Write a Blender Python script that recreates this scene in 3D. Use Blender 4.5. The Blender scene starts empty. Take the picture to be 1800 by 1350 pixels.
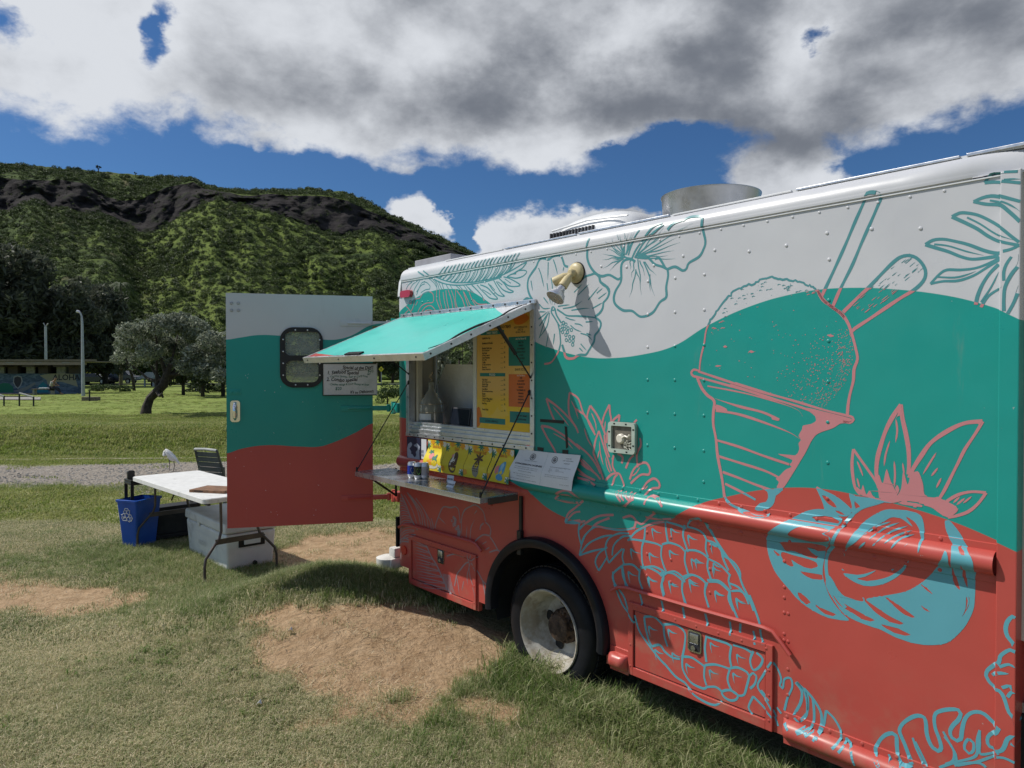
import bpy, bmesh, math, random
import numpy as np
from mathutils import Vector, Matrix, noise as mnoise
from mathutils.geometry import tessellate_polygon
random.seed(7); rng = np.random.default_rng(11)
R = math.radians
sc = bpy.context.scene
col = sc.collection

# ------------------------------------------------------------------ camera
FPX, HZ, CAMH = 1250.0, 655.0, 2.0          # focal length in photo pixels, horizon row, eye height
cam_d = bpy.data.cameras.new('camera'); cam = bpy.data.objects.new('camera', cam_d); col.objects.link(cam)
PITCH = math.atan((675-HZ)/FPX)
cam.location = (0, 0, CAMH); cam.rotation_euler = (math.pi/2-PITCH, 0, 0)
cam_d.sensor_width = 36; cam_d.lens = 36*FPX/1800; cam_d.clip_start = 0.05; cam_d.clip_end = 5000
sc.camera = cam

# ------------------------------------------------------------------ node helpers
class NT:
    """small wrapper that lets node maths be written as expressions"""
    def __init__(s, nt): s.nt = nt
    def n(s, t, **kw):
        nd = s.nt.nodes.new(t)
        for k, v in kw.items(): setattr(nd, k, v)
        return nd
    def put(s, sock, v):
        if isinstance(v, E): s.nt.links.new(v.s, sock)
        elif isinstance(v, bpy.types.NodeSocket): s.nt.links.new(v, sock)
        else:
            if isinstance(v, (tuple, list)) and len(v) == 3 and sock.type == 'RGBA': v = (*v, 1)
            sock.default_value = v
    def m(s, op, *a, clamp=False):
        nd = s.n('ShaderNodeMath', operation=op, use_clamp=clamp)
        for i, v in enumerate(a): s.put(nd.inputs[i], v)
        return E(s, nd.outputs[0])
    def noise(s, vec, scale, detail=4, rough=.55, dist=0., off=None, dim='3D'):
        nd = s.n('ShaderNodeTexNoise', noise_dimensions=dim)
        if off is not None: vec = s.vmath('ADD', vec, off)
        if vec is not None: s.put(nd.inputs['Vector'], vec)
        for k, v in (('Scale', scale), ('Detail', detail), ('Roughness', rough), ('Distortion', dist)): s.put(nd.inputs[k], v)
        return E(s, nd.outputs[0])
    def vmath(s, op, a, b):
        nd = s.n('ShaderNodeVectorMath', operation=op); s.put(nd.inputs[0], a); s.put(nd.inputs[1], b)
        return E(s, nd.outputs[0])
    def ramp(s, v, lo, hi, a=0., b=1., smooth=True):
        nd = s.n('ShaderNodeMapRange', interpolation_type='SMOOTHSTEP' if smooth else 'LINEAR')
        for i, x in enumerate((v, lo, hi, a, b)): s.put(nd.inputs[i], x)
        return E(s, nd.outputs[0])
    def mix(s, f, a, b, mode='MIX'):
        nd = s.n('ShaderNodeMix', data_type='RGBA', blend_type=mode)
        s.put(nd.inputs[0], f); s.put(nd.inputs[6], a); s.put(nd.inputs[7], b)
        return E(s, nd.outputs[2])
    def sep(s, v):
        nd = s.n('ShaderNodeSeparateXYZ'); s.put(nd.inputs[0], v); return [E(s, o) for o in nd.outputs]
    def comb(s, x, y, z):
        nd = s.n('ShaderNodeCombineXYZ')
        for i, v in enumerate((x, y, z)): s.put(nd.inputs[i], v)
        return E(s, nd.outputs[0])
    def attr(s, name):
        nd = s.n('ShaderNodeAttribute', attribute_name=name); return nd
class E:
    def __init__(e, t, s): e.t, e.s = t, s
    def __add__(e, o): return e.t.m('ADD', e, o)
    def __radd__(e, o): return e.t.m('ADD', o, e)
    def __sub__(e, o): return e.t.m('SUBTRACT', e, o)
    def __rsub__(e, o): return e.t.m('SUBTRACT', o, e)
    def __mul__(e, o): return e.t.m('MULTIPLY', e, o)
    def __rmul__(e, o): return e.t.m('MULTIPLY', o, e)
    def __truediv__(e, o): return e.t.m('DIVIDE', e, o)

# ------------------------------------------------------------------ sun direction (from the shadows on the truck side)
TH = math.atan(1090/FPX)
D = Vector((math.sin(TH), -math.cos(TH), 0)); NRM = Vector((-math.cos(TH), -math.sin(TH), 0)); R0 = Vector((-.978, 5.88, 0))
LDIR = (-NRM + D*1.277 - Vector((0, 0, 1.84))).normalized()          # the way sunlight travels
TOSUN = -LDIR
SUN_EL = math.asin(TOSUN.z); SUN_AZ = math.atan2(TOSUN.x, TOSUN.y)
sun_d = bpy.data.lights.new('sun', 'SUN'); sun_d.energy = 4.1; sun_d.angle = R(.53); sun_d.color = (1, .955, .88)
sun = bpy.data.objects.new('sun', sun_d); col.objects.link(sun)
sun.rotation_euler = TOSUN.to_track_quat('Z', 'Y').to_euler(); sun.location = (-20, 5, 30)

# ------------------------------------------------------------------ world: Nishita sky with procedural clouds
w = bpy.data.worlds.new('World'); sc.world = w; w.use_nodes = True
nt = w.node_tree; nt.nodes.clear(); t = NT(nt)
sky = t.n('ShaderNodeTexSky', sky_type='NISHITA', sun_disc=False, sun_elevation=SUN_EL, sun_rotation=SUN_AZ, altitude=0, air_density=1.0, dust_density=.35, ozone_density=2.6)
skyc = t.mix(1.0, E(t, sky.outputs[0]), (.52, .84, 1.20), 'MULTIPLY')
tc = t.n('ShaderNodeTexCoord'); dirv = E(t, tc.outputs['Generated'])
dx, dy, dz = t.sep(dirv)
az = t.m('ARCTAN2', dx, dy); el = t.m('ARCSINE', dz)
def gauss(a0, e0, ra, re, amp):
    u = (az-a0)/ra; v = (el-e0)/re
    return t.m('EXPONENT', (u*u+v*v)*-1.)*amp
def ae(px, py):
    x = (px-900)/FPX; y = 1.; z = -(py-675)/FPX
    c, s_ = math.cos(PITCH), math.sin(PITCH); y, z = y*c+z*s_, -y*s_+z*c
    return math.atan2(x, y), math.asin(z/math.sqrt(x*x+y*y+z*z))
wv = t.vmath('MULTIPLY', dirv, (1., 1., 1.5))
wa = t.noise(wv, 7., 6, .6, 0, (2, 8, 1)); wb = t.noise(wv, 7., 6, .6, 0, (6, 1, 9))
az0, el0 = az, el
az = az+(wa-.5)*.16; el = el+(wb-.5)*.11                        # ragged outlines
n1 = t.noise(wv, 4.6, 10, .56, .1, (3.1, 1.7, .4))
n2 = t.noise(wv, 17., 7, .62, .2, (7.7, 2.2, 5.4))
n3 = t.noise(wv, 3.2, 3, .5, 0, (1.3, 9.1, 4.2))
_, e1 = ae(900, 297)
bank = t.ramp(el, e1-.05, e1+.09, -.62, .95)
bank = bank*t.ramp(el, 1.15, .9, .0, 1.)                       # open sky overhead
for px, py, rx, ry, am in ((292, 40, 24, 60, -1.05), (268, 92, 26, 16, -.55), (10, 42, 52, 30, -1.05), (1455, 62, 24, 16, -1.0), (1165, 250, 75, 34, -1.3), (1060, 262, 40, 14, -.5), (480, 268, 50, 16, -.6), (330, 282, 60, 10, -.3), (610, 288, 60, 16, -.5), (20, 285, 60, 14, -.5), (1600, 290, 120, 20, -.6), (720, 290, 60, 16, .5), (940, 285, 50, 30, .4),
                         (738, 378, 44, 34, 1.6), (796, 400, 20, 40, -1.2), (985, 408, 110, 38, 1.9), (868, 434, 70, 36, 1.9), (1070, 392, 70, 28, 1.5), (1140, 382, 60, 28, 1.8), (1405, 318, 84, 56, 1.8), (1290, 345, 40, 14, .7)):
    a0, e0 = ae(px, py); bank = bank+gauss(a0, e0, rx/FPX, ry/FPX, am)
back = t.ramp(t.m('ABSOLUTE', az0), .85, 1.3, 0., 1.)            # outside the frame: scattered fair-weather cloud
gen = t.ramp(el0, .05, .25, -.35, .1)
bias = bank*(1.-back)+gen*back
dens = bias+(n1-.5)*1.5+(n2-.5)*1.15
mask = t.ramp(dens, -.12, .46)
mask = mask*t.ramp(el0, 0., .03)
thick = t.ramp(dens, .1, 1.3)
# light and dark of the clouds: lit towards the sun, grey where thick
n4 = t.noise(wv, 4.6, 10, .56, .1, (3.1+.05, 1.7, .4-.085))
relief = (n1-n4)*2.5+(n2-.5)*.45
sunside = t.ramp(az0, .35, -.35, -.12, .34)
lum = .74+relief+sunside-thick*.34+(n3-.5)*.9
for px, py, rx, ry, am in ((1095, 50, 90, 50, .55), (1400, 105, 75, 60, .5), (1560, 130, 130, 40, .28), (880, 60, 90, 60, .18), (560, 50, 200, 60, .30), (60, 150, 160, 80, .30), (1290, 60, 90, 60, -.22), (1080, 190, 190, 60, -.34), (1500, 235, 280, 50, -.32), (720, 150, 190, 50, -.26), (480, 185, 140, 36, -.14), (1000, 120, 80, 50, -.2), (830, 260, 60, 20, .2), (1700, 60, 100, 50, -.2),
                         (738, 372, 50, 30, .45), (985, 400, 160, 40, .45), (1400, 320, 70, 50, .45), (860, 424, 60, 30, .4)):
    a0, e0 = ae(px, py); lum = lum+gauss(a0, e0, rx/FPX, ry/FPX, am)
lum = t.ramp(lum, -.05, 1.2)
ccol = t.mix(lum, (.185, .205, .245), (.76, .79, .84))
bg1 = t.n('ShaderNodeBackground'); t.put(bg1.inputs[0], skyc); bg1.inputs[1].default_value = .061
bg2 = t.n('ShaderNodeBackground'); t.put(bg2.inputs[0], ccol); bg2.inputs[1].default_value = .92
mx = t.n('ShaderNodeMixShader'); t.put(mx.inputs[0], mask); nt.links.new(bg1.outputs[0], mx.inputs[1]); nt.links.new(bg2.outputs[0], mx.inputs[2])
wo = t.n('ShaderNodeOutputWorld'); nt.links.new(mx.outputs[0], wo.inputs[0])
w.cycles.sampling_method = 'MANUAL'; w.cycles.sample_map_resolution = 512

sc.view_settings.view_transform = 'Standard'; sc.view_settings.look = 'None'; sc.view_settings.exposure = 0; sc.view_settings.gamma = 1
try: sc.view_settings.use_curve_mapping = False
except Exception: pass
sc.render.engine = 'CYCLES'
sc.cycles.max_bounces = 6; sc.cycles.diffuse_bounces = 3; sc.cycles.glossy_bounces = 3; sc.cycles.transmission_bounces = 5; sc.cycles.transparent_max_bounces = 12
sc.cycles.use_denoising = True; sc.cycles.sample_clamp_indirect = 4; sc.cycles.caustics_reflective = False; sc.cycles.caustics_refractive = False

# ------------------------------------------------------------------ pixel <-> place helpers (a pixel of the photo becomes a point in the place)
def ray(u, v):
    x = (u-900)/FPX; z = -(v-675)/FPX; c, s_ = math.cos(PITCH), math.sin(PITCH)
    return Vector((x, c+z*s_, -s_+z*c))
CO = Vector((0, 0, CAMH))
def wallp(u, v, n=0.):
    """pixel -> (s, z) on the plane n metres outside the truck's side"""
    r = ray(u, v); o = R0+NRM*n; k = (o-CO).dot(NRM)/r.dot(NRM); P = CO+r*k
    return (P-R0).dot(D), P.z
def at(u, v, Y):
    r = ray(u, v); return CO+r*(Y/r.y)
def gp(u, v, z=0.):
    r = ray(u, v); k = (z-CAMH)/r.z; return CO+r*k

# ------------------------------------------------------------------ object helpers
def tag(o, label=None, cat=None, group=None, kind=None):
    if label: o['label'] = label
    if cat: o['category'] = cat
    if group: o['group'] = group
    if kind: o['kind'] = kind
    return o
def empty(name, loc=(0, 0, 0), rz=0., label=None, cat=None, group=None, parent=None):
    o = bpy.data.objects.new(name, None); col.objects.link(o); o.location = loc; o.rotation_euler = (0, 0, rz); o.empty_display_size = .2
    if parent: o.parent = parent
    return tag(o, label, cat, group)
def copy_tree(o, parent=None):
    c = o.copy(); col.objects.link(c); c.parent = parent
    for ch in o.children: copy_tree(ch, c)
    return c
class MB:
    """collects shapes and links them as one mesh object"""
    def __init__(s): s.v = []; s.f = []; s.mi = []; s.M = Matrix.Identity(4); s.cur = 0; s.sm = []
    def add(s, vs, fs, smooth=False):
        b = len(s.v); s.v += [tuple(s.M @ Vector(p)) for p in vs]
        for f in fs: s.f.append(tuple(b+i for i in f)); s.mi.append(s.cur); s.sm.append(smooth)
        return s
    def box(s, a, b, bev=0.):
        x0, y0, z0 = a; x1, y1, z1 = b
        if x0 > x1: x0, x1 = x1, x0
        if y0 > y1: y0, y1 = y1, y0
        if z0 > z1: z0, z1 = z1, z0
        if bev <= 0:
            v = [(x, y, z) for z in (z0, z1) for y in (y0, y1) for x in (x0, x1)]
            return s.add(v, [(0, 2, 3, 1), (4, 5, 7, 6), (0, 1, 5, 4), (2, 6, 7, 3), (0, 4, 6, 2), (1, 3, 7, 5)])
        bm = bmesh.new(); bmesh.ops.create_cube(bm, size=1)
        for p in bm.verts: p.co = Vector((x0+(p.co.x+.5)*(x1-x0), y0+(p.co.y+.5)*(y1-y0), z0+(p.co.z+.5)*(z1-z0)))
        bmesh.ops.bevel(bm, geom=bm.edges[:], offset=bev, segments=2, affect='EDGES', profile=.6)
        return s.bm(bm)
    def bm(s, bm, smooth=False):
        bm.verts.index_update(); s.add([p.co.copy() for p in bm.verts], [[q.index for q in f.verts] for f in bm.faces], smooth); bm.free(); return s
    def tube(s, pts, r, seg=8, cap=True, closed=False):
        pts = [Vector(p) for p in pts]; n = len(pts); rs = r if isinstance(r, (list, tuple)) else [r]*n
        vs = []; up = None
        for i, p in enumerate(pts):
            if closed: tg = pts[(i+1) % n]-pts[i-1]
            else: tg = pts[min(i+1, n-1)]-pts[max(i-1, 0)]
            tg.normalize()
            if up is None: up = Vector((0, 0, 1)) if abs(tg.z) < .9 else Vector((1, 0, 0))
            a = tg.cross(up)
            if a.length < 1e-5: a = tg.cross(Vector((1, 0, 0)))
            a.normalize(); b = a.cross(tg).normalized(); up = b
            for k in range(seg):
                q = 2*math.pi*k/seg; vs.append(p+a*math.cos(q)*rs[i]+b*math.sin(q)*rs[i])
        fs = []
        for i in range(n if closed else n-1):
            j = (i+1) % n
            for k in range(seg): fs.append((i*seg+k, i*seg+(k+1) % seg, j*seg+(k+1) % seg, j*seg+k))
        if cap and not closed: fs += [tuple(range(seg))[::-1], tuple((n-1)*seg+k for k in range(seg))]
        return s.add(vs, fs, True)
    def lathe(s, prof, c=(0, 0, 0), axis='Z', seg=24, a0=0., a1=2*math.pi):
        """prof: list of (radius, height)"""
        full = abs(a1-a0-2*math.pi) < 1e-6; m = seg if full else seg+1; vs = []
        for r_, h in prof:
            for k in range(m):
                q = a0+(a1-a0)*k/seg; x, y = r_*math.cos(q), r_*math.sin(q)
                p = {'Z': (x, y, h), 'Y': (x, h, y), 'X': (h, x, y)}[axis]
                vs.append((p[0]+c[0], p[1]+c[1], p[2]+c[2]))
        fs = []
        for i in range(len(prof)-1):
            for k in range(m if full else seg): fs.append((i*m+k, i*m+(k+1) % m, (i+1)*m+(k+1) % m, (i+1)*m+k))
        return s.add(vs, fs, True)
    def prism(s, poly, fn, d0, d1):
        """extrude a 2D outline; fn(a, b, d) places it"""
        n = len(poly); vs = [fn(a, b, d0) for a, b in poly]+[fn(a, b, d1) for a, b in poly]
        fs = [tuple(range(n))[::-1], tuple(range(n, 2*n))]+[(i, (i+1) % n, n+(i+1) % n, n+i) for i in range(n)]
        return s.add(vs, fs)
    def tess(s, loops, fn):
        """flat polygon with holes; loops of (a, b); fn(a, b) -> point"""
        fl = [p for l in loops for p in l]
        tr = tessellate_polygon([[Vector((a, b, 0)) for a, b in l] for l in loops])
        return s.add([fn(a, b) for a, b in fl], [tuple(x) for x in tr])
    def mesh(s, name):
        me = bpy.data.meshes.new(name); me.from_pydata(s.v, [], s.f)
        me.polygons.foreach_set('material_index', s.mi); me.polygons.foreach_set('use_smooth', s.sm); me.update(); return me
    def build(s, name, mats, parent=None, label=None, autos=True, fixn=True):
        me = s.mesh(name)
        for m in (mats if isinstance(mats, (list, tuple)) else [mats]): me.materials.append(m)
        if fixn:
            bm = bmesh.new(); bm.from_mesh(me); bmesh.ops.recalc_face_normals(bm, faces=bm.faces); bm.to_mesh(me); bm.free()
        if autos and any(s.sm):
            try: me.set_sharp_from_angle(angle=R(40))
            except Exception: pass
        o = bpy.data.objects.new(name, me); col.objects.link(o)
        if parent: o.parent = parent
        if label: o['label'] = label
        return o
def rrect(x0, y0, x1, y1, r, n=5):
    o = []
    for cx, cy, a in ((x1-r, y1-r, 0), (x0+r, y1-r, 90), (x0+r, y0+r, 180), (x1-r, y0+r, 270)):
        for k in range(n+1): q = R(a+90*k/n); o.append((cx+r*math.cos(q), cy+r*math.sin(q)))
    return o
def crom(pts, step):
    """Catmull-Rom through the points, resampled"""
    if len(pts) < 3:
        a, b = pts[0], pts[-1]; L = math.dist(a, b); n = max(1, int(L/step)); return [(a[0]+(b[0]-a[0])*i/n, a[1]+(b[1]-a[1])*i/n) for i in range(n+1)]
    out = []
    closed = math.dist(pts[0], pts[-1]) < 1e-6
    for i in range(len(pts)-1):
        p1, p2 = pts[i], pts[i+1]
        p0 = pts[i-1] if i else (pts[-2] if closed else p1); p3 = pts[i+2] if i+2 < len(pts) else (pts[1] if closed else p2)
        n = max(1, int(math.dist(p1, p2)/step))
        for k in range(n):
            u = k/n; u2 = u*u; u3 = u2*u
            out.append(tuple(.5*((2*p1[j])+(-p0[j]+p2[j])*u+(2*p0[j]-5*p1[j]+4*p2[j]-p3[j])*u2+(-p0[j]+3*p1[j]-3*p2[j]+p3[j])*u3) for j in (0, 1)))
    out.append(pts[-1]); return out
def text(body, size, mat, parent, name='lettering', loc=(0, 0, 0), rot=None, align='LEFT', bold=0., shear=0., sx=1., M=None, spacing=1.):
    cu = bpy.data.curves.new('t', 'FONT'); cu.body = body; cu.size = size; cu.align_x = align; cu.resolution_u = 2; cu.offset = bold; cu.shear = shear; cu.space_character = spacing
    ob = bpy.data.objects.new('t', cu); me = bpy.data.meshes.new_from_object(ob); bpy.data.objects.remove(ob); bpy.data.curves.remove(cu)
    me.transform(Matrix.Diagonal((sx, 1, 1, 1)))
    me.transform((M if M is not None else Matrix.Identity(4)) @ Matrix.Translation(loc))
    me.materials.clear(); me.materials.append(mat); me.name = name
    return me
def join_meshes(mes, name, mat, parent):
    v, f = [], []
    for me in mes:
        b = len(v); v += [tuple(x.co) for x in me.vertices]; f += [tuple(b+i for i in p.vertices) for p in me.polygons]
    me = bpy.data.meshes.new(name); me.from_pydata(v, [], f); me.materials.append(mat); me.update()
    o = bpy.data.objects.new(name, me); col.objects.link(o); o.parent = parent
    for m_ in mes: bpy.data.meshes.remove(m_)
    return o

# ------------------------------------------------------------------ materials
def mat(name, c, rough=.5, metal=0., var=.12, vs=6., bump=0., bs=60., spec=.5, coat=0., dirt=None, ds=3., trans=0., ior=1.45, c2=None, detail=5, alpha=1.):
    m = bpy.data.materials.new(name); m.use_nodes = True; nt = m.node_tree; t = NT(nt); b = nt.nodes['Principled BSDF']
    pos = E(t, t.n('ShaderNodeNewGeometry').outputs['Position'])
    n = t.noise(pos, vs, detail, .6)
    hi = tuple(min(1, x*(1+var)) for x in c); lo = tuple(x*(1-var) for x in c)
    cc = t.mix(t.ramp(n, .3, .7), lo, hi)
    if c2: cc = t.mix(t.ramp(t.noise(pos, vs*.6, 6, .65, 0, (5, 3, 1)), .45, .62), cc, c2)
    if dirt:
        d = t.noise(pos, ds, 8, .7, .4, (2, 8, 4)); cc = t.mix(t.ramp(d, .56, .72, 0., .75), cc, dirt)
    t.put(b.inputs['Base Color'], cc)
    t.put(b.inputs['Roughness'], t.ramp(t.noise(pos, vs*2.3, 4, .6, 0, (9, 1, 2)), .3, .7, max(0, rough-.08), min(1, rough+.08)))
    b.inputs['Metallic'].default_value = metal; b.inputs['IOR'].default_value = ior
    b.inputs['Specular IOR Level'].default_value = spec; b.inputs['Coat Weight'].default_value = coat; b.inputs['Coat Roughness'].default_value = .15
    b.inputs['Transmission Weight'].default_value = trans; b.inputs['Alpha'].default_value = alpha
    if bump:
        bp = t.n('ShaderNodeBump'); bp.inputs['Strength'].default_value = bump; bp.inputs['Distance'].default_value = .01
        t.put(bp.inputs['Height'], t.noise(pos, bs, 6, .6)); nt.links.new(bp.outputs[0], b.inputs['Normal'])
    return m
M = {}
M['white_paint'] = mat('white_paint', (.72, .73, .74), .35, var=.04, vs=2, coat=.2, dirt=(.5, .48, .44), ds=1.3)
M['cream'] = mat('cream_wall', (.66, .62, .54), .5, var=.05)
M['alu'] = mat('brushed_aluminium', (.62, .63, .65), .35, .85, var=.08, vs=14)
M['alu_dull'] = mat('weathered_aluminium', (.42, .43, .45), .45, .75, var=.15, vs=9)
M['steel'] = mat('steel', (.5, .51, .53), .28, .95, var=.15, vs=8, dirt=(.18, .17, .17), ds=2.2)
M['chrome'] = mat('chrome', (.75, .75, .76), .08, 1., var=.03)
M['black'] = mat('black_plastic', (.012, .012, .013), .45, var=.3)
M['rubber'] = mat('rubber', (.010, .011, .014), .55, var=.3, vs=5, bump=.15, spec=.25)
M['fender'] = mat('fender_rubber', (.007, .009, .014), .42, var=.2, vs=5, spec=.3)
M['rimwhite'] = mat('rim_white', (.50, .48, .43), .55, var=.22, vs=7, c2=(.30, .26, .20), dirt=(.11, .075, .05), ds=9, bump=.15)
M['rust'] = mat('rusty_hub', (.055, .035, .024), .8, var=.5, c2=(.16, .10, .06), vs=20, bump=.5, bs=90)
M['under'] = mat('underbody', (.02, .02, .02), .8, var=.3)
M['glass'] = mat('window_glass', (.75, .8, .78), .12, var=.05, trans=.75, ior=1.3, spec=.5)
M['paper'] = mat('paper', (.72, .74, .78), .7, var=.04, vs=8)
M['ink'] = mat('ink', (.02, .02, .025), .6)
M['ink_grey'] = mat('ink_grey', (.16, .16, .17), .6)
M['ink_green'] = mat('ink_green', (.03, .16, .11), .6)
M['txt_white'] = mat('white_print', (.8, .8, .78), .6)
M['tape'] = mat('black_tape', (.010, .010, .011), .4)
M['whiteboard'] = mat('whiteboard_face', (.60, .60, .62), .3, var=.05, vs=6, dirt=(.45, .48, .46), ds=6)
M['table'] = mat('table_plastic', (.74, .74, .72), .45, var=.06, vs=12, bump=.2, bs=180, dirt=(.45, .45, .42), ds=6)
M['legmetal'] = mat('grey_brown_tube', (.10, .085, .075), .4, .5, var=.2)
M['cooler'] = mat('cooler_plastic', (.70, .71, .70), .42, var=.05, dirt=(.40, .37, .32), ds=4)
M['blue'] = mat('blue_bin_plastic', (.012, .085, .42), .4, var=.08, bump=.05)
M['wood_board'] = mat('cutting_board', (.20, .10, .05), .55, var=.35, vs=18)
M['wood_grey'] = mat('weathered_wood', (.16, .13, .10), .8, var=.4, vs=12, bump=.3)
M['concrete'] = mat('concrete', (.26, .25, .23), .85, var=.2, vs=7, bump=.3)
M['red_lens'] = mat('red_lens', (.45, .01, .02), .15, coat=.6)
M['red_mark'] = mat('red_reflector', (.6, .03, .02), .3)
M['amber'] = mat('cream_plastic', (.55, .46, .26), .45, var=.1, dirt=(.25, .2, .12), ds=14)
M['yellow_sign'] = mat('yellow_sign', (.75, .62, .03), .4)
M['grille'] = mat('grille_dark', (.03, .03, .035), .6)
M['ring'] = mat('sheet_steel_ring', (.40, .41, .43), .33, .85, var=.10, vs=4, dirt=(.20, .20, .21), ds=1.6)
M['galv'] = mat('galvanised_pole', (.42, .43, .45), .5, .4, var=.1)
M['shelf'] = mat('shelf_steel', (.50, .51, .53), .27, .8, var=.06, vs=5)
# ------------------------------------------------------------------ ground
def sstep(a, b, x): u = np.clip((x-a)/(b-a), 0, 1); return u*u*(3-2*u)
def vnoise(x, y, f, seed=0):
    """smooth lattice noise 0..1, vectorised"""
    r_ = np.random.default_rng(seed+100); P = r_.random((64, 64))
    X = np.asarray(x, float)*f+seed*3.7; Y = np.asarray(y, float)*f+seed*1.3
    i = np.floor(X).astype(int); j = np.floor(Y).astype(int); u = X-i; v = Y-j; u = u*u*(3-2*u); v = v*v*(3-2*v)
    g = lambda a, b: P[a % 64, b % 64]
    return (g(i, j)*(1-u)+g(i+1, j)*u)*(1-v)+(g(i, j+1)*(1-u)+g(i+1, j+1)*u)*v
def fbm(x, y, f, seed=0, o=4):
    s = 0; a = .5; n = 0
    for k in range(o): s = s+a*vnoise(x, y, f*2**k, seed+k); n += a; a *= .55
    return s/n
def G(x, y):
    x = np.asarray(x, float); y = np.asarray(y, float)
    z = .26*np.exp(-(((x+1.3)/1.15)**2+((y-5.6)/.85)**2))+.15*np.exp(-(((x+1.55)/.75)**2+((y-5.82)/.24)**2))
    b = 18.3+.5*np.sin(x*.21+1)+.04*x
    z = z+.42*sstep(b, b+2.6, y)*(.85+.3*vnoise(x, y, .25, 77))
    z = z+(fbm(x, y, .35, 3, 3)-.5)*.10*sstep(3, 9, y)
    z = z+(fbm(x, y, 2.6, 5, 3)-.5)*.035
    z = z+(fbm(x, y, .05, 9, 2)-.5)*.25*sstep(25, 60, y)*(1-sstep(90, 130, y))
    z = z+.0*y
    return z
def g1(x, y): return float(G(x, y))
def DIRT(x, y):
    """bare sand, 0..1"""
    d = 0
    for cx, cy, rx, ry, am in ((-.90, 4.90, .84, .50, 1.2), (-.42, 4.95, .42, .38, .5), (-1.95, 7.9, .85, .85, 1.25), (-1.4, 8.6, .8, .8, .6), (-4.0, 6.25, 1.0, .48, 1.0), (-5.3, 6.6, .9, .6, .8), (-2.0, 5.35, .35, .12, .35), (-3.2, 5.35, .25, .12, .35), (-1.75, 5.25, .3, .12, .35), (-2.6, 3.7, .3, .1, .3), (-1.2, 3.5, .35, .12, .3), (-.6, 4.1, .8, .25, .3), (.3, 3.3, .5, .3, .2), (-3.6, 11.3, 2.5, .5, .5), (-4.6, 10.2, .8, .3, .35)):
        d = d+am*np.exp(-(((x-cx)/rx)**2+((y-cy)/ry)**2)**1.4)
    d = d*1.15+(fbm(x, y, 1.6, 21, 5)-.5)*1.3+(fbm(x, y, 7., 27, 3)-.5)*.75
    d = d-.9*np.exp(-(((x+1.5)/1.0)**2+((y-5.85)/.36)**2))-.5*np.exp(-(((x+2.9)/.7)**2+((y-6.6)/.6)**2))
    return sstep(.10, .84, d)
def PATHM(x, y):
    c = 14.1+.10*(x+6)+.25*np.sin(x*.5); hw = 1.75+.25*np.sin(x*.9+1)
    e = np.abs(y-c)+(fbm(x, y, .9, 31, 4)-.5)*1.1
    return 1-sstep(hw-.25, hw+.3, e)
def ground_grid(xs, ys):
    X, Y = np.meshgrid(xs, ys); Z = G(X, Y); v = np.stack([X, Y, Z], -1).reshape(-1, 3)
    nx, ny = len(xs), len(ys); i = np.arange(nx*ny).reshape(ny, nx)
    f = np.stack([i[:-1, :-1], i[:-1, 1:], i[1:, 1:], i[1:, :-1]], -1).reshape(-1, 4)
    return v, f
xs = np.unique(np.concatenate([-np.geomspace(9, 1500, 46)[::-1], np.arange(-9, 4.5, .07), np.geomspace(4.5, 1500, 46)]))
ys = np.unique(np.concatenate([-np.geomspace(1, 900, 16)[::-1], np.arange(-1, 2.4, .3), np.arange(2.4, 9.5, .07), np.arange(9.5, 24, .2), np.geomspace(24, 1600, 60)]))
v, f = ground_grid(xs, ys)
me = bpy.data.meshes.new('ground'); me.from_pydata(v.tolist(), [], f.tolist()); me.polygons.foreach_set('use_smooth', [True]*len(f))
dm = DIRT(v[:, 0], v[:, 1]); pm = PATHM(v[:, 0], v[:, 1])
me.attributes.new('dirt', 'FLOAT', 'POINT').data.foreach_set('value', dm.astype(np.float32))
me.attributes.new('path', 'FLOAT', 'POINT').data.foreach_set('value', pm.astype(np.float32))
ground = bpy.data.objects.new('ground', me); col.objects.link(ground); tag(ground, kind='structure')
m = bpy.data.materials.new('lawn_and_sand'); m.use_nodes = True; nt = m.node_tree; t = NT(nt); b = nt.nodes['Principled BSDF']
pos = E(t, t.n('ShaderNodeNewGeometry').outputs['Position'])
dirt = E(t, t.attr('dirt').outputs['Fac']); path = E(t, t.attr('path').outputs['Fac'])
px_, py_, pz_ = t.sep(pos)
fine = t.noise(pos, 55, 8, .7); mid = t.noise(pos, 5, 7, .65, .3); big = t.noise(pos, .32, 6, .62, .4, (4, 4, 0))
far = t.ramp(py_, 7., 16.)
streak = t.noise(t.vmath('MULTIPLY', pos, (.25, 1.5, 1.)), 1.2, 6, .65)
g_near = t.mix(t.ramp(fine, .3, .7), (.175, .18, .085), (.40, .35, .22))
g_near = t.mix(t.ramp(mid, .45, .68, 0., .5), g_near, (.13, .155, .06))
g_far = t.mix(t.ramp(streak, .3, .72), (.17, .23, .045), (.26, .31, .085))
g_far = t.mix(t.ramp(big, .42, .62, 0., .5), g_far, (.12, .16, .035))
g_far = t.mix(t.ramp(t.noise(pos, 1.6, 8, .7, .3), .45, .75, 0., .35), g_far, (.07, .10, .025))
grass = t.mix(far, g_near, g_far)
sand = t.mix(t.ramp(t.noise(pos, 9, 8, .7, .5), .3, .7), (.31, .205, .115), (.46, .325, .20))
sand = t.mix(t.ramp(t.noise(pos, 2.2, 5, .6, 0, (3, 3, 3)), .5, .75, 0., .5), sand, (.26, .15, .085))
grav = t.mix(t.ramp(t.noise(pos, 28, 4, .8), .35, .65), (.19, .165, .14), (.46, .41, .35))
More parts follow.
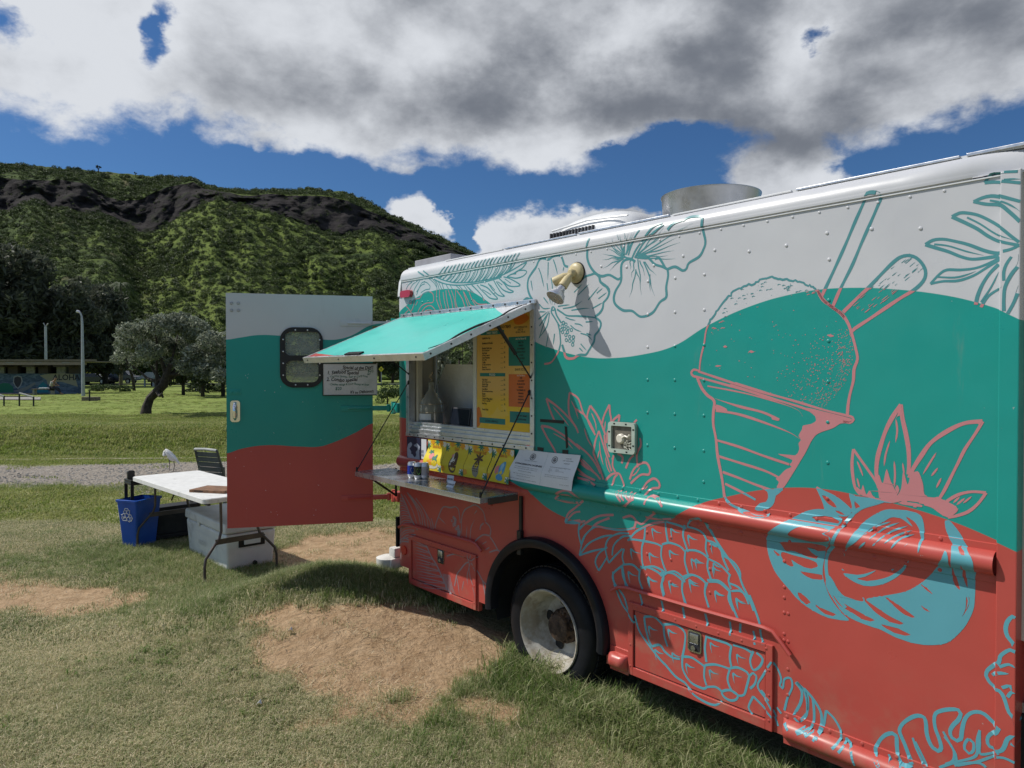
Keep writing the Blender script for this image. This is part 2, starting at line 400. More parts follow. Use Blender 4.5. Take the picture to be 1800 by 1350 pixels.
dirt = t.ramp(dirt+(t.noise(pos, 14, 6, .7, .2, (2, 2, 9))-.5)*.7, .22, .68); cc = t.mix(dirt, grass, sand); cc = t.mix(path, cc, grav)
t.put(b.inputs['Base Color'], cc); b.inputs['Roughness'].default_value = .95; b.inputs['Specular IOR Level'].default_value = .15
h = t.noise(pos, 26, 9, .68, .3)*.6+t.noise(pos, 6, 4, .6, .8, (8, 1, 1))*1.1+t.noise(t.vmath('MULTIPLY', pos, (1., 2.2, 1.)), 9, 3, .6, 1.6, (3, 5, 1))*.5
vor = t.n('ShaderNodeTexVoronoi'); vor.inputs['Scale'].default_value = 42; t.put(vor.inputs['Vector'], t.vmath('ADD', pos, t.comb(mid*.3, mid*.3, 0.)))
bp = t.n('ShaderNodeBump'); bp.inputs['Strength'].default_value = .9; bp.inputs['Distance'].default_value = .035; t.put(bp.inputs['Height'], h+E(t, vor.outputs[0])*path*.5)
nt.links.new(bp.outputs[0], b.inputs['Normal']); me.materials.append(m)

# road far behind the lawn, with kerb
M['asphalt'] = mat('asphalt', (.17, .17, .175), .9, var=.2, vs=3, bump=.2)
mb = MB(); mb.add([(-260, 100, .43), (260, 88, .43), (260, 97, .43), (-260, 109, .43)], [(0, 1, 2, 3)])
mb.v = [(x, y, g1(-20, 104)+.10) for x, y, z in mb.v]
mb.build('road', M['asphalt']).__setitem__('kind', 'structure')
mb = MB(); mb.add([(-260, 99.6, 0), (260, 87.6, 0), (260, 87.9, 0), (-260, 99.9, 0), (-260, 99.6, .2), (260, 87.6, .2), (260, 87.9, .2), (-260, 99.9, .2)], [(0, 1, 5, 4), (4, 5, 6, 7), (3, 7, 6, 2)])
mb.v = [(x, y, z+g1(-20, 104)+.05) for x, y, z in mb.v]
mb.build('road_kerb', M['concrete']).__setitem__('kind', 'structure')
# thin concrete edge along the far side of the gravel path
mb = MB(); n = 60
for i in range(n):
    x0 = -24+i*.7; x1 = x0+.68; y0 = 16.9+.05*x0+.1*math.sin(x0*.6); y1 = 16.9+.05*x1+.1*math.sin(x1*.6); z0 = g1(x0, y0); z1 = g1(x1, y1)
    mb.add([(x0, y0, z0-.1), (x1, y1, z1-.1), (x1, y1+.14, z1-.1), (x0, y0+.14, z0-.1), (x0, y0, z0+.05), (x1, y1, z1+.05), (x1, y1+.14, z1+.05), (x0, y0+.14, z0+.05)], [(0, 1, 5, 4), (4, 5, 6, 7), (3, 7, 6, 2), (0, 4, 7, 3), (1, 2, 6, 5)])
mb.v = [(x, y, z-.025) for x, y, z in mb.v]
o = mb.build('path_edging', mat('dry_earth_edge', (.30, .27, .19), .9, var=.25, vs=5)); o['kind'] = 'structure'

# ------------------------------------------------------------------ volcanic hill
CR = [(-700, 250), (-300, 262), (-60, 282), (0, 286), (60, 291), (110, 296), (160, 300), (200, 303), (250, 309), (300, 312), (338, 314), (350, 324), (380, 332), (420, 335), (470, 334), (520, 337), (530, 331), (575, 335), (605, 337), (640, 350), (690, 378), (740, 402), (790, 426), (830, 446), (900, 492), (1000, 560), (1150, 640), (1400, 690), (2300, 700)]
CB = [(-700, 330), (0, 372), (60, 352), (90, 372), (120, 362), (170, 378), (215, 398), (262, 408), (300, 392), (350, 362), (385, 350), (420, 358), (470, 372), (540, 392), (600, 408), (650, 402), (700, 425), (760, 440), (830, 456), (900, 500), (2300, 702)]     # foot of the dark cliff
CT = [(-700, 300), (0, 312), (100, 316), (150, 322), (190, 345), (215, 352), (250, 350), (290, 330), (340, 318), (360, 330), (420, 341), (520, 343), (560, 345), (610, 352), (640, 366), (700, 392), (790, 434), (830, 450), (900, 495), (2300, 701)]            # top of the cliff
crx = [a for a, _ in CR]
us = np.arange(-700, 2300, 5.)
cr = np.interp(us, crx, [b for _, b in CR]); cb = np.interp(us, [a for a, _ in CB], [b for _, b in CB]); ct = np.interp(us, [a for a, _ in CT], [b for _, b in CT])
rows = []  # (t, tone)
NT_, NC_, NP_ = 120, 26, 20
nn = np.arange(len(us))
cb = cb+(fbm(us/60., us*0, 1., 41, 4)-.5)*22; ct = ct+(fbm(us/40., us*0, 1., 43, 4)-.5)*8
cr = cr+(fbm(us/9., us*0, 1., 47, 3)-.5)*4
ct = np.maximum(ct, cr+2); cb = np.maximum(cb, ct+2)
V = []; tone = []
Y0, Y1, Y2, Y3 = 150., 400., 420., 480.
TL = []
for k in range(NT_): TL.append(('t', k/NT_))
for k in range(NC_): TL.append(('c', k/NC_))
for k in range(NP_+1): TL.append(('p', k/NP_))
TL.append(('b', 0.)); TL.append(('b', 1.))
gz = g1(0, 150)
for kind, q in TL:
    if kind == 't':
        Yv = Y0+(Y1-Y0)*q; ef = (1-q)**1.25            # fraction of drop from cliff foot
        pe0 = 655-(gz-CAMH)*FPX/Y0+0*us               # pixel row of the foot
        py = cb+(pe0-cb)*ef; Ya = Yv+0*us
        rg = (fbm(us/95.+.5*q, q*1.6+us*0, 1., 51, 3)-.5)*105*np.sin(math.pi*min(1, q*1.05))**.6 + (fbm(us/16., q*20+us*0, 1., 55, 4)-.5)*11*min(1, q*4)
        Ya = Ya+rg
        tn = 0*us
    elif kind == 'c':
        py = cb+(ct-cb)*q; Ya = Y1+(Y2-Y1)*q+(fbm(us/30., q*2+us*0, 1., 61, 5)-.5)*26; tn = np.ones_like(us)
    elif kind == 'p':
        py = ct+(cr-ct)*q; Ya = Y2+(Y3-Y2)*q+(fbm(us/30., 2+us*0, 1., 61, 5)-.5)*26*(1-q); tn = 0*us+.15
    else:
        py = cr+(30 if q == 0 else 330); Ya = 560+q*400+0*us; tn = 0*us
    for i, u in enumerate(us):
        p = at(u, py[i], Ya[i]); V.append((p.x, p.y, p.z)); tone.append(tn[i])
nr, nc = len(TL), len(us); ix = np.arange(nr*nc).reshape(nr, nc)
Fq = np.stack([ix[:-1, :-1], ix[:-1, 1:], ix[1:, 1:], ix[1:, :-1]], -1).reshape(-1, 4)
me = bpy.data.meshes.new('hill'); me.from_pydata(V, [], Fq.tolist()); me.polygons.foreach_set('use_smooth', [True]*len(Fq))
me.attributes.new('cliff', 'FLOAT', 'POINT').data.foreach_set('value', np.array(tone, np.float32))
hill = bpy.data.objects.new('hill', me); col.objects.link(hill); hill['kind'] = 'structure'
HV = np.array(V).reshape(nr, nc, 3)
m = bpy.data.materials.new('hillside'); m.use_nodes = True; nt = m.node_tree; t = NT(nt); b = nt.nodes['Principled BSDF']
pos = E(t, t.n('ShaderNodeNewGeometry').outputs['Position']); px_, py_, pz_ = t.sep(pos)
cl = E(t, t.attr('cliff').outputs['Fac'])
cl = t.ramp(cl+(t.noise(pos, .07, 8, .72)-.5)*1.0, .28, .60)
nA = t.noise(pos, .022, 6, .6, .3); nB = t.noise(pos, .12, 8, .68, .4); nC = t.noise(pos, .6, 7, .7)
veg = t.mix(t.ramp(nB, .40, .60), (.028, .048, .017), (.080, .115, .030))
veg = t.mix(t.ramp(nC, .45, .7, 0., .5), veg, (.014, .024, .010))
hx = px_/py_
bright = t.ramp(nA+t.m('EXPONENT', ((hx+.36)*(hx+.36)*-22.))*.22-t.ramp(pz_, 60., 110., 0., .12), .50, .66, 0., .85)  # grass patch and sunlight between cloud shadows, both put into the vegetation colour
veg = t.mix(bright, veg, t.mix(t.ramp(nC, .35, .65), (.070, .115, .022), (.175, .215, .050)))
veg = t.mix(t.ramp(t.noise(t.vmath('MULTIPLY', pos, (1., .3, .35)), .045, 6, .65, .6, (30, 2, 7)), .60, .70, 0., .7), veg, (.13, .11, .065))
lay = t.noise(t.vmath('MULTIPLY', pos, (.12, .12, 1.)), .35, 8, .7, .5)
rock = t.mix(t.ramp(lay, .35, .7), (.017, .016, .018), (.052, .046, .046))
rock = t.mix(t.ramp(nB, .52, .66, 0., .6), rock, (.035, .045, .02))
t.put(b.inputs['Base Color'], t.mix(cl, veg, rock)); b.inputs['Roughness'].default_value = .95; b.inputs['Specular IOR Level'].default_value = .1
bp = t.n('ShaderNodeBump'); bp.inputs['Strength'].default_value = 1.; bp.inputs['Distance'].default_value = 1.6; t.put(bp.inputs['Height'], nB*.9+nC*.35+lay*cl*.5); nt.links.new(bp.outputs[0], b.inputs['Normal'])
me.materials.append(m)

# ------------------------------------------------------------------ foliage materials and scatter
def leafmat(name, c0, c1, c2=None, scale=1.2, trans=.25, rough=.6, spec=.3, straw=None):
    m = bpy.data.materials.new(name); m.use_nodes = True; nt = m.node_tree; t = NT(nt); b = nt.nodes['Principled BSDF']
    pos = E(t, t.n('ShaderNodeNewGeometry').outputs['Position']); rnd = E(t, t.n('ShaderNodeNewGeometry').outputs['Random Per Island'])
    oi = E(t, t.n('ShaderNodeObjectInfo').outputs['Random'])
    n = t.noise(pos, scale, 5, .6)
    cc = t.mix(t.ramp(n*.6+rnd*.4, .25, .75), c0, c1)
    if c2: cc = t.mix(t.ramp(oi*.5+t.noise(pos, scale*.35, 4, .6, 0, (6, 6, 6))*.7, .42, .78, 0., .9), cc, c2)
    if straw: cc = t.mix(t.ramp(t.m('FRACT', rnd*7.31)*.75+t.noise(pos, 1.1, 4, .6, 0, (1, 7, 3))*.45, .56, .68, 0., .9), cc, straw)
    t.put(b.inputs['Base Color'], cc); b.inputs['Roughness'].default_value = rough; b.inputs['Specular IOR Level'].default_value = spec
    tr = t.n('ShaderNodeBsdfTranslucent'); t.put(tr.inputs[0], cc); ms = t.n('ShaderNodeMixShader'); ms.inputs[0].default_value = trans
    nt.links.new(b.outputs[0], ms.inputs[1]); nt.links.new(tr.outputs[0], ms.inputs[2]); nt.links.new(ms.outputs[0], nt.nodes['Material Output'].inputs[0])
    return m
M['grass'] = leafmat('grass_blades', (.10, .155, .045), (.27, .335, .125), (.48, .46, .26), 2.2, .4, straw=(.78, .68, .46))
M['grass_green'] = leafmat('long_grass', (.06, .13, .022), (.17, .27, .06), (.22, .29, .09), 4, .4, straw=(.44, .44, .24))
M['grass_far'] = leafmat('lawn_blades', (.15, .22, .04), (.30, .36, .085), (.40, .40, .16), 1.2, .4)
M['straw'] = leafmat('straw', (.45, .38, .24), (.72, .63, .44), None, 5, .2)
M['bush'] = leafmat('hill_bush_leaves', (.020, .038, .014), (.062, .090, .028), (.095, .13, .040), .10, .2)
M['casuarina'] = leafmat('casuarina_needles', (.05, .062, .043), (.135, .15, .105), None, .5, .35)
M['heliotrope'] = leafmat('silvery_leaves', (.075, .095, .06), (.37, .40, .31), None, 2.2, .3)
M['darkleaf'] = leafmat('dark_leaves', (.018, .027, .014), (.050, .070, .032), None, .8, .2)
M['midleaf'] = leafmat('green_leaves', (.025, .05, .014), (.075, .12, .032), None, .6, .2)
M['bark'] = mat('bark', (.045, .036, .028), .9, var=.45, vs=9, bump=.7, bs=30)
M['palebark'] = mat('pale_bark', (.13, .11, .09), .9, var=.35, vs=9, bump=.6, bs=30)

def scatter(name, pts, scl, rots, protos, mats_kind='stuff', tilt=None):
    """one stuff object: geometry nodes put the little clumps on its points"""
    me = bpy.data.meshes.new(name); me.from_pydata([tuple(p) for p in pts], [], [])
    me.attributes.new('scl', 'FLOAT', 'POINT').data.foreach_set('value', np.asarray(scl, np.float32))
    rv = np.zeros((len(pts), 3), np.float32); rv[:, 2] = rots
    if tilt is not None: rv[:, :2] = tilt
    me.attributes.new('rot', 'FLOAT_VECTOR', 'POINT').data.foreach_set('vector', rv.ravel())
    me.attributes.new('idx', 'INT', 'POINT').data.foreach_set('value', rng.integers(0, len(protos), len(pts)).astype(np.int32))
    o = bpy.data.objects.new(name, me); col.objects.link(o); o['kind'] = mats_kind
    ng = bpy.data.node_groups.new(name, 'GeometryNodeTree'); ng.interface.new_socket('Geometry', in_out='INPUT', socket_type='NodeSocketGeometry'); ng.interface.new_socket('Geometry', in_out='OUTPUT', socket_type='NodeSocketGeometry')
    N_ = ng.nodes; L = ng.links; gi = N_.new('NodeGroupInput'); go = N_.new('NodeGroupOutput')
    ip = N_.new('GeometryNodeInstanceOnPoints'); gg = N_.new('GeometryNodeGeometryToInstance')
    def na(nm, ty):
        a = N_.new('GeometryNodeInputNamedAttribute'); a.data_type = ty; a.inputs['Name'].default_value = nm; return a.outputs[0]
    for p in reversed(protos):
        oi = N_.new('GeometryNodeObjectInfo'); oi.inputs['Object'].default_value = p; L.new(oi.outputs['Geometry'], gg.inputs[0])
    L.new(gi.outputs[0], ip.inputs['Points']); L.new(gg.outputs[0], ip.inputs['Instance']); ip.inputs['Pick Instance'].default_value = True
    L.new(na('idx', 'INT'), ip.inputs['Instance Index']); L.new(na('scl', 'FLOAT'), ip.inputs['Scale'])
    e2r = N_.new('FunctionNodeEulerToRotation'); L.new(na('rot', 'FLOAT_VECTOR'), e2r.inputs[0]); L.new(e2r.outputs[0], ip.inputs['Rotation'])
    L.new(ip.outputs[0], go.inputs[0]); md = o.modifiers.new('scatter', 'NODES'); md.node_group = ng
    return o
hidden = bpy.data.collections.new('prototypes')   # not linked to the scene: only referenced by the scatter groups
def proto(me): o = bpy.data.objects.new(me.name, me); hidden.objects.link(o); return o

def tuft(nb, rad, h0, h1, wd, lean, mtl, seed):
    r_ = random.Random(seed); mb = MB()
    for i in range(nb):
        a = r_.uniform(0, 6.28); q = rad*math.sqrt(r_.random()); x, y = q*math.cos(a), q*math.sin(a); h = r_.uniform(h0, h1); b_ = r_.uniform(0, 6.28); l = r_.uniform(.2, 1)*lean*h
        dx, dy = math.cos(b_)*l, math.sin(b_)*l; c_ = b_+math.pi/2+r_.uniform(-.6, .6); wx, wy = math.cos(c_)*wd/2, math.sin(c_)*wd/2
        mb.add([(x-wx, y-wy, -.01), (x+wx, y+wy, -.01), (x+dx*.35+wx*.8, y+dy*.35+wy*.8, h*.6), (x+dx*.35-wx*.8, y+dy*.35-wy*.8, h*.6), (x+dx, y+dy, h*(1-.35*lean*r_.random()))], [(0, 1, 2, 3), (3, 2, 4)])
    me = mb.mesh('grass_tuft'); me.materials.append(mtl); return proto(me)
def sheet(n, fn, keep):
    P = fn(n); k = keep(P[:, 0], P[:, 1]); return P[k]
def inwedge(y0, y1, n, marg=1.06):
    """random ground points inside the camera's view, uniform in area"""
    y = np.sqrt(rng.uniform(y0*y0, y1*y1, n)); x = rng.uniform(-.72*marg, .72*marg, n)*y; return np.stack([x, y], 1)
def truck_n(x, y): return (x-R0.x)*NRM.x+(y-R0.y)*NRM.y
def truck_s(x, y): return (x-R0.x)*D.x+(y-R0.y)*D.y
def lawn(y0, y1, n, protos, s0, s1, name, dens=1.):
    P = inwedge(y0, y1, n); x, y = P[:, 0], P[:, 1]
    d = np.clip(DIRT(x, y)*1.0+PATHM(x, y)*1.1, 0, 1); tn = truck_n(x, y); ts = truck_s(x, y)
    k = (rng.random(n) > d**.8*.985) & ~((tn < -.15) & (tn > -2.2) & (ts > 0))
    P = P[k]; z = G(P[:, 0], P[:, 1]); pts = np.column_stack([P, z])
    pat = fbm(P[:, 0], P[:, 1], .8, 71, 3)
    sc_ = rng.uniform(s0, s1, len(P))*(.7+.6*pat)
    return scatter(name, pts, sc_, rng.uniform(0, 6.28, len(P)), protos)
pn = [tuft(38, .075, .010, .034, .0030, 1.7, M['grass'], i) for i in range(5)]
lawn(2.6, 5.2, 14000, pn, .75, 1.25, 'grass')
pn2 = [tuft(40, .10, .015, .045, .0048, 1.4, M['grass'], 20+i) for i in range(4)]
lawn(5.2, 9.5, 23000, pn2, .8, 1.3, 'grass')
pf = [tuft(36, .20, .02, .055, .012, 1.2, M['grass_far'], 40+i) for i in range(4)]
lawn(9.5, 26, 32000, pf, .8, 1.35, 'grass')
# longer, greener grass: along the truck, round the table and bin, in the shade
pl = [tuft(22, .06, .05, .14, .0042, 1.1, M['grass_green'], 60+i) for i in range(6)]
P = []
for i in range(9000):
    s_ = random.uniform(.6, 6.2); n_ = abs(random.gauss(0, .16))-.12
    if s_ < 1.6 and random.random() < .6: continue
    if 1.55 < s_ < 2.2 and n_ > .1: 
        if random.random() < .3: continue
    p = R0+D*s_+NRM*n_; P.append((p.x, p.y, random.choice((.9, 1.1, 1.5)) if n_ < .28 else .75))
for cx, cy, sx, sy, n in ((-1.6, 5.8, .5, .16, 2200), (-1.0, 5.8, .35, .16, 1200), (-2.1, 6.1, .5, .35, 700), (-2.5, 6.5, .5, .4, 900), (-4.35, 7.9, .3, .2, 350), (-3.6, 7.4, .7, .5, 900), (-2.6, 7.6, .6, .4, 500), (-4.6, 12.3, 3.5, .22, 900), (.9, 2.9, .35, .5, 500), (-.1, 4.2, .35, .45, 450), (-5.2, 7.4, .5, .3, 200)):
    for i in range(int(n*1.4)): P.append((random.gauss(cx, sx), random.gauss(cy, sy), .85))
P = np.array(P); k = (DIRT(P[:, 0], P[:, 1]) < .6) & ((truck_n(P[:, 0], P[:, 1]) > -.16) | (truck_s(P[:, 0], P[:, 1]) < 0)); P = P[k]
scatter('long_grass', np.column_stack([P[:, 0], P[:, 1], G(P[:, 0], P[:, 1])]), rng.uniform(.4, 1.0, len(P))*P[:, 2], rng.uniform(0, 6.28, len(P)), pl)
# dry straws lying on the lawn and a few broad weeds
pst = [tuft(5, .08, .004, .012, .003, 9., M['straw'], 90+i) for i in range(4)]
P = inwedge(2.6, 8, 2600); P = P[(truck_n(P[:, 0], P[:, 1]) > 0) | (truck_s(P[:, 0], P[:, 1]) < 0)]
scatter('dry_straw', np.column_stack([P, G(P[:, 0], P[:, 1])+.018]), rng.uniform(.5, 1.3, len(P)), rng.uniform(0, 6.28, len(P)), pst)
pw = [tuft(16, .05, .03, .07, .009, 1.4, M['grass_green'], 95+i) for i in range(3)]
c = inwedge(2.8, 9, 60); P = np.concatenate([c[i]+rng.normal(0, .09, (14, 2)) for i in range(60)]); P = P[((truck_n(P[:, 0], P[:, 1]) > 0) | (truck_s(P[:, 0], P[:, 1]) < 0)) & (DIRT(P[:, 0], P[:, 1]) < .5)]
scatter('weeds', np.column_stack([P, G(P[:, 0], P[:, 1])]), rng.uniform(.4, 1., len(P)), rng.uniform(0, 6.28, len(P)), pw)
# bank and far lawn: rougher clumps
ph = [tuft(40, .35, .05, .16, .03, 1.1, M['grass_far'], 80+i) for i in range(3)]
y = np.concatenate([rng.uniform(17.2, 21.5, 5200), np.sqrt(rng.uniform(21**2, 60**2, 9000))]); x = rng.uniform(-.77, .2, len(y))*y
scatter('grass', np.column_stack([x, y, G(x, y)]), np.where(y < 21.5, rng.uniform(.35, .9, len(y)), rng.uniform(.15, .4, len(y))), rng.uniform(0, 6.28, len(y)), ph)
# gravel stones
pg = []
for i in range(3):
    bm = bmesh.new(); bmesh.ops.create_icosphere(bm, subdivisions=1, radius=.5)
    for v_ in bm.verts: v_.co *= random.uniform(.7, 1.2); v_.co.z *= .6
    me = bpy.data.meshes.new('pebble'); bm.to_mesh(me); bm.free(); me.materials.append(M['concrete']); pg.append(proto(me))
x = rng.uniform(-14, 1, 9000); y = rng.uniform(11.5, 16.8, 9000); k = PATHM(x, y) > rng.random(9000)*.9+.05; x, y = x[k], y[k]
scatter('gravel', np.column_stack([x, y, G(x, y)]), rng.uniform(.015, .06, len(x)), rng.uniform(0, 6, len(x)), pg)
x = rng.uniform(-5, 1, 1500); y = rng.uniform(3, 9, 1500); k = DIRT(x, y) > .8; x, y = x[k], y[k]
scatter('sand_crumbs', np.column_stack([x, y, G(x, y)]), rng.uniform(.003, .011, len(x)), rng.uniform(0, 6, len(x)), pg)

# ------------------------------------------------------------------ trees
def leafcloud(mb, blobs, n, size, rs, flat=.0, elong=1.):
    """leaf-sized faces spread through the volume of the blobs"""
    vol = [b[3]*b[4]*b[5] for b in blobs]; tot = sum(vol)
    for b_, vv in zip(blobs, vol):
        k = max(4, int(n*vv/tot))
        for i in range(k):
            while True:
                p = Vector((rs.uniform(-1, 1), rs.uniform(-1, 1), rs.uniform(-1, 1)))
                if .25 < p.length < 1: break
            p *= p.length**-.45 if p.length < .8 else 1
            c = Vector((b_[0]+p.x*b_[3], b_[1]+p.y*b_[4], b_[2]+p.z*b_[5]))
            a = Vector((rs.gauss(0, 1), rs.gauss(0, 1), rs.gauss(0, 1)+flat)).normalized(); q = a.cross(Vector((rs.gauss(0, 1), rs.gauss(0, 1), rs.gauss(0, 1)))).normalized()
            s_ = size*rs.uniform(.6, 1.4); a = a*s_*elong; q = q*s_*.5
            mb.add([c-a, c+q, c+a, c-q], [(0, 1, 2, 3)])
def tree_parts(seed, h, spread, nblob, nleaf, size, trunk_r, leaf, bark, lean=(0, 0), base=.3, elong=1., flat=0., bl=None, squash=.8):
    rs = random.Random(seed); tb = MB(); blobs = bl or []
    top = Vector((lean[0], lean[1], h*.72)); trunk = [Vector((0, 0, -.3)), Vector((lean[0]*.1, lean[1]*.1, h*.2)), Vector((lean[0]*.5, lean[1]*.5, h*.45)), top]
    tb.tube(trunk, [trunk_r*1.25, trunk_r, trunk_r*.75, trunk_r*.3], 8)
    if not bl:
        for i in range(nblob):
            a = rs.uniform(0, 6.28); q = spread*math.sqrt(rs.random())*.8; z = h*rs.uniform(base, .92); f_ = 1-abs(z/h-.55)*.7
            r_ = spread*rs.uniform(.28, .5)*f_; blobs.append((math.cos(a)*q*f_+lean[0]*z/h, math.sin(a)*q*f_+lean[1]*z/h, z, r_, r_, r_*squash))
    for b_ in blobs:
        z0 = rs.uniform(.2, .6)*b_[2]; s0 = Vector((lean[0]*z0/h*.7, lean[1]*z0/h*.7, z0)); e = Vector(b_[:3])
        mid = (s0+e)/2+Vector((rs.uniform(-.1, .1), rs.uniform(-.1, .1), rs.uniform(-.05, .1)))*h*.3
        tb.tube([s0, mid, e], [trunk_r*.38, trunk_r*.22, trunk_r*.07], 5)
    cb_ = MB(); leafcloud(cb_, blobs, nleaf, size, rs, flat, elong)
    tm = tb.mesh('trunk'); tm.materials.append(bark); cm = cb_.mesh('crown'); cm.materials.append(leaf); return tm, cm
def put_tree(name, parts, loc, rz, s, label, cat='tree', group=None):
    root = empty(name, loc, rz, label, cat, group); root.scale = (s, s, s) if not isinstance(s, tuple) else s
    for nm, me in zip(('trunk', 'crown'), parts):
        o = bpy.data.objects.new(nm, me); col.objects.link(o); o.parent = root
    return root
def gpos(u, Y): p = at(u, HZ, Y); return (p.x, p.y, g1(p.x, p.y)-.05)
# dark casuarinas behind the pavilion
cas = [tree_parts(100+i, 15, 5.0, 26, 9000, .26, .35, M['casuarina'], M['bark'], base=.22, elong=1.8, flat=.0, squash=1.15) for i in range(3)]
for i, (u, Y, s_, rz, lab) in enumerate([(-70, 74, 1.1, 0, 'tall dark casuarina cut by the left edge of the photo'), (30, 78, 1.0, 1.3, 'tall dark casuarina behind the left half of the painted pavilion'),
        (88, 84, .88, 2.2, 'dark casuarina standing behind the thin utility pole'), (140, 80, .84, 4.0, 'dark casuarina right behind the tall curved lamp post'), (185, 86, .80, 5.1, 'dark casuarina furthest right in the dark group, beside the palm'),
        (60, 98, 1.12, .4, 'dark casuarina in the back row rising above the pavilion'), (-10, 102, 1.25, 2.9, 'tallest dark casuarina of the back row at far left')]):
    put_tree('casuarina_tree', cas[i % 3], gpos(u, Y), rz, s_, lab, group='dark casuarinas behind the pavilion')
dk = [tree_parts(140+i, 7, 3.2, 18, 5200, .17, .18, M['midleaf'] if i != 1 else M['darkleaf'], M['bark'], base=.12) for i in range(3)]
for i, (u, Y, s_, k, lab) in enumerate([(170, 118, 1.0, 0, 'green shrubby tree behind the parked black car'), (205, 122, 1.1, 2, 'green shrubby tree behind the parked suv'), (235, 125, 1.2, 1, 'dark tree between the parked suv and the little shelter'),
        (262, 124, 1.1, 0, 'round green tree behind the little shelter'), (300, 112, 1.0, 1, 'dark tree right of the little shelter'), (322, 50, .60, 1, 'dark low tree behind the silvery tree'), (356, 46, .62, 1, 'dark bushy tree right of the silvery trunk'), (392, 47, .64, 1, 'dark bushy tree beside the open truck door'),
        (430, 90, 1.0, 0, 'green tree hidden mostly behind the open truck door'), (600, 95, 1.0, 2, 'green tree behind the right half of the open door'), (668, 118, 1.15, 1, 'dark tree behind the yellow sign right of the door'), (690, 112, 1.1, 1, 'dark tree seen in the gap beside the truck corner'), (725, 116, 1.2, 1, 'dark tree glimpsed beyond the truck body'), (640, 122, 1.2, 1, 'dark tree left of the yellow sign beyond the door'),
        (120, 120, 1.1, 0, 'green shrubby tree showing over the right end of pavilion roof'), (20, 116, 1.1, 2, 'green shrub showing between casuarina trunks at far left')]):
    put_tree('roadside_tree', dk[k], gpos(u, Y), i*1.1, s_, lab, group='trees along the far road')
# silvery tree heliotrope with a twisted trunk
b0 = Vector(gpos(256, 26.5)); rs = random.Random(5)
root = empty('tree_heliotrope', b0, 0, 'silvery grey tree with a twisted leaning trunk on the lawn', 'tree')
def lp(u, v, Y=26.5, dY=0.): return at(u, v, Y+dY)-b0
tb = MB()
tk = [lp(256, 733), lp(258, 716), lp(264, 700), lp(276, 688), lp(288, 676), lp(292, 660), lp(300, 640)]; tb.tube(tk, [.22, .17, .15, .16, .17, .13, .08], 9)
for a, e in ((3, (275, 600)), (4, (250, 612)), (4, (330, 606)), (5, (315, 580)), (5, (360, 640)), (4, (230, 640)), (3, (286, 690)), (5, (270, 575)), (4, (345, 615))):
    q = lp(*e, dY=rs.uniform(-1, 1)); tb.tube([tk[a], (tk[a]+q)/2+Vector((0, 0, -.15)), q], [.09, .05, .02], 6)
tb.tube([lp(276, 688), lp(284, 694), lp(287, 699)], [.08, .06, .03], 6)
tb.build('trunk', M['bark'], root)
cbm = MB(); bl = []
for u, v, r_ in ((232, 600, 24), (215, 622, 12), (222, 580, 16), (255, 585, 22), (285, 572, 24), (318, 568, 24), (345, 582, 26), (372, 600, 22), (380, 630, 20), (350, 625, 26), (318, 612, 26), (288, 606, 22), (262, 618, 20), (240, 632, 14), (330, 645, 18), (300, 640, 14), (362, 652, 20), (388, 660, 16), (232, 645, 8), (392, 612, 14), (208, 604, 8), (244, 566, 9), (300, 558, 8), (340, 562, 9), (205, 590, 6), (258, 640, 8), (275, 628, 8), (392, 590, 9), (215, 635, 6), (270, 562, 7)):
    p = lp(u, v, dY=rs.uniform(-1.2, 1.4)); q = r_*26.5/FPX; bl.append((p.x, p.y, p.z, q, q*1.3, q*.85))
leafcloud(cbm, bl, 15000, .055, rs, elong=1.35); cbm.build('crown', M['heliotrope'], root, fixn=False)
# slim leaning tree left of it, and a palm
tm, cm = tree_parts(170, 5.5, 1.5, 10, 2600, .09, .13, M['heliotrope'], M['bark'], lean=(-1.1, 0), base=.55)
put_tree('leaning_tree', (tm, cm), gpos(236, 64), 0, .95, 'slim tree with a dark trunk leaning left, beyond the silvery tree')
tm, cm = tree_parts(171, 3.2, 1.6, 10, 5200, .07, .10, M['heliotrope'], M['bark'], base=.3)
put_tree('silvery_bush', (tm, cm), (-1.62, 15.5, g1(-1.6, 15.5)), 0, 1.25, 'silvery bush seen through the open service window', 'bush')
root_b = bpy.data.objects['silvery_bush']; root_b.location.x = -1.15; root_b.scale = (.62, .62, .98)
tm, cm = tree_parts(172, 1.3, .8, 9, 2200, .05, .04, M['midleaf'], M['bark'], base=.2)
put_tree('low_bush', (tm, cm), gpos(681, 36), 0, .9, 'small dark bush on the lawn seen between the door and the truck', 'bush')
tm, cm = tree_parts(173, 1.0, 1.2, 9, 2600, .06, .04, M['midleaf'], M['bark'], base=.2)
for u, Y, s_, lab in ((175, 62, 1.1, 'clump of long grass and shrub between lamp post and leaning tree'), (215, 60, 1.0, 'low shrub in front of the parked suv'), (345, 58, 1.1, 'low shrub at the foot of the dark bushy trees'), (380, 57, 1., 'low shrub next to the left edge of the open door')):
    put_tree('low_shrub', (tm, cm), gpos(u, Y), u, (s_, s_, s_*.55), lab, 'bush', 'low shrubs at the edge of the lawn')
pr = empty('palm_tree', gpos(212, 92), 0, 'palm with drooping fronds in front of the hill, right of the casuarinas', 'tree')
hp = 2+(655-500)/FPX*92-pr.location.z
mb = MB(); mb.tube([(0, 0, -.3), (.2, 0, hp*.5), (.1, 0, hp)], [.25, .18, .14], 8); mb.build('trunk', M['palebark'], pr)
rs = random.Random(9)
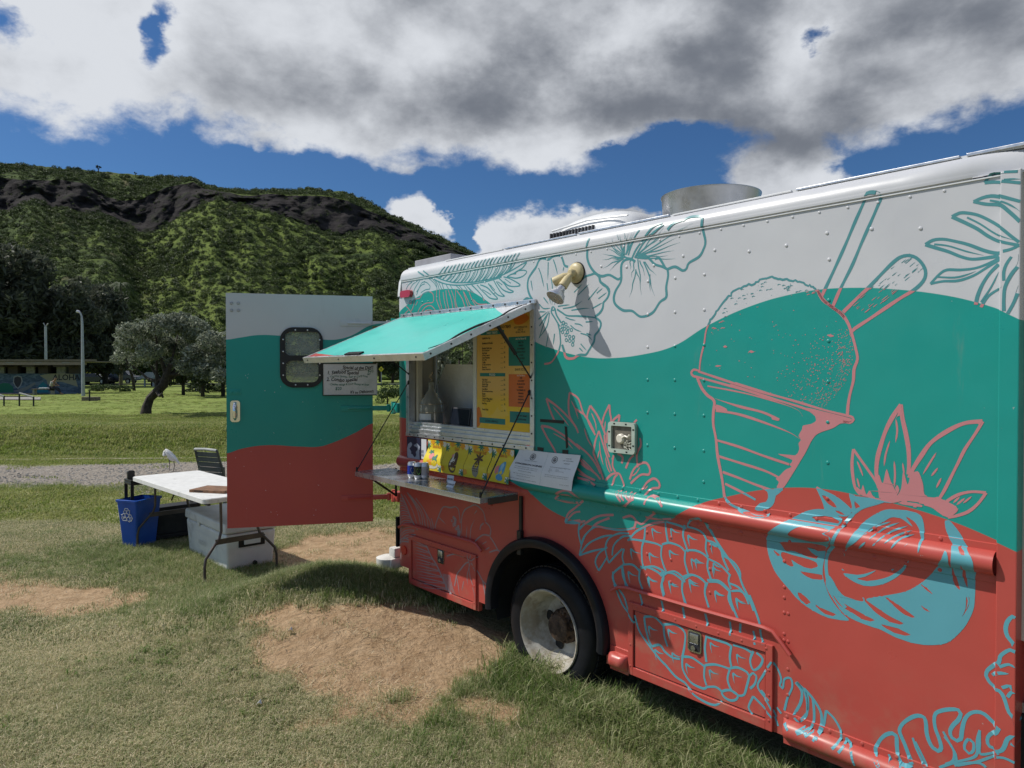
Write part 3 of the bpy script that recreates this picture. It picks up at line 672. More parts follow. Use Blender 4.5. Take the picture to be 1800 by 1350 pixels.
for i in range(16):
    a = i*2.4; L = rs.uniform(2.3, 3.2); up = rs.uniform(-.1, .9); mb = MB(); sp = []
    for k in range(9):
        q = k/8; sp.append(Vector((math.cos(a)*L*q+.1, math.sin(a)*L*q, hp+up*L*q*.9-1.25*L*q*q)))
    mb.tube(sp, [.04*(1-k/9)+.008 for k in range(9)], 4)
    sd = Vector((-math.sin(a), math.cos(a), 0))
    for k in range(1, 9):
        for e in (-1, 1):
            for j in (0, .5):
                p = sp[k-1].lerp(sp[k], j); l = .75*math.sin(math.pi*min(1, .12+k/9)); tip = p+sd*e*l*.7+(sp[k]-sp[k-1]).normalized()*l*.4-Vector((0, 0, l*.55))
                w_ = (sp[k]-sp[k-1]).normalized()*.05; mb.add([p-w_, p+w_, tip], [(0, 1, 2)])
    mb.build('frond', M['midleaf'], pr, fixn=False)
# bushes on the hillside
pb = []
for i in range(5):
    mb = MB(); rs = random.Random(300+i); leafcloud(mb, [(rs.uniform(-.5, .5), rs.uniform(-.5, .5), rs.uniform(.1, .6), .6, .6, .45) for _ in range(5)], 150, .16, rs, flat=.4); me = mb.mesh('bush_clump'); me.materials.append(M['bush']); pb.append(proto(me))
iu = rng.uniform(80, 360, 150000); it = rng.uniform(2, nr-4, 150000)
i0 = iu.astype(int); j0 = it.astype(int); fu = (iu-i0)[:, None]; ft = (it-j0)[:, None]
P = (HV[j0, i0]*(1-fu)+HV[j0, i0+1]*fu)*(1-ft)+(HV[j0+1, i0]*(1-fu)+HV[j0+1, i0+1]*fu)*ft
pat = fbm(P[:, 0], P[:, 1], .03, 91, 4); iscl = (j0 >= NT_) & (j0 < NT_+NC_)
grassy = np.exp(-((P[:, 0]/P[:, 1]+.33)/.14)**2)*.22
k = rng.random(len(P)) < np.where(iscl, .04, np.clip((pat-.38-grassy*1.3)*2.6, .22, .8))
k &= (P[:, 0] < .15*P[:, 1])
P = P[k]; iscl = iscl[k]
scatter('hillside_bushes', P, (.45+2.0*rng.random(len(P))**3.2)*(.45+P[:, 1]/650)*np.where(iscl, .45, 1), rng.uniform(0, 6.28, len(P)), pb)
# ================================================================== FOOD TRUCK (local x along the side towards the cab, y inwards, z up)
truck = empty('food_truck', tuple(R0), math.atan2(D.y, D.x), 'white, teal and coral food truck painted with tropical fruit and flowers', 'food truck')
TW = Matrix.Translation(R0) @ Matrix.Rotation(math.atan2(D.y, D.x), 4, 'Z')
def L(s, n, z): return (s, -n, z)
def curve_mask(t, sx, sz, pts, s0, s1, zmax=3.):
    """1 above the painted wave line z = f(s)"""
    fc = t.n('ShaderNodeFloatCurve'); c = fc.mapping.curves[0]
    P = sorted(((s-s0)/(s1-s0), z/zmax) for s, z in pts); P = [(0, P[0][1])]+[p for p in P if .001 < p[0] < .999]+[(1, P[-1][1])]
    while len(c.points) < len(P): c.points.new(.5, .5)
    for q, (a, b_) in zip(c.points, P): q.location = (a, b_)
    fc.mapping.update(); t.put(fc.inputs['Value'], (sx-s0)/(s1-s0))
    d = sz-E(t, fc.outputs[0])*zmax
    return t.ramp(d, -.0012, .0012, smooth=False)
W1 = [wallp(*p) for p in ((693, 553), (713, 538), (735.6, 521), (769, 509.5), (795.6, 508), (824, 511), (847, 523), (871, 541), (905, 573), (945.5, 603), (969, 612), (1002, 622), (1035.6, 628.4), (1075.6, 629.5), (1130, 623), (1180, 610), (1245, 571.6), (1328, 535), (1390, 517.5), (1435, 509.6), (1500, 505.8), (1577.8, 508.9), (1666.7, 520), (1722, 533), (1757.8, 544.4), (1789, 559))]
W2 = [wallp(*p) for p in ((692, 733), (716, 736), (760, 755), (810, 788), (870, 828), (917, 849.6), (940, 874), (970, 898), (1014, 917), (1058, 927.5), (1088, 929), (1132, 927), (1177, 914), (1208, 899), (1236, 884), (1281, 872.6), (1340, 861), (1400, 857), (1450, 860), (1503.7, 869.6), (1563, 883), (1658, 911), (1758.5, 952.6), (1789.6, 967.4))]
W1 += [(4.6, W1[-1][1]-.16), (5.0, W1[-1][1]-.3), (5.5, W1[-1][1]-.25), (6.3, W1[-1][1])]; W2 += [(4.7, W2[-1][1]-.1), (5.2, W2[-1][1]-.18), (6.3, W2[-1][1])]
WHITE, TEAL, CORAL = (.58, .59, .615), (.011, .30, .258), (.49, .080, .064)
S_WHITE, S_TEAL, S_CORAL = (.075, .27, .29), (.56, .22, .235), (.11, .37, .44)
def wavemat(name, cols, mode, w1=W1, w2=W2, s0=-.4, s1=6.6, rough=.34, strokes=False):
    m = bpy.data.materials.new(name); m.use_nodes = True; nt = m.node_tree; t = NT(nt); b = nt.nodes['Principled BSDF']
    if mode == 'attr': vec = E(t, t.attr('painted').outputs['Vector'])
    else:
        tcn = t.n('ShaderNodeTexCoord'); tcn.object = mode if mode != 'self' else None; vec = E(t, tcn.outputs['Object'])
    x, y, z = t.sep(vec)
    a = curve_mask(t, x, z, w1, s0, s1); c = curve_mask(t, x, z, w2, s0, s1)
    cc = t.mix(a, t.mix(c, cols[2], cols[1]), cols[0])
    wl = t.noise(vec, 1.1, 6, .6); cc = t.mix(t.ramp(wl, .35, .7), t.mix(1., cc, (.93, .93, .94), 'MULTIPLY'), cc)
    if not strokes:
        g = t.noise(t.vmath('MULTIPLY', vec, (3., 3., .5)), 2.2, 8, .7, .3); cc = t.mix(t.ramp(g, .60, .78, 0., .22), cc, (.30, .25, .20))
        sp = t.noise(vec, 42, 3, .6); cc = t.mix(t.ramp(sp, .735, .755, 0., .55), cc, (.42, .42, .40))
        low = t.ramp(z, .9, .25, 0., 1.)*t.ramp(t.noise(vec, 7, 6, .65, 0, (4, 4, 4)), .45, .7, 0., .45); cc = t.mix(low, cc, (.33, .22, .15))
    t.put(b.inputs['Base Color'], cc); t.put(b.inputs['Roughness'], t.ramp(t.noise(vec, 3, 5, .6), .3, .7, rough-.07, rough+.1)); b.inputs['Specular IOR Level'].default_value = .45
    bp = t.n('ShaderNodeBump'); bp.inputs['Strength'].default_value = .5; bp.inputs['Distance'].default_value = .03
    t.put(bp.inputs['Height'], t.noise(vec, 1.3, 3, .5)+t.noise(vec, 220, 2, .5)*.006); nt.links.new(bp.outputs[0], b.inputs['Normal'])
    return m
PAINT = wavemat('mural_paint', (WHITE, TEAL, CORAL), truck)
STROKE = wavemat('mural_lines', (S_WHITE, S_TEAL, S_CORAL), truck, strokes=True, rough=.38)
FADED = wavemat('faded_mural_lines', (S_WHITE, S_TEAL, (.30, .235, .25)), truck, strokes=True, rough=.5)
PAINT_A = wavemat('awning_paint', (WHITE, (.07, .55, .475), CORAL), 'attr')

# --- surface profile: how far the skin stands out at (s, z)
ZT = 2.745
def bulge(z, c, hz=.046, d=.05): u = (z-c)/hz; return d*math.sqrt(max(0, 1-u*u)) if abs(u) < 1 else 0.
BOX1 = [wallp(*p) for p in ((721.7, 936.8), (838.8, 957), (838.8, 1072.8), (720.4, 1025))]; BOX2 = [wallp(*p) for p in ((1109.5, 1054), (1359.8, 1118.4), (1362.5, 1289.8), (1104.8, 1181.5))]
B1 = (.243, 1.112, .308, .702); B2 = (2.500, 3.372, .303, .712); FR = .016
def prof(s, z):
    if s > 4.336: return -.13
    if s > 4.2685 and z < ZT: return .03
    if s < .12 and z < ZT: return -.115+.115*math.sqrt(max(0, 1-((.12-s)/.115)**2))
    if z > ZT:
        if z < ZT+.016: return .009
        u = min(1, (z-ZT-.016)/.085); return -.085+.093*math.sqrt(max(0, 1-u*u))
    if 1.205 < z < 1.357: return .007+bulge(z, 1.283)
    if s > 3.42 and .268 < z < .42: return .007+bulge(z, .345)
    for a0, a1, z0, z1 in (B1, B2):
        if a0 < s < a1 and z0 < z < z1:
            return FR if (s < a0+.035 or s > a1-.035 or z < z0+.045 or z > z1-.04) else .006
    return 0.
def Ls(s, z, lift=0.): return L(s, prof(s, z)+lift*(3 if z > ZT else 1), z+(lift*3 if z > ZT+.016 else 0))

# --- side skin with wheel arch and window cut out
AC = (1.803, .43); S_END = 4.267
arch = [(AC[0]+.525*math.cos(q), AC[1]+.487*math.sin(q)) for q in np.linspace(math.pi, 0, 26)]
outline = [(.12, ZT+.006), (.12, .42), (.235, .42), (.235, .304), (1.13, .304), (1.13, .372), (1.278, .372)]+arch+[(2.33, .304), (S_END, .30), (S_END, ZT+.006)]
WIN = (.215, 1.705, 1.505, 2.435)
hole = [(WIN[0], WIN[2]), (WIN[1], WIN[2]), (WIN[1], WIN[3]), (WIN[0], WIN[3])]
mb = MB(); mb.tess([outline, hole], lambda a, b: L(a, 0, b))
mb.tess([outline, hole], lambda a, b: L(a, -.03, b))
for lp_ in (outline, hole):
    n = len(lp_)
    mb.add([L(a, 0, b) for a, b in lp_]+[L(a, -.03, b) for a, b in lp_], [(i, (i+1) % n, n+(i+1) % n, n+i) for i in range(n)])
mb.build('side_panel', PAINT, truck)
# narrower front strip, then the recessed cab door
mb = MB(); mb.box(L(S_END+.003, .030, .30), L(4.335, -.12, ZT-.002), .004); mb.build('door_jamb_strip', PAINT, truck)
mb = MB(); mb.box(L(4.337, -.13, .42), L(5.25, -.16, ZT-.03)); mb.build('sliding_cab_door', PAINT, truck)
mb = MB(); mb.box(L(5.25, 0, .30), L(6.2, -.03, ZT-.004), .004); mb.box(L(4.337, -.0, .30), L(5.248, -.15, .41)); mb.build('cab_side', PAINT, truck)
mb = MB(); mb.box(L(6.2, -.05, .35), L(6.25, -2.15, 2.6), .02); mb.build('cab_front', M['white_paint'], truck)
# roof cove: extruded profile with double lip
def extrude_profile(name, zs, s0, s1, mtl, step=.25, fn=None, caps=True):
    mb = MB(); ss = np.linspace(s0, s1, max(2, int((s1-s0)/step)+1)); n = len(zs); vs = [(fn(s, z) if fn else Ls(s, z)) for s in ss for z in zs]
    mb.add(vs, [(i*n+k, i*n+k+1, (i+1)*n+k+1, (i+1)*n+k) for i in range(len(ss)-1) for k in range(n-1)], True)
    return mb.build(name, mtl, truck)
zs = [ZT-.006, ZT+.0005, ZT+.003, ZT+.008, ZT+.012, ZT+.016]+[ZT+.016+.085*math.sin(q) for q in np.linspace(.05, math.pi/2, 16)]
def fcove(s, z):
    if z <= ZT: return L(s, -.001 if z < ZT-.003 else .009, z)
    return Ls(s, z)
extrude_profile('roof_cove', zs, .12, 6.2, PAINT, fn=fcove)
mb = MB()
mb.box(L(.12, .0, ZT-.012), L(6.2, .006, ZT-.007)); mb.build('drip_rail', M['white_paint'], truck)
ZR = ZT+.101
mb = MB(); mb.box(L(.10, -.080, ZR), L(6.2, -2.12, ZR+.012)); mb.build('roof', M['white_paint'], truck)
for i in range(8):  # overlapping roof sheets with raised, slightly bent edges
    s_ = .62+i*.70; mb = MB(); mb.box(L(s_+.01, -.070, ZR+.004), L(s_+.685, -.25, ZR+.013+.002*(i % 3)), .002); mb.build('roof_sheet', M['alu'] if i % 3 else M['white_paint'], truck)
# rear corner post: rounded, with a cast cap
mb = MB(); q_ = np.linspace(0, math.pi/2, 9); pr_ = [(.12-.115*math.sin(q), -.115+.115*math.cos(q)) for q in q_]
def post(z0, z1, name, off=0.):
    mb = MB(); n = len(pr_); mb.add([L(a, b+off, z0) for a, b in pr_]+[L(a, b+off, z1) for a, b in pr_], [(i, i+1, n+i+1, n+i) for i in range(n-1)], True); mb.build(name, PAINT, truck)
post(.42, 2.62, 'corner_post')
mb = MB(); rows = []
for z, k in ((2.62, 1.06), (2.65, 1.06), (2.74, .98), (2.80, .84), (2.835, .6), (2.845, .3)):
    rows.append([L(.12-.118*k*math.sin(q), -.115+.12*k*math.cos(q)-(.0 if k > .9 else (1-k)*.05), z) for q in q_])
n = len(q_); mb.add([p for r_ in rows for p in r_], [(j*n+i, j*n+i+1, (j+1)*n+i+1, (j+1)*n+i) for j in range(len(rows)-1) for i in range(n-1)], True); mb.build('corner_cap', M['white_paint'], truck)
# rub rails
def rail(name, z0, z1, c, s0, s1, ends=True):
    zz = [z0, z0+.002]+[z0+.002+(c-.046-z0-.002)*.9]+list(c-.046*np.cos(np.linspace(0, math.pi, 15)))+[c+.046+.001, z1-.002, z1]
    def fn(s, z):
        e = 1.
        if ends:
            d = min(s-s0, s1-s)
            if d < .045: e = math.sqrt(max(0, 1-((.045-d)/.045)**2))
        return L(s, (0 if z in (z0, z1) else .007)+bulge(z, c)*e, z)
    mb = MB(); ss = sorted(set(list(np.linspace(s0, s1, max(4, int((s1-s0)/.3)+2)))+[s0+.045*k/5 for k in range(6)]+[s1-.045*k/5 for k in range(6)]))
    n = len(zz); mb.add([fn(s, z) for s in ss for z in zz], [(i*n+k, i*n+k+1, (i+1)*n+k+1, (i+1)*n+k) for i in range(len(ss)-1) for k in range(n-1)], True)
    return mb.build(name, PAINT, truck)
rail('rub_rail', 1.206, 1.356, 1.283, .125, S_END-.002, False)
rail('lower_rub_rail', .269, .419, .345, 3.425, S_END-.002, True)
rail('rub_rail_stub', .285, .425, .352, 2.362, 2.498, True)
# storage lockers
def locker(B, handle_s, handle_z, drip):
    s0, s1, z0, z1 = B; mb = MB()
    mb.box(L(s0, .016, z0), L(s0+.035, .0, z1), .003); mb.box(L(s1-.035, .016, z0), L(s1, .0, z1), .003)
    mb.box(L(s0+.035, .0161, z1-.04), L(s1-.035, .0, z1), .003); mb.box(L(s0+.035, .0161, z0), L(s1-.035, .0, z0+.045), .003)
    mb.build('locker_frame', PAINT, truck)
    mb = MB(); g = .006; mb.box(L(s0+.035+g, .006, z0+.045+g), L(s1-.035-g, .001, z1-.04-g), .002); door = mb.build('locker_door', PAINT, truck)
    mb = MB(); mb.box(L(s0+.035, .0013, z0+.045), L(s1-.035, .0002, z1-.04)); mb.build('locker_gap', M['grille'], truck)
    mb = MB(); mb.tube([L(a, .022, b) for a, b in drip], .011, 6); mb.build('drip_moulding', PAINT, truck)
    hs, hz = handle_s, handle_z; mb = MB()
    mb.prism(rrect(hs-.042, hz-.056, hs+.042, hz+.056, .014), lambda a, b, d: L(a, d, b), .004, .013); f_ = mb.build('paddle_latch', M['chrome'], door)
    mb = MB(); mb.prism(rrect(hs-.034, hz-.048, hs+.034, hz+.048, .008), lambda a, b, d: L(a, d, b), .0131, .0145); mb.build('latch_recess', M['grille'], door)
    mb = MB(); mb.box(L(hs-.027, .018, hz-.010), L(hs+.027, .0146, hz+.042), .004); mb.lathe([(0, .0), (.013, .0), (.013, .012), (.006, .013), (0, .013)], c=(hs, -.0265, hz-.030), axis='Y', seg=12); mb.build('latch_handle', M['steel'], door)
    return door
P1_ = [wallp(*p) for p in ((705, 926), (711, 922), (722, 922), (780, 937), (833, 951), (842, 956), (851, 968))]; P2_ = [wallp(*p) for p in ((1078.8, 1037.6), (1091, 1031), (1105, 1032), (1220, 1066), (1345, 1101), (1362, 1108), (1379, 1130), (1393, 1150))]
h1 = wallp(777, 977); h2 = wallp(1223, 1127)
locker(B1, h1[0], h1[1], P1_); locker(B2, h2[0], h2[1], P2_)
# rivets: thousands of small domes, one part (too small to pick apart)
mb = MB(); bmr = bmesh.new(); bmesh.ops.create_icosphere(bmr, subdivisions=1, radius=.0092); rv = [v_.co.copy() for v_ in bmr.verts]; rf = [[q.index for q in f_.verts] for f_ in bmr.faces]; bmr.free()
def rivet(s, z, lift=0., r_=1.): mb.add([Vector(L(s, prof(s, z)+lift, z))+Vector((p.x*r_, p.y*.55*r_, p.z*r_)) for p in rv], rf, True)
for s in np.arange(.2, 4.2, .125):
    rivet(s, 2.715, 0, .8); rivet(s, 1.343); rivet(s, 1.219) if True else None
for s in np.arange(3.5, 4.2, .14): rivet(s, .408)
for px, zs_ in ((1192, None), (1375, None)): pass
for s in (2.98, 2.80, 3.62, 2.62):
    for z in (2.5, 2.32, 2.14, 1.96, 1.78, 1.60, 1.44):
        if s in (2.80, 2.62) and z < 1.5: continue
        rivet(s, z)
for s in (2.62, 2.78, 3.02, 3.42):
    for z in (1.12, 1.0, .88, .78): rivet(s, z)
for s in np.arange(1.9, 4.1, .19): rivet(s, 2.60+.02*math.sin(s*9))
for z in np.arange(.75, 2.6, .2): rivet(3.42, z) if z < 1.1 else rivet(.42, max(z, 2.46))
for B in (B1, B2):
    for s in np.arange(B[0]+.06, B[1], .13): rivet(s, B[3]-.02, 0, .8)
    for z in np.arange(B[2]+.05, B[3], .12): rivet(B[1]-.017, z, 0, .8); rivet(B[0]+.017, z, 0, .8)
for z in (.4, .5, .62, .75, .88): rivet(3.44, z)
for s, z in ((.5, 2.55), (.62, 2.57), (.5, 2.48), (.9, 2.6), (1.2, 2.63), (1.05, 2.52), (1.3, 2.55)): rivet(s, z, 0, .8)
for s in (1.2, 1.25, 2.42): 
    for z in (.95, 1.05, .7): rivet(s, z, 0, .7)
o = mb.build('rivets', PAINT, truck, fixn=False); o['kind'] = 'stuff'
# fender flare, wheel well, wheel
mb = MB(); sec = [(.0, .0), (.0, .035), (-.012, .052), (-.04, .058), (-.065, .045), (-.07, -.02), (-.05, -.02)]; A = np.linspace(math.pi*1.04, -.04*math.pi, 40)
vs = [L(AC[0]+(.553+a)*math.cos(q), b, AC[1]+(.517+a)*math.sin(q)) for q in A for a, b in sec]; n = len(sec)
mb.add(vs, [(i*n+k, i*n+(k+1) % n, (i+1)*n+(k+1) % n, (i+1)*n+k) for i in range(len(A)-1) for k in range(n)], True); mb.add([vs[i] for i in range(n)], [tuple(range(n))]); mb.add(vs[-n:], [tuple(range(n))]); mb.build('fender_flare', M['fender'], truck)
mb = MB(); A = np.linspace(math.pi*1.1, -.1*math.pi, 24); mb.add([L(AC[0]+.53*math.cos(q), b, AC[1]+.49*math.sin(q)) for q in A for b in (-.031, -.8)], [(2*i, 2*i+1, 2*i+3, 2*i+2) for i in range(23)], True)
mb.tess([[(AC[0]+.53*math.cos(q), AC[1]+.49*math.sin(q)) for q in A]], lambda a, b: L(a, -.8, b)); mb.build('wheel_well', M['under'], truck)
WC = wallp(967, 1108, -.06)
wheel = empty('wheel', L(WC[0], -.05, WC[1]), 0, parent=truck)
mb = MB(); tp = [(.262, -.02), (.268, .004), (.285, .010), (.33, .014), (.365, .008), (.388, -.012), (.398, -.035), (.402, -.06), (.402, -.20), (.396, -.23), (.36, -.25), (.262, -.24)]
mb.lathe([(r_, -h_) for r_, h_ in tp], axis='Y', seg=64)
for i in range(60):
    a = 2*math.pi*i/60
    for o_ in (.045, .09, .135, .18):
        c_, s_ = math.cos(a), math.sin(a); c2, s2 = math.cos(a+.085), math.sin(a+.085)
        mb.add([(.401*c_, o_-.018, .401*s_), (.401*c2, o_-.018, .401*s2), (.401*c2, o_+.018, .401*s2), (.401*c_, o_+.018, .401*s_), (.410*c_, o_-.018, .410*s_), (.410*c2, o_-.018, .410*s2), (.410*c2, o_+.018, .410*s2), (.410*c_, o_+.018, .410*s_)], [(4, 5, 6, 7), (0, 1, 5, 4), (1, 2, 6, 5), (2, 3, 7, 6), (3, 0, 4, 7)])
mb.build('tyre', M['rubber'], wheel)
mb = MB(); rp = [(.256, .01), (.266, -.008), (.262, -.018), (.250, -.012), (.240, .01), (.226, .04), (.214, .06), (.212, .10), (.205, .135), (.185, .165), (.150, .175), (.120, .176), (.105, .178)]
mb.lathe(rp, axis='Y', seg=48)
mb.build('rim', M['rimwhite'], wheel)
for i in range(5):  # hand holes
    a = 2*math.pi*i/5+.5; mb = MB(); mb.lathe([(0, .0), (.034, .0), (.038, .006)], axis='Y', seg=14); mb.v = [(x+.160*math.cos(a), y+.160, z+.160*math.sin(a)) for x, y, z in mb.v]; mb.build('hand_hole', M['under'], wheel)
mb = MB(); mb.lathe([(.115, .176), (.113, .13), (.09, .11), (.085, .075), (.065, .065), (0, .065)], axis='Y', seg=20); mb.build('hub', M['rust'], wheel)
for i in range(10):
    a = 2*math.pi*i/10; mb = MB(); mb.lathe([(.0, .10), (.011, .10), (.011, .13)], axis='Y', seg=6); mb.v = [(x+.094*math.cos(a), y, z+.094*math.sin(a)) for x, y, z in mb.v]; mb.build('wheel_nut', M['rust'], wheel)
# the other wheels, plain but whole
for (s_, n_) in ((WC[0], -1.95), (5.55, -.06), (5.55, -1.95)):
    w2 = empty('wheel', L(s_, n_, WC[1]), 0, parent=truck)
    for ch in list(wheel.children):
        if ch.name.split('.')[0] in ('tyre', 'rim', 'hub'): c = ch.copy(); col.objects.link(c); c.parent = w2
# underbody, far side, interior
mb = MB(); mb.box(L(.12, -.05, .60), L(1.26, -2.15, .72)); mb.box(L(1.26, -.82, .60), L(2.36, -2.15, .72)); mb.box(L(2.36, -.05, .55), L(6.15, -2.15, .72)); mb.box(L(.3, -.06, .34), L(1.1, -.5, .60)); mb.box(L(2.42, -.05, .33), L(5.2, -.5, .55)); mb.tube([L(.2, -.75, .52), L(6, -.75, .52)], .05); mb.tube([L(1.858, -.3, .39), L(1.858, -1.9, .39)], .07); mb.build('underbody', M['under'], truck)
mb = MB(); mb.box(L(.10, -.06, .722), L(1.262, -2.10, .76)); mb.box(L(1.262, -.83, .722), L(2.358, -2.10, .76)); mb.box(L(2.358, -.06, .722), L(6.1, -2.10, .76)); mb.build('floor', M['alu_dull'], truck)
mb = MB(); mb.box(L(.12, -2.125, .35), L(6.2, -2.155, 2.83)); mb.build('far_side', M['white_paint'], truck)
mb = MB(); mb.box(L(.13, -.10, ZR-.06), L(6.1, -2.10, ZR-.04)); mb.build('ceiling', M['white_paint'], truck)
mb = MB(); mb.box(L(.02, -.115, .42), L(.075, -.335, 2.80)); mb.box(L(.02, -1.46, .42), L(.075, -2.14, 2.80)); mb.box(L(.02, -.335, 2.62), L(.075, -1.46, 2.80)); mb.box(L(.02, -.335, .42), L(.075, -1.46, .76)); mb.build('rear_wall', PAINT, truck)
for a_, b_ in ((-.06, -.34), (-1.46, -2.1)): mb = MB(); mb.box(L(.0755, a_, .76), L(.09, b_, 2.78)); mb.build('rear_wall_lining', M['cream'], truck)
mb = MB(); mb.tube([L(.10, -.345, .78), L(.10, -.345, 2.6)], .018); mb.build('grab_rail', M['alu'], truck)
mb = MB(); mb.box(L(1.9, -.04, 1.0), L(6.0, -.06, 2.75)); mb.box(L(.12, -.04, 1.0), L(1.9, -.06, 1.46)); mb.box(L(4.1, -.06, .76), L(4.14, -2.1, 2.76)); mb.box(L(.12, -.04, 2.47), L(1.9, -.06, 2.76)); mb.build('inner_lining', M['cream'], truck)
mb = MB(); mb.box(L(1.0, -1.55, .76), L(4.0, -2.09, 1.6)); mb.box(L(1.6, -1.75, 1.6), L(2.3, -2.09, 2.1)); mb.build('kitchen_counter', M['steel'], truck)
# rear bumper
mb = MB(); mb.box(L(-.20, .02, .36), L(-.02, -2.1, .45), .03); mb.box(L(-.12, -.02, .45), L(-.03, -.14, .53), .015); mb.lathe([(.0, .30), (.075, .30), (.095, .34), (.10, .44), (.06, .455), (0, .46)], c=L(-.13, -.02, 0), seg=16)
mb.build('rear_bumper', mat('chipped_white_paint', (.62, .60, .56), .6, var=.12, dirt=(.25, .2, .15), ds=16), truck)
mb = MB(); mb.box(L(-.012, -.02, .55), L(.012, -.06, .80), .006); mb.build('rubber_buffer', M['rubber'], truck)
# marker light and reflector
a = wallp(717, 517); mb = MB(); mb.prism(rrect(a[0]-.075, a[1]-.028, a[0]+.075, a[1]+.028, .026), lambda x, z, d: L(x, d, z), .0, .03); mb.build('marker_light', M['red_lens'], truck)
a = wallp(711, 967); mb = MB(); mb.lathe([(0, -.008), (.038, -.008), (.038, 0)], c=L(a[0], 0, a[1]), axis='Y', seg=20); mb.build('reflector', M['red_mark'], truck)
# power inlet box
o0, o1 = wallp(1077, 745), wallp(1118, 794); cx, cz = (o0[0]+o1[0])/2, (o0[1]+o1[1])/2; hw, hh = .098, .088
M['inlet'] = mat('pale_green_plastic', (.42, .50, .44), .35)
mb = MB(); fr = lambda x, z, d: L(x, d, z)
mb.prism(rrect(cx-hw, cz-hh, cx+hw, cz+hh, .02), fr, 0, .012)
mb.tess([rrect(cx-hw, cz-hh, cx+hw, cz+hh, .02), rrect(cx-.075, cz-.066, cx+.075, cz+.066, .006)], lambda a, b: L(a, .028, b))
for lp_, d0 in ((rrect(cx-hw, cz-hh, cx+hw, cz+hh, .02), 0), (rrect(cx-.075, cz-.066, cx+.075, cz+.066, .006), .0125)):
    n = len(lp_); mb.add([L(a, .028, b) for a, b in lp_]+[L(a, d0, b) for a, b in lp_], [(i, (i+1) % n, n+(i+1) % n, n+i) for i in range(n)])
inl = mb.build('power_inlet', M['inlet'], truck)
mb = MB(); mb.prism(rrect(cx-.074, cz-.065, cx+.074, cz+.065, .006), fr, .0125, .0135); mb.build('inlet_recess', mat('inlet_grey', (.16, .145, .12), .5, var=.3, vs=20), inl)
mb = MB(); mb.lathe([(0, -.034), (.020, -.034), (.027, -.028), (.029, -.014)], c=L(cx-.008, 0, cz-.006), axis='Y', seg=20); mb.tube([L(cx+.01, .03, cz-.0), L(cx+.03, .03, cz+.012), L(cx+.05, .028, cz+.005), L(cx+.06, .027, cz+.02)], .006, 6); mb.build('inlet_plug', mat('ivory_plastic', (.75, .70, .60), .4), inl)
mb = MB()
for i in range(10): a_ = random.uniform(0, 6); c_ = (cx+.045+random.uniform(-.02, .02), cz-.035+random.uniform(-.018, .02)); mb.tube([L(c_[0]+.012*math.cos(a_+k*.9), .02+.001*k, c_[1]+.01*math.sin(a_+k*.9)) for k in range(7)], .0022, 4)
mb.build('wire_tangle', mat('wire_clear', (.5, .5, .42), .4), inl)
mb = MB()
for x_, z_ in ((-.05, .078), (.035, .078), (-.045, -.078), (.04, -.078), (-.088, .03), (-.088, -.05), (.088, .05), (.088, -.04)): mb.box(L(cx+x_-.006, .0292, cz+z_-.004), L(cx+x_+.006, .028, cz+z_+.004))
mb.build('inlet_slots', M['black'], inl)['kind'] = 'stuff'
# twin floodlight, one bulb missing
fs, fz = wallp(1014, 480); fl = empty('floodlight', L(fs, 0, fz), 0, parent=truck)
mb = MB(); mb.lathe([(.068, 0), (.066, -.006), (.0, -.006)], axis='Y', seg=28); mb.build('gasket', M['black'], fl)
mb = MB(); mb.lathe([(.062, -.006), (.062, -.014), (.052, -.026), (.03, -.032), (0, -.033)], axis='Y', seg=28)
mb.lathe([(.026, -.03), (.026, -.055), (.018, -.065), (0, -.066)], c=(0, 0, -.005), axis='Y', seg=16); mb.build('base', M['amber'], fl)
def socket(name, d, rs_, m_, base=(0, -.05, -.01)):
    dv = Vector(d).normalized(); B_ = Vector(base); mb = MB(); mb.tube([B_+dv*h_ for h_, _ in rs_], [r_ for _, r_ in rs_], 20); return mb.build(name, m_, fl)
socket('lamp_socket', (-.78, -.40, -.36), [(0, .012), (.03, .022), (.04, .027), (.115, .030), (.118, .024)], M['amber'])
socket('lamp_socket', (-.10, -.55, -.72), [(0, .012), (.03, .022), (.04, .026), (.10, .029), (.103, .026)], M['amber'])
socket('bulb', (-.10, -.55, -.72), [(.10, .022), (.115, .024), (.14, .034), (.165, .052), (.185, .060), (.190, .058), (.191, .03)], mat('silver_bulb', (.7, .7, .72), .25, .8, var=.1))
# roof gear
av = empty('air_conditioner', tuple(TW.inverted() @ Vector((.84, 5.55, ZR+.012))), 0, parent=truck)
mb = MB(); bm = bmesh.new(); bmesh.ops.create_uvsphere(bm, u_segments=40, v_segments=20, radius=1)
for p in bm.verts:
    x, y, z = p.co; sg_ = lambda q, e: math.copysign(abs(q)**e, q); r_ = math.hypot(x, y)
    k = (r_**.35)/max(1e-6, r_); an = math.atan2(y, x); cx_, cy_ = sg_(math.cos(an), .45), sg_(math.sin(an), .45); rr_ = r_**.35
    p.co = Vector((cx_*rr_*.44*(1-.12*max(0, z)), cy_*rr_*.38*(1-.12*max(0, z)), .15+(.20 if z > 0 else .15)*sg_(z, .6)*(1-.18*(cx_*rr_)**2)))
mb.bm(bm, True); mb.build('shell', M['white_paint'], av)
mb = MB()
for i in range(14): x_ = -.39+i*.034; mb.box((x_, -.384, .12), (x_+.016, -.33, .23), .003)
mb.build('grille_slots', M['grille'], av)
mb = MB(); mb.tube([(-.38, -.365, .25), (0, -.372, .275), (.38, -.365, .25)], .008); mb.build('trim', M['white_paint'], av)
hv = empty('exhaust_curb', tuple(TW.inverted() @ Vector((1.39, 5.0, ZR+.012))), 0, parent=truck)
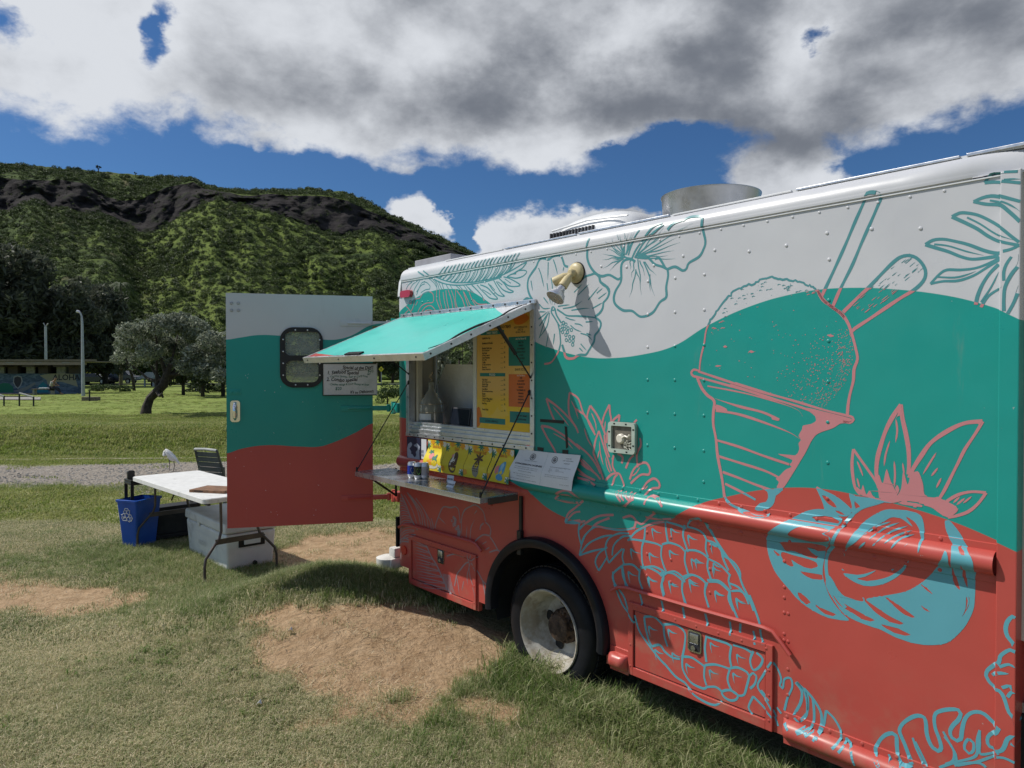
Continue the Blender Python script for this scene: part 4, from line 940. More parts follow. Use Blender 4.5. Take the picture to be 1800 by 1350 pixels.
mb = MB(); mb.lathe([(.31, 0), (.335, .36), (.341, .37), (.341, .375), (.330, .375), (.318, .2), (.30, 0)], seg=48); mb.build('steel_ring', M['ring'], hv)
mb = MB(); mb.lathe([(0, .05), (.3, .05)], seg=24); mb.build('fan_plate', M['grille'], hv)
mb = MB(); mb.box(L(.12, -.13, ZR+.012), L(.62, -.60, ZR+.075), .006); mb.build('roof_vent_box', mat('grey_vent', (.30, .30, .33), .6), truck)

# --- service window: frame, sill, sliding panes
s0, s1, z0, z1 = WIN
mb = MB(); fw = .028
mb.box(L(s0-.012, .012, z0-.01), L(s0+fw, -.05, z1+.01), .002); mb.box(L(s1-fw, .012, z0-.01), L(s1+.012, -.05, z1+.01), .002)
mb.box(L(s0+fw, .0121, z1-fw), L(s1-fw, -.05, z1+.01), .002)
mb.build('window_frame', M['alu'], truck)
for k, (zz, nn_) in enumerate(((z0-.012, .016), (z0+.020, .004), (z0+.045, -.012), (z0+.070, -.028))):
    mb = MB(); mb.box(L(s0+fw if k else s0-.012, nn_, zz), L(s1-fw if k else s1+.012, nn_-.016 if k < 3 else -.08, zz+.030), .003); mb.build('window_track', M['alu'], truck)
mb = MB(); mb.box(L(s0, -.08, z0+.02), L(s1, -.46, z0+.055), .004); mb.build('inside_counter', M['shelf'], truck)
mb = MB()
for s in np.arange(s0+.05, s1, .115): mb.lathe([(0, -.004), (.0055, -.003), (.006, 0)], c=L(s, .016, z0+.003), axis='Y', seg=8)
for z in np.arange(z0+.1, z1, .115): mb.lathe([(0, -.004), (.0055, -.003), (.006, 0)], c=L(s1-.01, .012, z), axis='Y', seg=8)
o = mb.build('frame_screws', M['grille'], truck); o['kind'] = 'stuff'
# far pillar post inside the window
mb = MB(); mb.box(L(s0+fw+.002, -.055, z0+.06), L(s0+.06, -.10, z1), .004); mb.build('inner_jamb', M['cream'], truck)

# --- lift-up awning hatch: built closed, turned up about its hinge
HS0, HS1, HZ_, AL = .150, 1.712, 2.446, .917
ang = math.atan2(.85, .345)   # from hanging straight down to where it is held up
def aw(s, d, n_):   # s along hinge, d distance from hinge, n_ above the outer skin
    c, s_ = math.cos(ang), math.sin(ang); return L(s, s_*d+c*n_+.012, HZ_-c*d+s_*n_)
def skew(s, d): return (s-HS0)/(HS1-HS0)
aw_e = empty('awning_hatch', (0, 0, 0), 0, parent=truck)
NS, ND = 30, 14; mb = MB(); vs = []; pc = []
for i in range(NS+1):
    for j in range(ND+1):
        s = HS0+.018+(HS1-HS0-.036)*i/NS; d = .03+(AL-.05)*j/ND
        u, v_ = i/NS, j/ND; bul = .006*math.sin(math.pi*u)*math.sin(math.pi*v_)+.004*math.sin(u*9+v_*4)*v_*(.3+v_)
        if v_ > .95: bul += .004*abs(math.sin(u*7))
        vs.append(aw(s, d, bul+.004)); pc.append((s, 0, HZ_-d*1.0))
mb.add(vs, [(i*(ND+1)+j, i*(ND+1)+j+1, (i+1)*(ND+1)+j+1, (i+1)*(ND+1)+j) for i in range(NS) for j in range(ND)], True)
o = mb.build('painted_sheet', PAINT_A, aw_e)
o.data.attributes.new('painted', 'FLOAT_VECTOR', 'POINT').data.foreach_set('vector', np.array(pc, np.float32).ravel())
mb = MB(); mb.add([aw(HS0+.01, .01, -.028), aw(HS1-.01, .01, -.028), aw(HS1-.01, AL-.01, -.028), aw(HS0+.01, AL-.01, -.028)], [(0, 1, 2, 3)]); mb.build('inner_sheet', M['alu'], aw_e)
def abox(sa, da, na, sb, db, nb): mb.add([aw(s, d, n_) for n_ in (na, nb) for d in (da, db) for s in (sa, sb)], [(0, 2, 3, 1), (4, 5, 7, 6), (0, 1, 5, 4), (2, 6, 7, 3), (0, 4, 6, 2), (1, 3, 7, 5)])
mb = MB(); abox(HS0, AL-.02, -.034, HS1, AL, .008); abox(HS0, 0, -.03, HS0+.02, AL-.0201, .006); abox(HS1-.02, 0, -.034, HS1, AL-.0201, .007); abox(HS0+.0201, .0, -.03, HS1-.0201, .02, .004); mb.build('edge_frame', M['alu'], aw_e)
mb = MB(); mb.box(L(HS0-.01, .022, HZ_-.004), L(HS1+.02, .0, HZ_+.026), .003)
mb.build('hinge_strip', M['alu'], aw_e)
mb = MB()
for s in np.linspace(HS0+.04, HS1-.02, 13): mb.lathe([(0, -.027), (.007, -.025), (.0075, -.021)], c=L(s, 0, HZ_+.012), axis='Y', seg=8)
for d in np.linspace(.08, AL-.05, 6):
    p = Vector(aw(HS1, d, -.012)); mb.lathe([(0, .004), (.006, .003), (.0065, 0)], c=p, axis='X', seg=8)
for s in np.linspace(HS0+.07, HS1-.08, 4):
    p = Vector(aw(s, AL, -.012)); mb.lathe([(0, -.004), (.006, -.003), (.0065, 0)], c=p, axis='Y', seg=8)
o = mb.build('frame_screws', M['grille'], aw_e); o['kind'] = 'stuff'
mb = MB(); abox(HS0+.62, AL-.05, .009, HS0+.82, AL-.012, .020); mb.build('pull_latch', M['rubber'], aw_e)
mb = MB(); n = 26   # black sealing strip lifting along the near edge
mb.tube([aw(HS1-.03+.008*math.sin(i*.9), .03+(AL-.1)*i/n, .010+.006*math.sin(i*.5)) for i in range(n+1)], [.002+.006*math.sin(math.pi*i/n) for i in range(n+1)], 5); mb.build('sealing_strip', M['black'], aw_e)
# gas struts and elastic cords
def strut(a, b, f=.5):
    a, b = Vector(a), Vector(b); m_ = a.lerp(b, f); mb = MB(); mb.tube([a, m_], .012, 10); mb.tube([m_, b], .005, 8); mb.lathe([(0, -.012), (.012, 0), (0, .012)], c=a, seg=8); mb.lathe([(0, -.01), (.01, 0), (0, .01)], c=b, seg=8)
    return mb.build('gas_strut', M['black'], truck)
zs1 = wallp(937, 663)[1]
strut(aw(HS1-.05, .30, -.04), L(WIN[1]-.02, .014, zs1), .55)
strut(aw(HS0+.08, .42, -.04), L(WIN[0]+.03, .014, zs1+.02), .6)
# --- fold-down shelf

SZ = 1.214; sh = empty('serving_shelf', (0, 0, 0), 0, parent=truck); SH0, SH1, SP = .02, 1.61, .37
r_ = ray(851, 868); 
mb = MB(); mb.box(L(SH0, .055, SZ-.004), L(SH1, SP, SZ+.004)); mb.box(L(SH0, SP-.004, SZ-.034), L(SH1, SP+.001, SZ+.0035), .002); mb.box(L(SH1-.006, .06, SZ-.032), L(SH1+.001, SP-.004, SZ+.0036)); mb.box(L(SH0-.001, .06, SZ-.032), L(SH0+.005, SP-.004, SZ+.0036)); mb.build('shelf_top', M['shelf'], sh)
mb = MB(); mb.box(L(SH1+.001, .065, SZ-.045), L(SH1+.014, SP-.06, SZ-.006), .004); mb.build('end_cleat', mat('brown_wood_edge', (.07, .05, .04), .7), sh)
mb = MB(); mb.box(L(.03, .0, .98), L(.05, .012, SZ), .002); mb.tube([L(.045, .01, .99), L(.045, .30, SZ-.02)], .009, 6); mb.build('shelf_bracket', M['black'], sh)
mb = MB(); mb.box(L(1.575, .0, .80), L(1.60, .016, SZ-.03), .002); mb.box(L(1.568, .0, .80), L(1.607, .03, .96), .004); mb.build('shelf_bracket', M['black'], sh)
mb = MB(); mb.box(L(1.30, 0, 1.10), L(1.345, .03, 1.185), .004); mb.box(L(1.315, .03, 1.09), L(1.33, .055, 1.13), .003); mb.build('shelf_catch', PAINT, sh)
def cord(a, b, sag=.0, r_=.0045):
    a, b = Vector(a), Vector(b); mb = MB(); mb.tube([a.lerp(b, k/8)-Vector((0, 0, sag*math.sin(math.pi*k/8))) for k in range(9)], r_, 6)
    mb.lathe([(.003, -.02), (.008, -.01), (.008, .02), (.003, .03)], c=b, seg=8); mb.lathe([(0, -.02), (.009, -.01), (.009, .01), (0, .02)], c=a, seg=8); return mb.build('elastic_cord', M['black'], sh)
z_c = wallp(937, 690)[1]
cord(L(WIN[1]-.03, .016, z_c), L(SH1-.01, SP-.01, SZ+.01), .0)
cord(L(WIN[0]+.03, .016, z_c+.05), L(SH0+.01, SP-.01, SZ+.01), .0)

# --- rear door, swung round to face the camera
HD = Vector((-1.156, 5.90, 0)); FD = Vector((-2.262, 5.63, 0)); DW = (FD-HD).length; ud = (FD-HD).normalized(); fd = Vector((ud.y, -ud.x, 0))
if fd.y > 0: fd = -fd
def doorp(u, v):
    """pixel -> (distance from the hinge edge, z) on the door face"""
    r = ray(u, v); k = (HD-CO).dot(fd)/r.dot(fd); P = CO+r*k; return (P-HD).dot(ud), P.z
dm_ = Matrix.Translation(HD) @ Matrix(((ud.x, -fd.x, 0, 0), (ud.y, -fd.y, 0, 0), (0, 0, 1, 0), (0, 0, 0, 1)))   # local x along door, -y towards camera
DL = TW.inverted() @ dm_
dz0, dz1 = .762, 2.631
DW1 = [doorp(*p) for p in ((400, 596.7), (424, 593), (453, 589), (491, 590), (530, 594), (569, 597), (591, 596.7), (615.6, 590.7), (655, 571))]
DW2 = [doorp(*p) for p in ((400, 796.7), (424, 789), (469, 782.7), (524, 785), (562, 785), (580, 780), (624, 761), (656, 744))]
DPAINT = wavemat('door_paint', (WHITE, TEAL, (.50, .075, .065)), 'self', DW1, DW2, -.2, 1.4)
wn = [doorp(492, 575), doorp(568, 681)]; wa, wb = min(wn[0][0], wn[1][0]), max(wn[0][0], wn[1][0]); wz0, wz1 = wn[1][1], wn[0][1]
ho = rrect(wa+.02, wz0+.02, wb-.02, wz1-.02, .08, 6); sl = [(0, dz0), (DW, dz0), (DW, dz1), (0, dz1)]
mb = MB()
for d_ in (0, .045): mb.tess([sl, ho], lambda a, b: (a, d_, b))
for lp_ in (sl, ho):
    n = len(lp_); mb.add([(a, 0, b) for a, b in lp_]+[(a, .045, b) for a, b in lp_], [(i, (i+1) % n, n+(i+1) % n, n+i) for i in range(n)])
rdoor = mb.build('rear_door', DPAINT, truck); rdoor.matrix_local = DL
fo = rrect(wa, wz0, wb, wz1, .105, 8)
p1 = [doorp(501, 583), doorp(562, 625)]; p2 = [doorp(502, 634), doorp(560, 672)]
def prect(p, r): return rrect(min(p[0][0], p[1][0]), p[1][1], max(p[0][0], p[1][0]), p[0][1], r, 5)
i1, i2 = prect(p1, .04), prect(p2, .05)
mb = MB(); mb.tess([fo, i1, i2], lambda a, b: (a, -.014, b)); mb.tess([fo, i1, i2], lambda a, b: (a, .055, b))
for lp_ in (fo, i1, i2):
    n = len(lp_); mb.add([(a, -.014, b) for a, b in lp_]+[(a, .055, b) for a, b in lp_], [(i, (i+1) % n, n+(i+1) % n, n+i) for i in range(n)])
mb.build('window_frame', M['black'], rdoor)
mb = MB()
for a, b in [(wa+.025, z) for z in np.linspace(wz0+.1, wz1-.1, 4)]+[(wb-.025, z) for z in np.linspace(wz0+.1, wz1-.1, 4)]+[(x, z) for z in (wz0+.022, wz1-.022) for x in (wa+.12, wb-.12)]: mb.lathe([(0, -.004), (.006, -.003), (.006, 0)], c=(a, -.014, b), axis='Y', seg=8)
o = mb.build('frame_screws', M['alu'], rdoor); o['kind'] = 'stuff'
gm = bpy.data.materials.new('dusty_pane'); gm.use_nodes = True; nt = gm.node_tree; t = NT(nt); b = nt.nodes['Principled BSDF']; pos = E(t, t.n('ShaderNodeNewGeometry').outputs['Position'])
b.inputs['Base Color'].default_value = (.30, .33, .30, 1); b.inputs['Roughness'].default_value = .08; t.put(b.inputs['Alpha'], t.ramp(t.noise(pos, 7, 8, .7, .6), .3, .8, .38, .78))
for lp_ in (i1, i2): mb = MB(); mb.prism([(a, b_) for a, b_ in lp_], lambda a, b_, d: (a, d, b_), .018, .024); mb.build('pane', gm, rdoor)
ha, hb = doorp(405, 742), doorp(422, 704); x0, x1_ = min(ha[0], hb[0]), max(ha[0], hb[0])
mb = MB(); mb.prism(rrect(x0, ha[1], x1_, hb[1], .022), lambda a, b_, d: (a, d, b_), -.006, .0); mb.build('handle_plate', M['chrome'], rdoor)
mb = MB(); cxh = (x0+x1_)/2; mb.tube([(cxh, -.008, hb[1]-.02), (cxh, -.035, hb[1]-.045), (cxh, -.04, (ha[1]+hb[1])/2), (cxh, -.03, ha[1]+.04), (cxh, -.008, ha[1]+.02)], [.012, .015, .014, .017, .01], 10); mb.build('door_handle', M['chrome'], rdoor)
la, lb = doorp(402, 694), doorp(423, 684); mb = MB(); mb.box((lb[0], -.004, la[1]), (la[0], 0, lb[1]), .001)
for q in (.3, .75): mb.lathe([(0, -.010), (.009, -.008), (.01, -.004)], c=(lb[0]+(la[0]-lb[0])*q, 0, (la[1]+lb[1])/2), axis='Y', seg=10)
mb.build('latch_plate', DPAINT, rdoor)
for u_, v__ in ((407, 533), (419, 533), (407, 545.5), (419, 545.5)): a = doorp(u_, v__); mb = MB(); mb.lathe([(0, -.009), (.010, -.008), (.013, -.002), (.013, 0)], c=(a[0], 0, a[1]), axis='Y', seg=12); mb.build('bolt_head', M['galv'], rdoor)
for vv in (569, 717.5, 874):
    a = doorp(655, vv)[1]; mb = MB(); mb.box((.001, -.006, a-.024), (.26, 0, a+.024), .002)
    mb.tube([(.20, -.003, a), (.02, -.004, a)], .012, 6); mb.box((-.15, -.012, a-.020), (.0, .012, a+.020), .004); mb.tube([(-.13, .0, a-.03), (-.13, .0, a+.03)], .016, 10)
    mb.build('strap_hinge', PAINT if False else DPAINT, rdoor)
    mb = MB(); mb.box(L(-.07, -.03, a-.04), L(.02, -.10, a+.04), .006); mb.tube([L(-.085, -.05, a-.05), L(-.085, -.05, a+.05)], .02, 10); mb.build('hinge_block', PAINT, truck)
mb = MB(); rs = random.Random(3)   # scratches and chips on the door face
for i in range(26):
    x_, z_ = rs.uniform(.2, 1.1), rs.uniform(.8, 2.0); l_ = rs.uniform(.003, .012); a_ = rs.uniform(-.6, 1.2)
    mb.add([(x_, -.0012, z_), (x_+.003, -.0012, z_-.003), (x_+l_*math.cos(a_), -.0012, z_+l_*math.sin(a_)), ], [(0, 1, 2)])
o = mb.build('paint_chips', M['paper'], rdoor, fixn=False); o['kind'] = 'stuff'
# ================================================================== MURAL: painted lines and shapes lying on the skin of the truck
VIEWS = {'1': (4.5, 680, 420), '2': (4.5, 1000, 260), '3': (4.5, 1400, 260), '4': (3.375, 1180, 480), '5': (3.375, 1400, 680), '6': (4.5, 1400, 1050), '7': (3.6475, 1050, 980), '8': (3.375, 940, 680),
         'A': (9., 690, 480), 'B': (5.87, 690, 860), 'C': (8.571, 730, 440), 'D': (6.753, 920, 440), 'E': (5.625, 940, 690), 'H': (4.5, 1340, 840), 'P': (1., 0, 0)}
def skin(u, v):
    s, z = wallp(u, v)
    n_ = 0.
    for _ in range(14): n_ = .6*n_+.4*prof(s, z); s, z = wallp(u, v, n_)
    return max(s, .012), z
def pts_of(view, txt):
    k, ox, oy = VIEWS[view]; o = []
    for p in txt.split():
        x, y = p.split(','); o.append(skin(float(x)/k+ox, float(y)/k+oy))
    return o
LIFT = .0005; lift_k = [0]
class Paint:
    def __init__(s): s.mb = MB(); s.n = 0
    def line(s, view, txt, w=4., taper=0.):
        P = pts_of(view, txt) if isinstance(txt, str) else txt
        s.raw(P, w, taper)
    def raw(s, P, w, taper=0.):
        if len(P) < 2: return
        C = crom(P, .010); out = []; s.n += 1; lift = LIFT+.00005*(s.n % 12)
        for i, (a, z) in enumerate(C):
            q0, q1 = C[max(0, i-1)], C[min(len(C)-1, i+1)]; dx_, dz_ = q1[0]-q0[0], q1[1]-q0[1]; l = math.hypot(dx_, dz_) or 1e-6
            Yd = R0.y+D.y*a; u = i/(len(C)-1); ww = w*Yd/FPX/2*(1+.10*math.sin(a*37+z*29))
            if taper: ww *= max(.12, min(1, u/.18 if taper > 1 else 1, (1-u)/taper if taper <= 1 else (1-u)/.25))
            nx, nz = -dz_/l*ww, dx_/l*ww; out += [(a+nx, z+nz), (a-nx, z-nz)]
        n = len(C); s.mb.add([Ls(a, z, lift) for a, z in out], [(2*i, 2*i+1, 2*i+3, 2*i+2) for i in range(n-1)])
    def fill(s, view, txt, holes=(), dz=.0045):
        loops = [pts_of(view, txt)]+[pts_of(h[0], h[1]) for h in holes]
        loops = [crom(l+[l[0]], .012) for l in loops]; s.n += 1; lift = LIFT+.00005*(s.n % 12)
        z0 = min(p[1] for p in loops[0]); z1 = max(p[1] for p in loops[0]); n = max(2, int((z1-z0)/dz))
        def cut(z):
            xs_ = []
            for l in loops:
                for (a, b), (c, d) in zip(l, l[1:]):
                    if (b <= z) != (d <= z): xs_.append(a+(c-a)*(z-b)/(d-b))
            return sorted(xs_)
        zz = [z0+(z1-z0)*(k+1e-4*(k == 0)-1e-4*(k == n))/n for k in range(n+1)]; cs = [cut(z) for z in zz]
        for k in range(n):
            A_, B_ = cs[k], cs[k+1]
            if len(A_) != len(B_):
                m_ = cut((zz[k]+zz[k+1])/2); A_ = A_ if len(A_) == len(m_) else m_; B_ = B_ if len(B_) == len(m_) else m_
                if len(A_) != len(B_): continue
            for i in range(0, len(A_)-1, 2):
                s.mb.add([Ls(A_[i], zz[k], lift), Ls(A_[i+1], zz[k], lift), Ls(B_[i+1], zz[k+1], lift), Ls(B_[i], zz[k+1], lift)], [(0, 1, 2, 3)])
    def circle(s, view, x, y, r_, w): 
        k, ox, oy = VIEWS[view]; P = [skin((x+r_*math.cos(q))/k+ox, (y+r_*1.25*math.sin(q))/k+oy) for q in np.linspace(0, 2*math.pi, 9)]; s.raw(P, w)
    def done(s, name, m=None): return s.mb.build(name, m or STROKE, truck, fixn=False)
def many(p, view, txt, w, taper=0.):
    for l in txt.split(';'):
        if l.strip(): p.line(view, l.strip(), w, taper)

# shave ice in a cup with straw and spoon
p = Paint()
rs = random.Random(12)
dome = [(220, 305), (250, 255), (290, 200), (330, 150), (370, 110), (430, 80), (490, 62), (540, 35), (600, 22), (650, 38), (700, 38), (750, 48), (800, 68), (840, 80), (870, 105)]
rough = [(a[0]+(b[0]-a[0])*k/4+rs.uniform(-5, 5), a[1]+(b[1]-a[1])*k/4+rs.uniform(-6, 6)) for a, b in zip(dome, dome[1:]) for k in range(4)]+[dome[-1]]
p.line('4', ' '.join(f'{x:.0f},{y:.0f}' for x, y in rough), 3.8)
for i in range(40): a = rs.choice(dome[1:-1]); x = a[0]+rs.uniform(-20, 60); y = a[1]+rs.uniform(20, 80); p.line('4', f'{x:.0f},{y:.0f} {x+9:.0f},{y-5:.0f} {x+20:.0f},{y-3:.0f}', 1.5, .4)
many(p, '4', '870,105 905,160 965,210 1010,240 1045,290 1065,340 1080,390 1095,450 1105,510 1085,570 1080,640 1060,720 1050,780 1045,840', 5)
many(p, '4', '220,305 205,350 195,420 180,480 170,540 168,585', 3.4)
many(p, '4', '160,583 300,630 500,695 700,750 900,810 1040,845 1075,855 1082,870 1060,888 1020,880; 165,580 135,573 119,590 130,610 160,618 260,645 420,690 600,745 760,793 850,825', 4)
many(p, '4', '155,620 180,680 215,725 255,760 250,830 250,900 265,980 275,1080 290,1160 305,1240 315,1330', 5.2)
many(p, '4', '265,990 400,1030 550,1085 700,1135; 275,1085 420,1130 560,1175 650,1220; 305,1180 400,1215 500,1255 600,1290; 320,1250 420,1300 500,1345', 4.2)
many(p, '4', '215,670 400,705 560,745 700,790 760,820 780,850; 350,660 520,715 700,775; 380,650 560,708 760,775', 2.6, .3)
many(p, '4', '640,870 540,825 400,790 260,745; 265,815 400,838 560,890 700,945 765,985', 4.4, .4)
p.fill('4', '800,800 900,820 1040,855 1075,870 1060,888 1010,890 960,920 900,940 860,960 830,1000 800,1060 770,1110 740,1160 715,1200 690,1240 665,1275 640,1290 625,1270 640,1240 620,1220 640,1205 680,1165 715,1150 700,1135 720,1110 630,1072 735,1080 760,1040 755,1010 770,990 755,965 775,930 780,905 830,895 860,875 855,850')
p.fill('4', '268,780 330,806 335,822 268,820'); p.fill('4', '590,845 640,862 645,876 600,872')
p.line('8', '1120,590 1130,655 1160,695 1220,725 1290,765 1345,770 1400,757', 5)
p.fill('H', '-40,72 20,85 80,88 120,80 160,78 165,92 130,125 108,140 95,195 70,230 30,250 -10,262 -60,250 -20,200 30,190 45,160 40,110 10,90')
many(p, '3', '545,385 470,570 390,760 300,960 220,1130 200,1175; 670,395 600,560 520,740 440,930 350,1110 290,1250; 545,385 560,360 600,352 650,362 675,390', 5.5)
many(p, '3', '370,1300 480,1190 570,1105 670,1000 760,910 820,865 880,850 940,865 990,910 1020,970 1015,1030 980,1080 920,1130 820,1190 700,1270 590,1345', 6)
p.line('3', '590,1345 460,1430 440,1450', 5.5)
p.line('3', '165,1120 205,1200 280,1255 350,1310 380,1345', 5)
rs = random.Random(2)
for i in range(58):  # grain of the wooden spoon
    a = rs.random(); b = rs.uniform(-.8, .8); x = 470+(930-470)*a+b*70; y = 1290+(910-1290)*a+b*80; l = rs.uniform(20, 70)
    if y > 1340 or x > 990: continue
    p.line('3', f'{x:.0f},{y:.0f} {x+l*.78:.0f},{y-l*.62:.0f}', 1.1, .5)
for i in range(5200):  # ice crystals
    x = rs.uniform(200, 1090); y = rs.uniform(60, 820); rim = 590+(x-160)*.30
    if y > rim-8: continue
    e = ((x-640)/455)**2+((y-460)/435)**2
    if e > .93 or (y < 100 and (x > 850 or x < 350)): continue
    den = .02+.9*max(0, (x-560)/450)**1.3*max(0, (y-300)/480)**.9
    if x > 985 and y > 330: den += .5
    if (x-1010)/160+(y-800)/190 > -.75 and x > 860: den += .95
    if rs.random() > den: continue
    l = rs.uniform(3, 10); a = rs.uniform(0, 6.28); p.line('4', f'{x:.1f},{y:.1f} {x+l*math.cos(a):.1f},{y+l*.6*math.sin(a):.1f}', rs.uniform(1.1, 2.3), .6)
for q in ('305,438 320,428 335,438 320,443', '455,465 475,458 495,468 475,474', '920,368 945,362 970,374 945,380', '255,552 275,546 300,550 275,557'): p.fill('4', q, dz=.003)
p.done('shave_ice_painting')

# coconut
p = Paint()
p.fill('H', '545,255 460,245 400,250 340,265 270,300 210,330 130,370 70,410 45,450 35,510 45,590 65,660 100,740 150,810 210,880 270,950 340,1010 420,1060 500,1100 580,1120 690,1128 640,1080 580,1010 530,930 500,850 485,800 478,765 480,700 490,650 500,600 505,560 530,510 540,470 480,450 560,400 610,370 640,330 600,300',
       [('H', '130,508 260,510 420,520 505,545 500,575 440,575 350,545 400,600 445,620 430,640 360,625 300,600 240,575 190,580 160,540'), ('H', '150,590 240,610 330,630 430,670 440,700 380,715 300,690 230,650 250,700 200,690 160,640'),
        ('H', '300,737 380,755 474,768 480,805 420,800 350,780'), ('H', '280,905 330,930 385,990 350,998 300,960'), ('H', '420,1005 480,1035 590,1082 560,1090 480,1065'),
        ('H', '390,310 480,300 560,312 612,345 600,362 540,352 480,345 430,330'), ('H', '200,450 280,390 380,385 480,400 540,420 470,440 525,462 530,500 400,505 280,480'), ('H', '88,572 145,612 120,615')])
many(p, 'H', '720,285 680,330 630,390 580,450 550,530 520,600 505,680 510,760 525,830 560,900 610,970 660,1030', 6)
p.line('H', '930,195 860,215 790,240 720,285', 4.5)
p.fill('P', '1465,1021 1474,1038 1488,1050 1502,1053 1513,1058 1526,1052 1554,1047 1590,1040 1616,1027 1634,1012 1646,998 1655,982 1661,967 1666,978 1675,1000 1672,970 1664,935 1661,915 1668,914 1684,932 1699,958 1710,988 1714,1018 1714,1047 1711,1072 1698,1099 1680,1119 1662,1131 1633,1134 1607,1131 1578,1122 1544,1105 1511,1094 1484,1079 1467,1057 1452,1030 1455,1010',
       [('6', '290,-20 380,50 460,95 560,150 620,182 540,180 440,120 340,60'), ('6', '520,0 620,70 740,150 850,207 760,200 640,130 560,50'), ('6', '700,-5 790,50 870,105 942,162 870,145 790,85'), ('6', '668,210 780,240 905,297 820,292 720,252'), ('6', '985,65 1062,118 1010,98'),
        ('6', '1345,-10 1368,0 1363,70 1308,158 1338,90'), ('5', '900,1030 930,1080 960,1160 970,1205 930,1150'), ('5', '960,950 975,945 995,975 1000,1000 980,1000'), ('5', '975,1060 1005,1110 1015,1190 985,1120'), ('5', '735,1170 770,1190 808,1228 770,1205')])
p.fill('5', '300,930 330,880 380,820 450,765 530,728 610,728 690,738 740,765 757,820 757,880 735,950 720,985 728,920 730,850 700,800 650,770 690,830 620,780 560,775 520,800 440,840 385,890 340,930 300,965 283,1008 280,985')
many(p, '5', '400,880 470,830 560,800; 430,905 520,840 610,805; 470,925 560,860 660,825; 520,930 600,880 690,850; 560,960 620,900 700,875; 370,960 410,920; 450,945 470,925; 640,945 660,930', 3, 2)
p.fill('5', '275,1105 340,1115 400,1110 470,1090 410,1125 360,1138 430,1150 500,1140 560,1120 620,1080 668,1030 630,1100 550,1155 470,1180 400,1180 330,1150')
many(p, '5', '270,1082 285,1090; 565,1088 580,1080; 1010,1235 1022,1270 1008,1320', 3, .5)
p.fill('5', '115,590 160,612 230,645 290,690 330,735 300,770 250,765 200,745 170,740 160,700 140,650', [('5', '150,640 185,655 225,690 240,715 190,695'), ('5', '230,735 270,745 290,762 250,752')])
p.fill('5', '312,630 360,650 420,655 500,670 525,685 440,705 380,730 340,752 322,740 330,710', [('5', '345,680 380,712 352,720')])
p.done('coconut_painting')
p = Paint()
many(p, '5', '338,370 330,450 335,530 350,600 380,640; 338,370 380,430 430,500 465,550 490,600 500,660', 5)
many(p, '5', '620,105 570,180 530,260 500,350 480,430 475,520 490,600; 620,105 630,190 650,280 665,370 668,450 665,520; 1105,205 1000,215 900,260 800,330 740,410 690,490 670,540', 7)
many(p, '5', '1105,205 1060,280 1000,370 960,450 920,530 880,610 850,660; 1125,628 1040,622 960,640 890,680; 1125,628 1080,690 1020,740 950,765 900,775', 5)
p.fill('5', '380,640 350,590 385,612 395,580 415,640 435,612 455,650 500,660 470,560 490,520 512,575 535,490 560,560 590,620 600,645 622,600 635,500 660,580 680,520 720,500 750,570 760,640 790,660 840,655 890,680 925,695 960,730 900,775 850,750 800,715 740,700 640,680 560,690 480,680 420,655', [('5', '585,600 600,580 612,610 602,640'), ('5', '600,688 680,680 760,700 740,715 660,705')])
p.fill('5', '620,100 600,165 578,215 598,175 615,170 628,195'); p.fill('5', '1105,203 1060,205 1090,230')
many(p, '5', '590,190 598,260 588,330; 632,235 650,310; 555,320 530,400 520,470; 580,440 585,520 580,600; 630,450 640,520; 830,390 780,470 750,520; 840,480 800,530; 860,540 830,600; 965,430 930,520; 360,440 385,500 395,530; 360,540 375,600; 1040,650 990,690; 1000,660 950,700; 970,650 930,690', 3, 2)
p.done('coconut_leaf_painting')

# pineapple
p = Paint()
many(p, '8', '550,910 580,905 650,915 720,930 750,945; 655,830 650,900 635,960 640,1050 660,1085; 775,800 780,860 790,920; 755,935 800,925 860,945 890,975; 890,820 880,880 900,950 910,980; 780,800 850,820 900,840; 755,940 750,1000 765,1060 780,1095; 895,970 890,1030 905,1090 915,1125; 895,970 950,970 1000,990 1030,1020; 905,830 960,845 1000,870 1020,910; 1020,905 1015,960 1030,1010; 1020,910 1070,930 1110,975 1125,1010; 975,780 1030,830 1070,900 1100,960 1110,980; 1110,975 1115,1010 1140,1070 1150,1090; 1125,1005 1180,1040 1215,1090 1220,1130; 1030,1015 1025,1070 1045,1140; 1030,1020 1090,1050 1130,1085 1160,1120; 1160,1110 1150,1150 1165,1200; 1155,1165 1210,1190 1250,1240 1270,1290; 630,1075 700,1065 760,1090 780,1115; 625,1080 620,1140 640,1200; 770,1110 755,1160 770,1235; 775,1105 830,1095 880,1130 890,1160; 880,1150 875,1210 890,1280; 885,1140 940,1115 1000,1150 1020,1175; 1025,1160 1010,1220 1030,1300; 1030,1155 1090,1160 1140,1200 1160,1220; 1155,1215 1150,1260 1180,1330; 530,960 520,1010 530,1050; 520,1055 580,1055 620,1090; 520,1060 465,1110 470,1160 500,1200; 520,1060 530,1120 540,1180; 980,790 1040,850 1090,930 1130,990 1180,1060 1210,1110 1235,1180 1270,1250 1300,1330; 470,1170 490,1220 520,1290 560,1345; 655,830 700,810 770,800; 560,905 600,860 655,830; 905,830 930,790 975,780', 3.8)
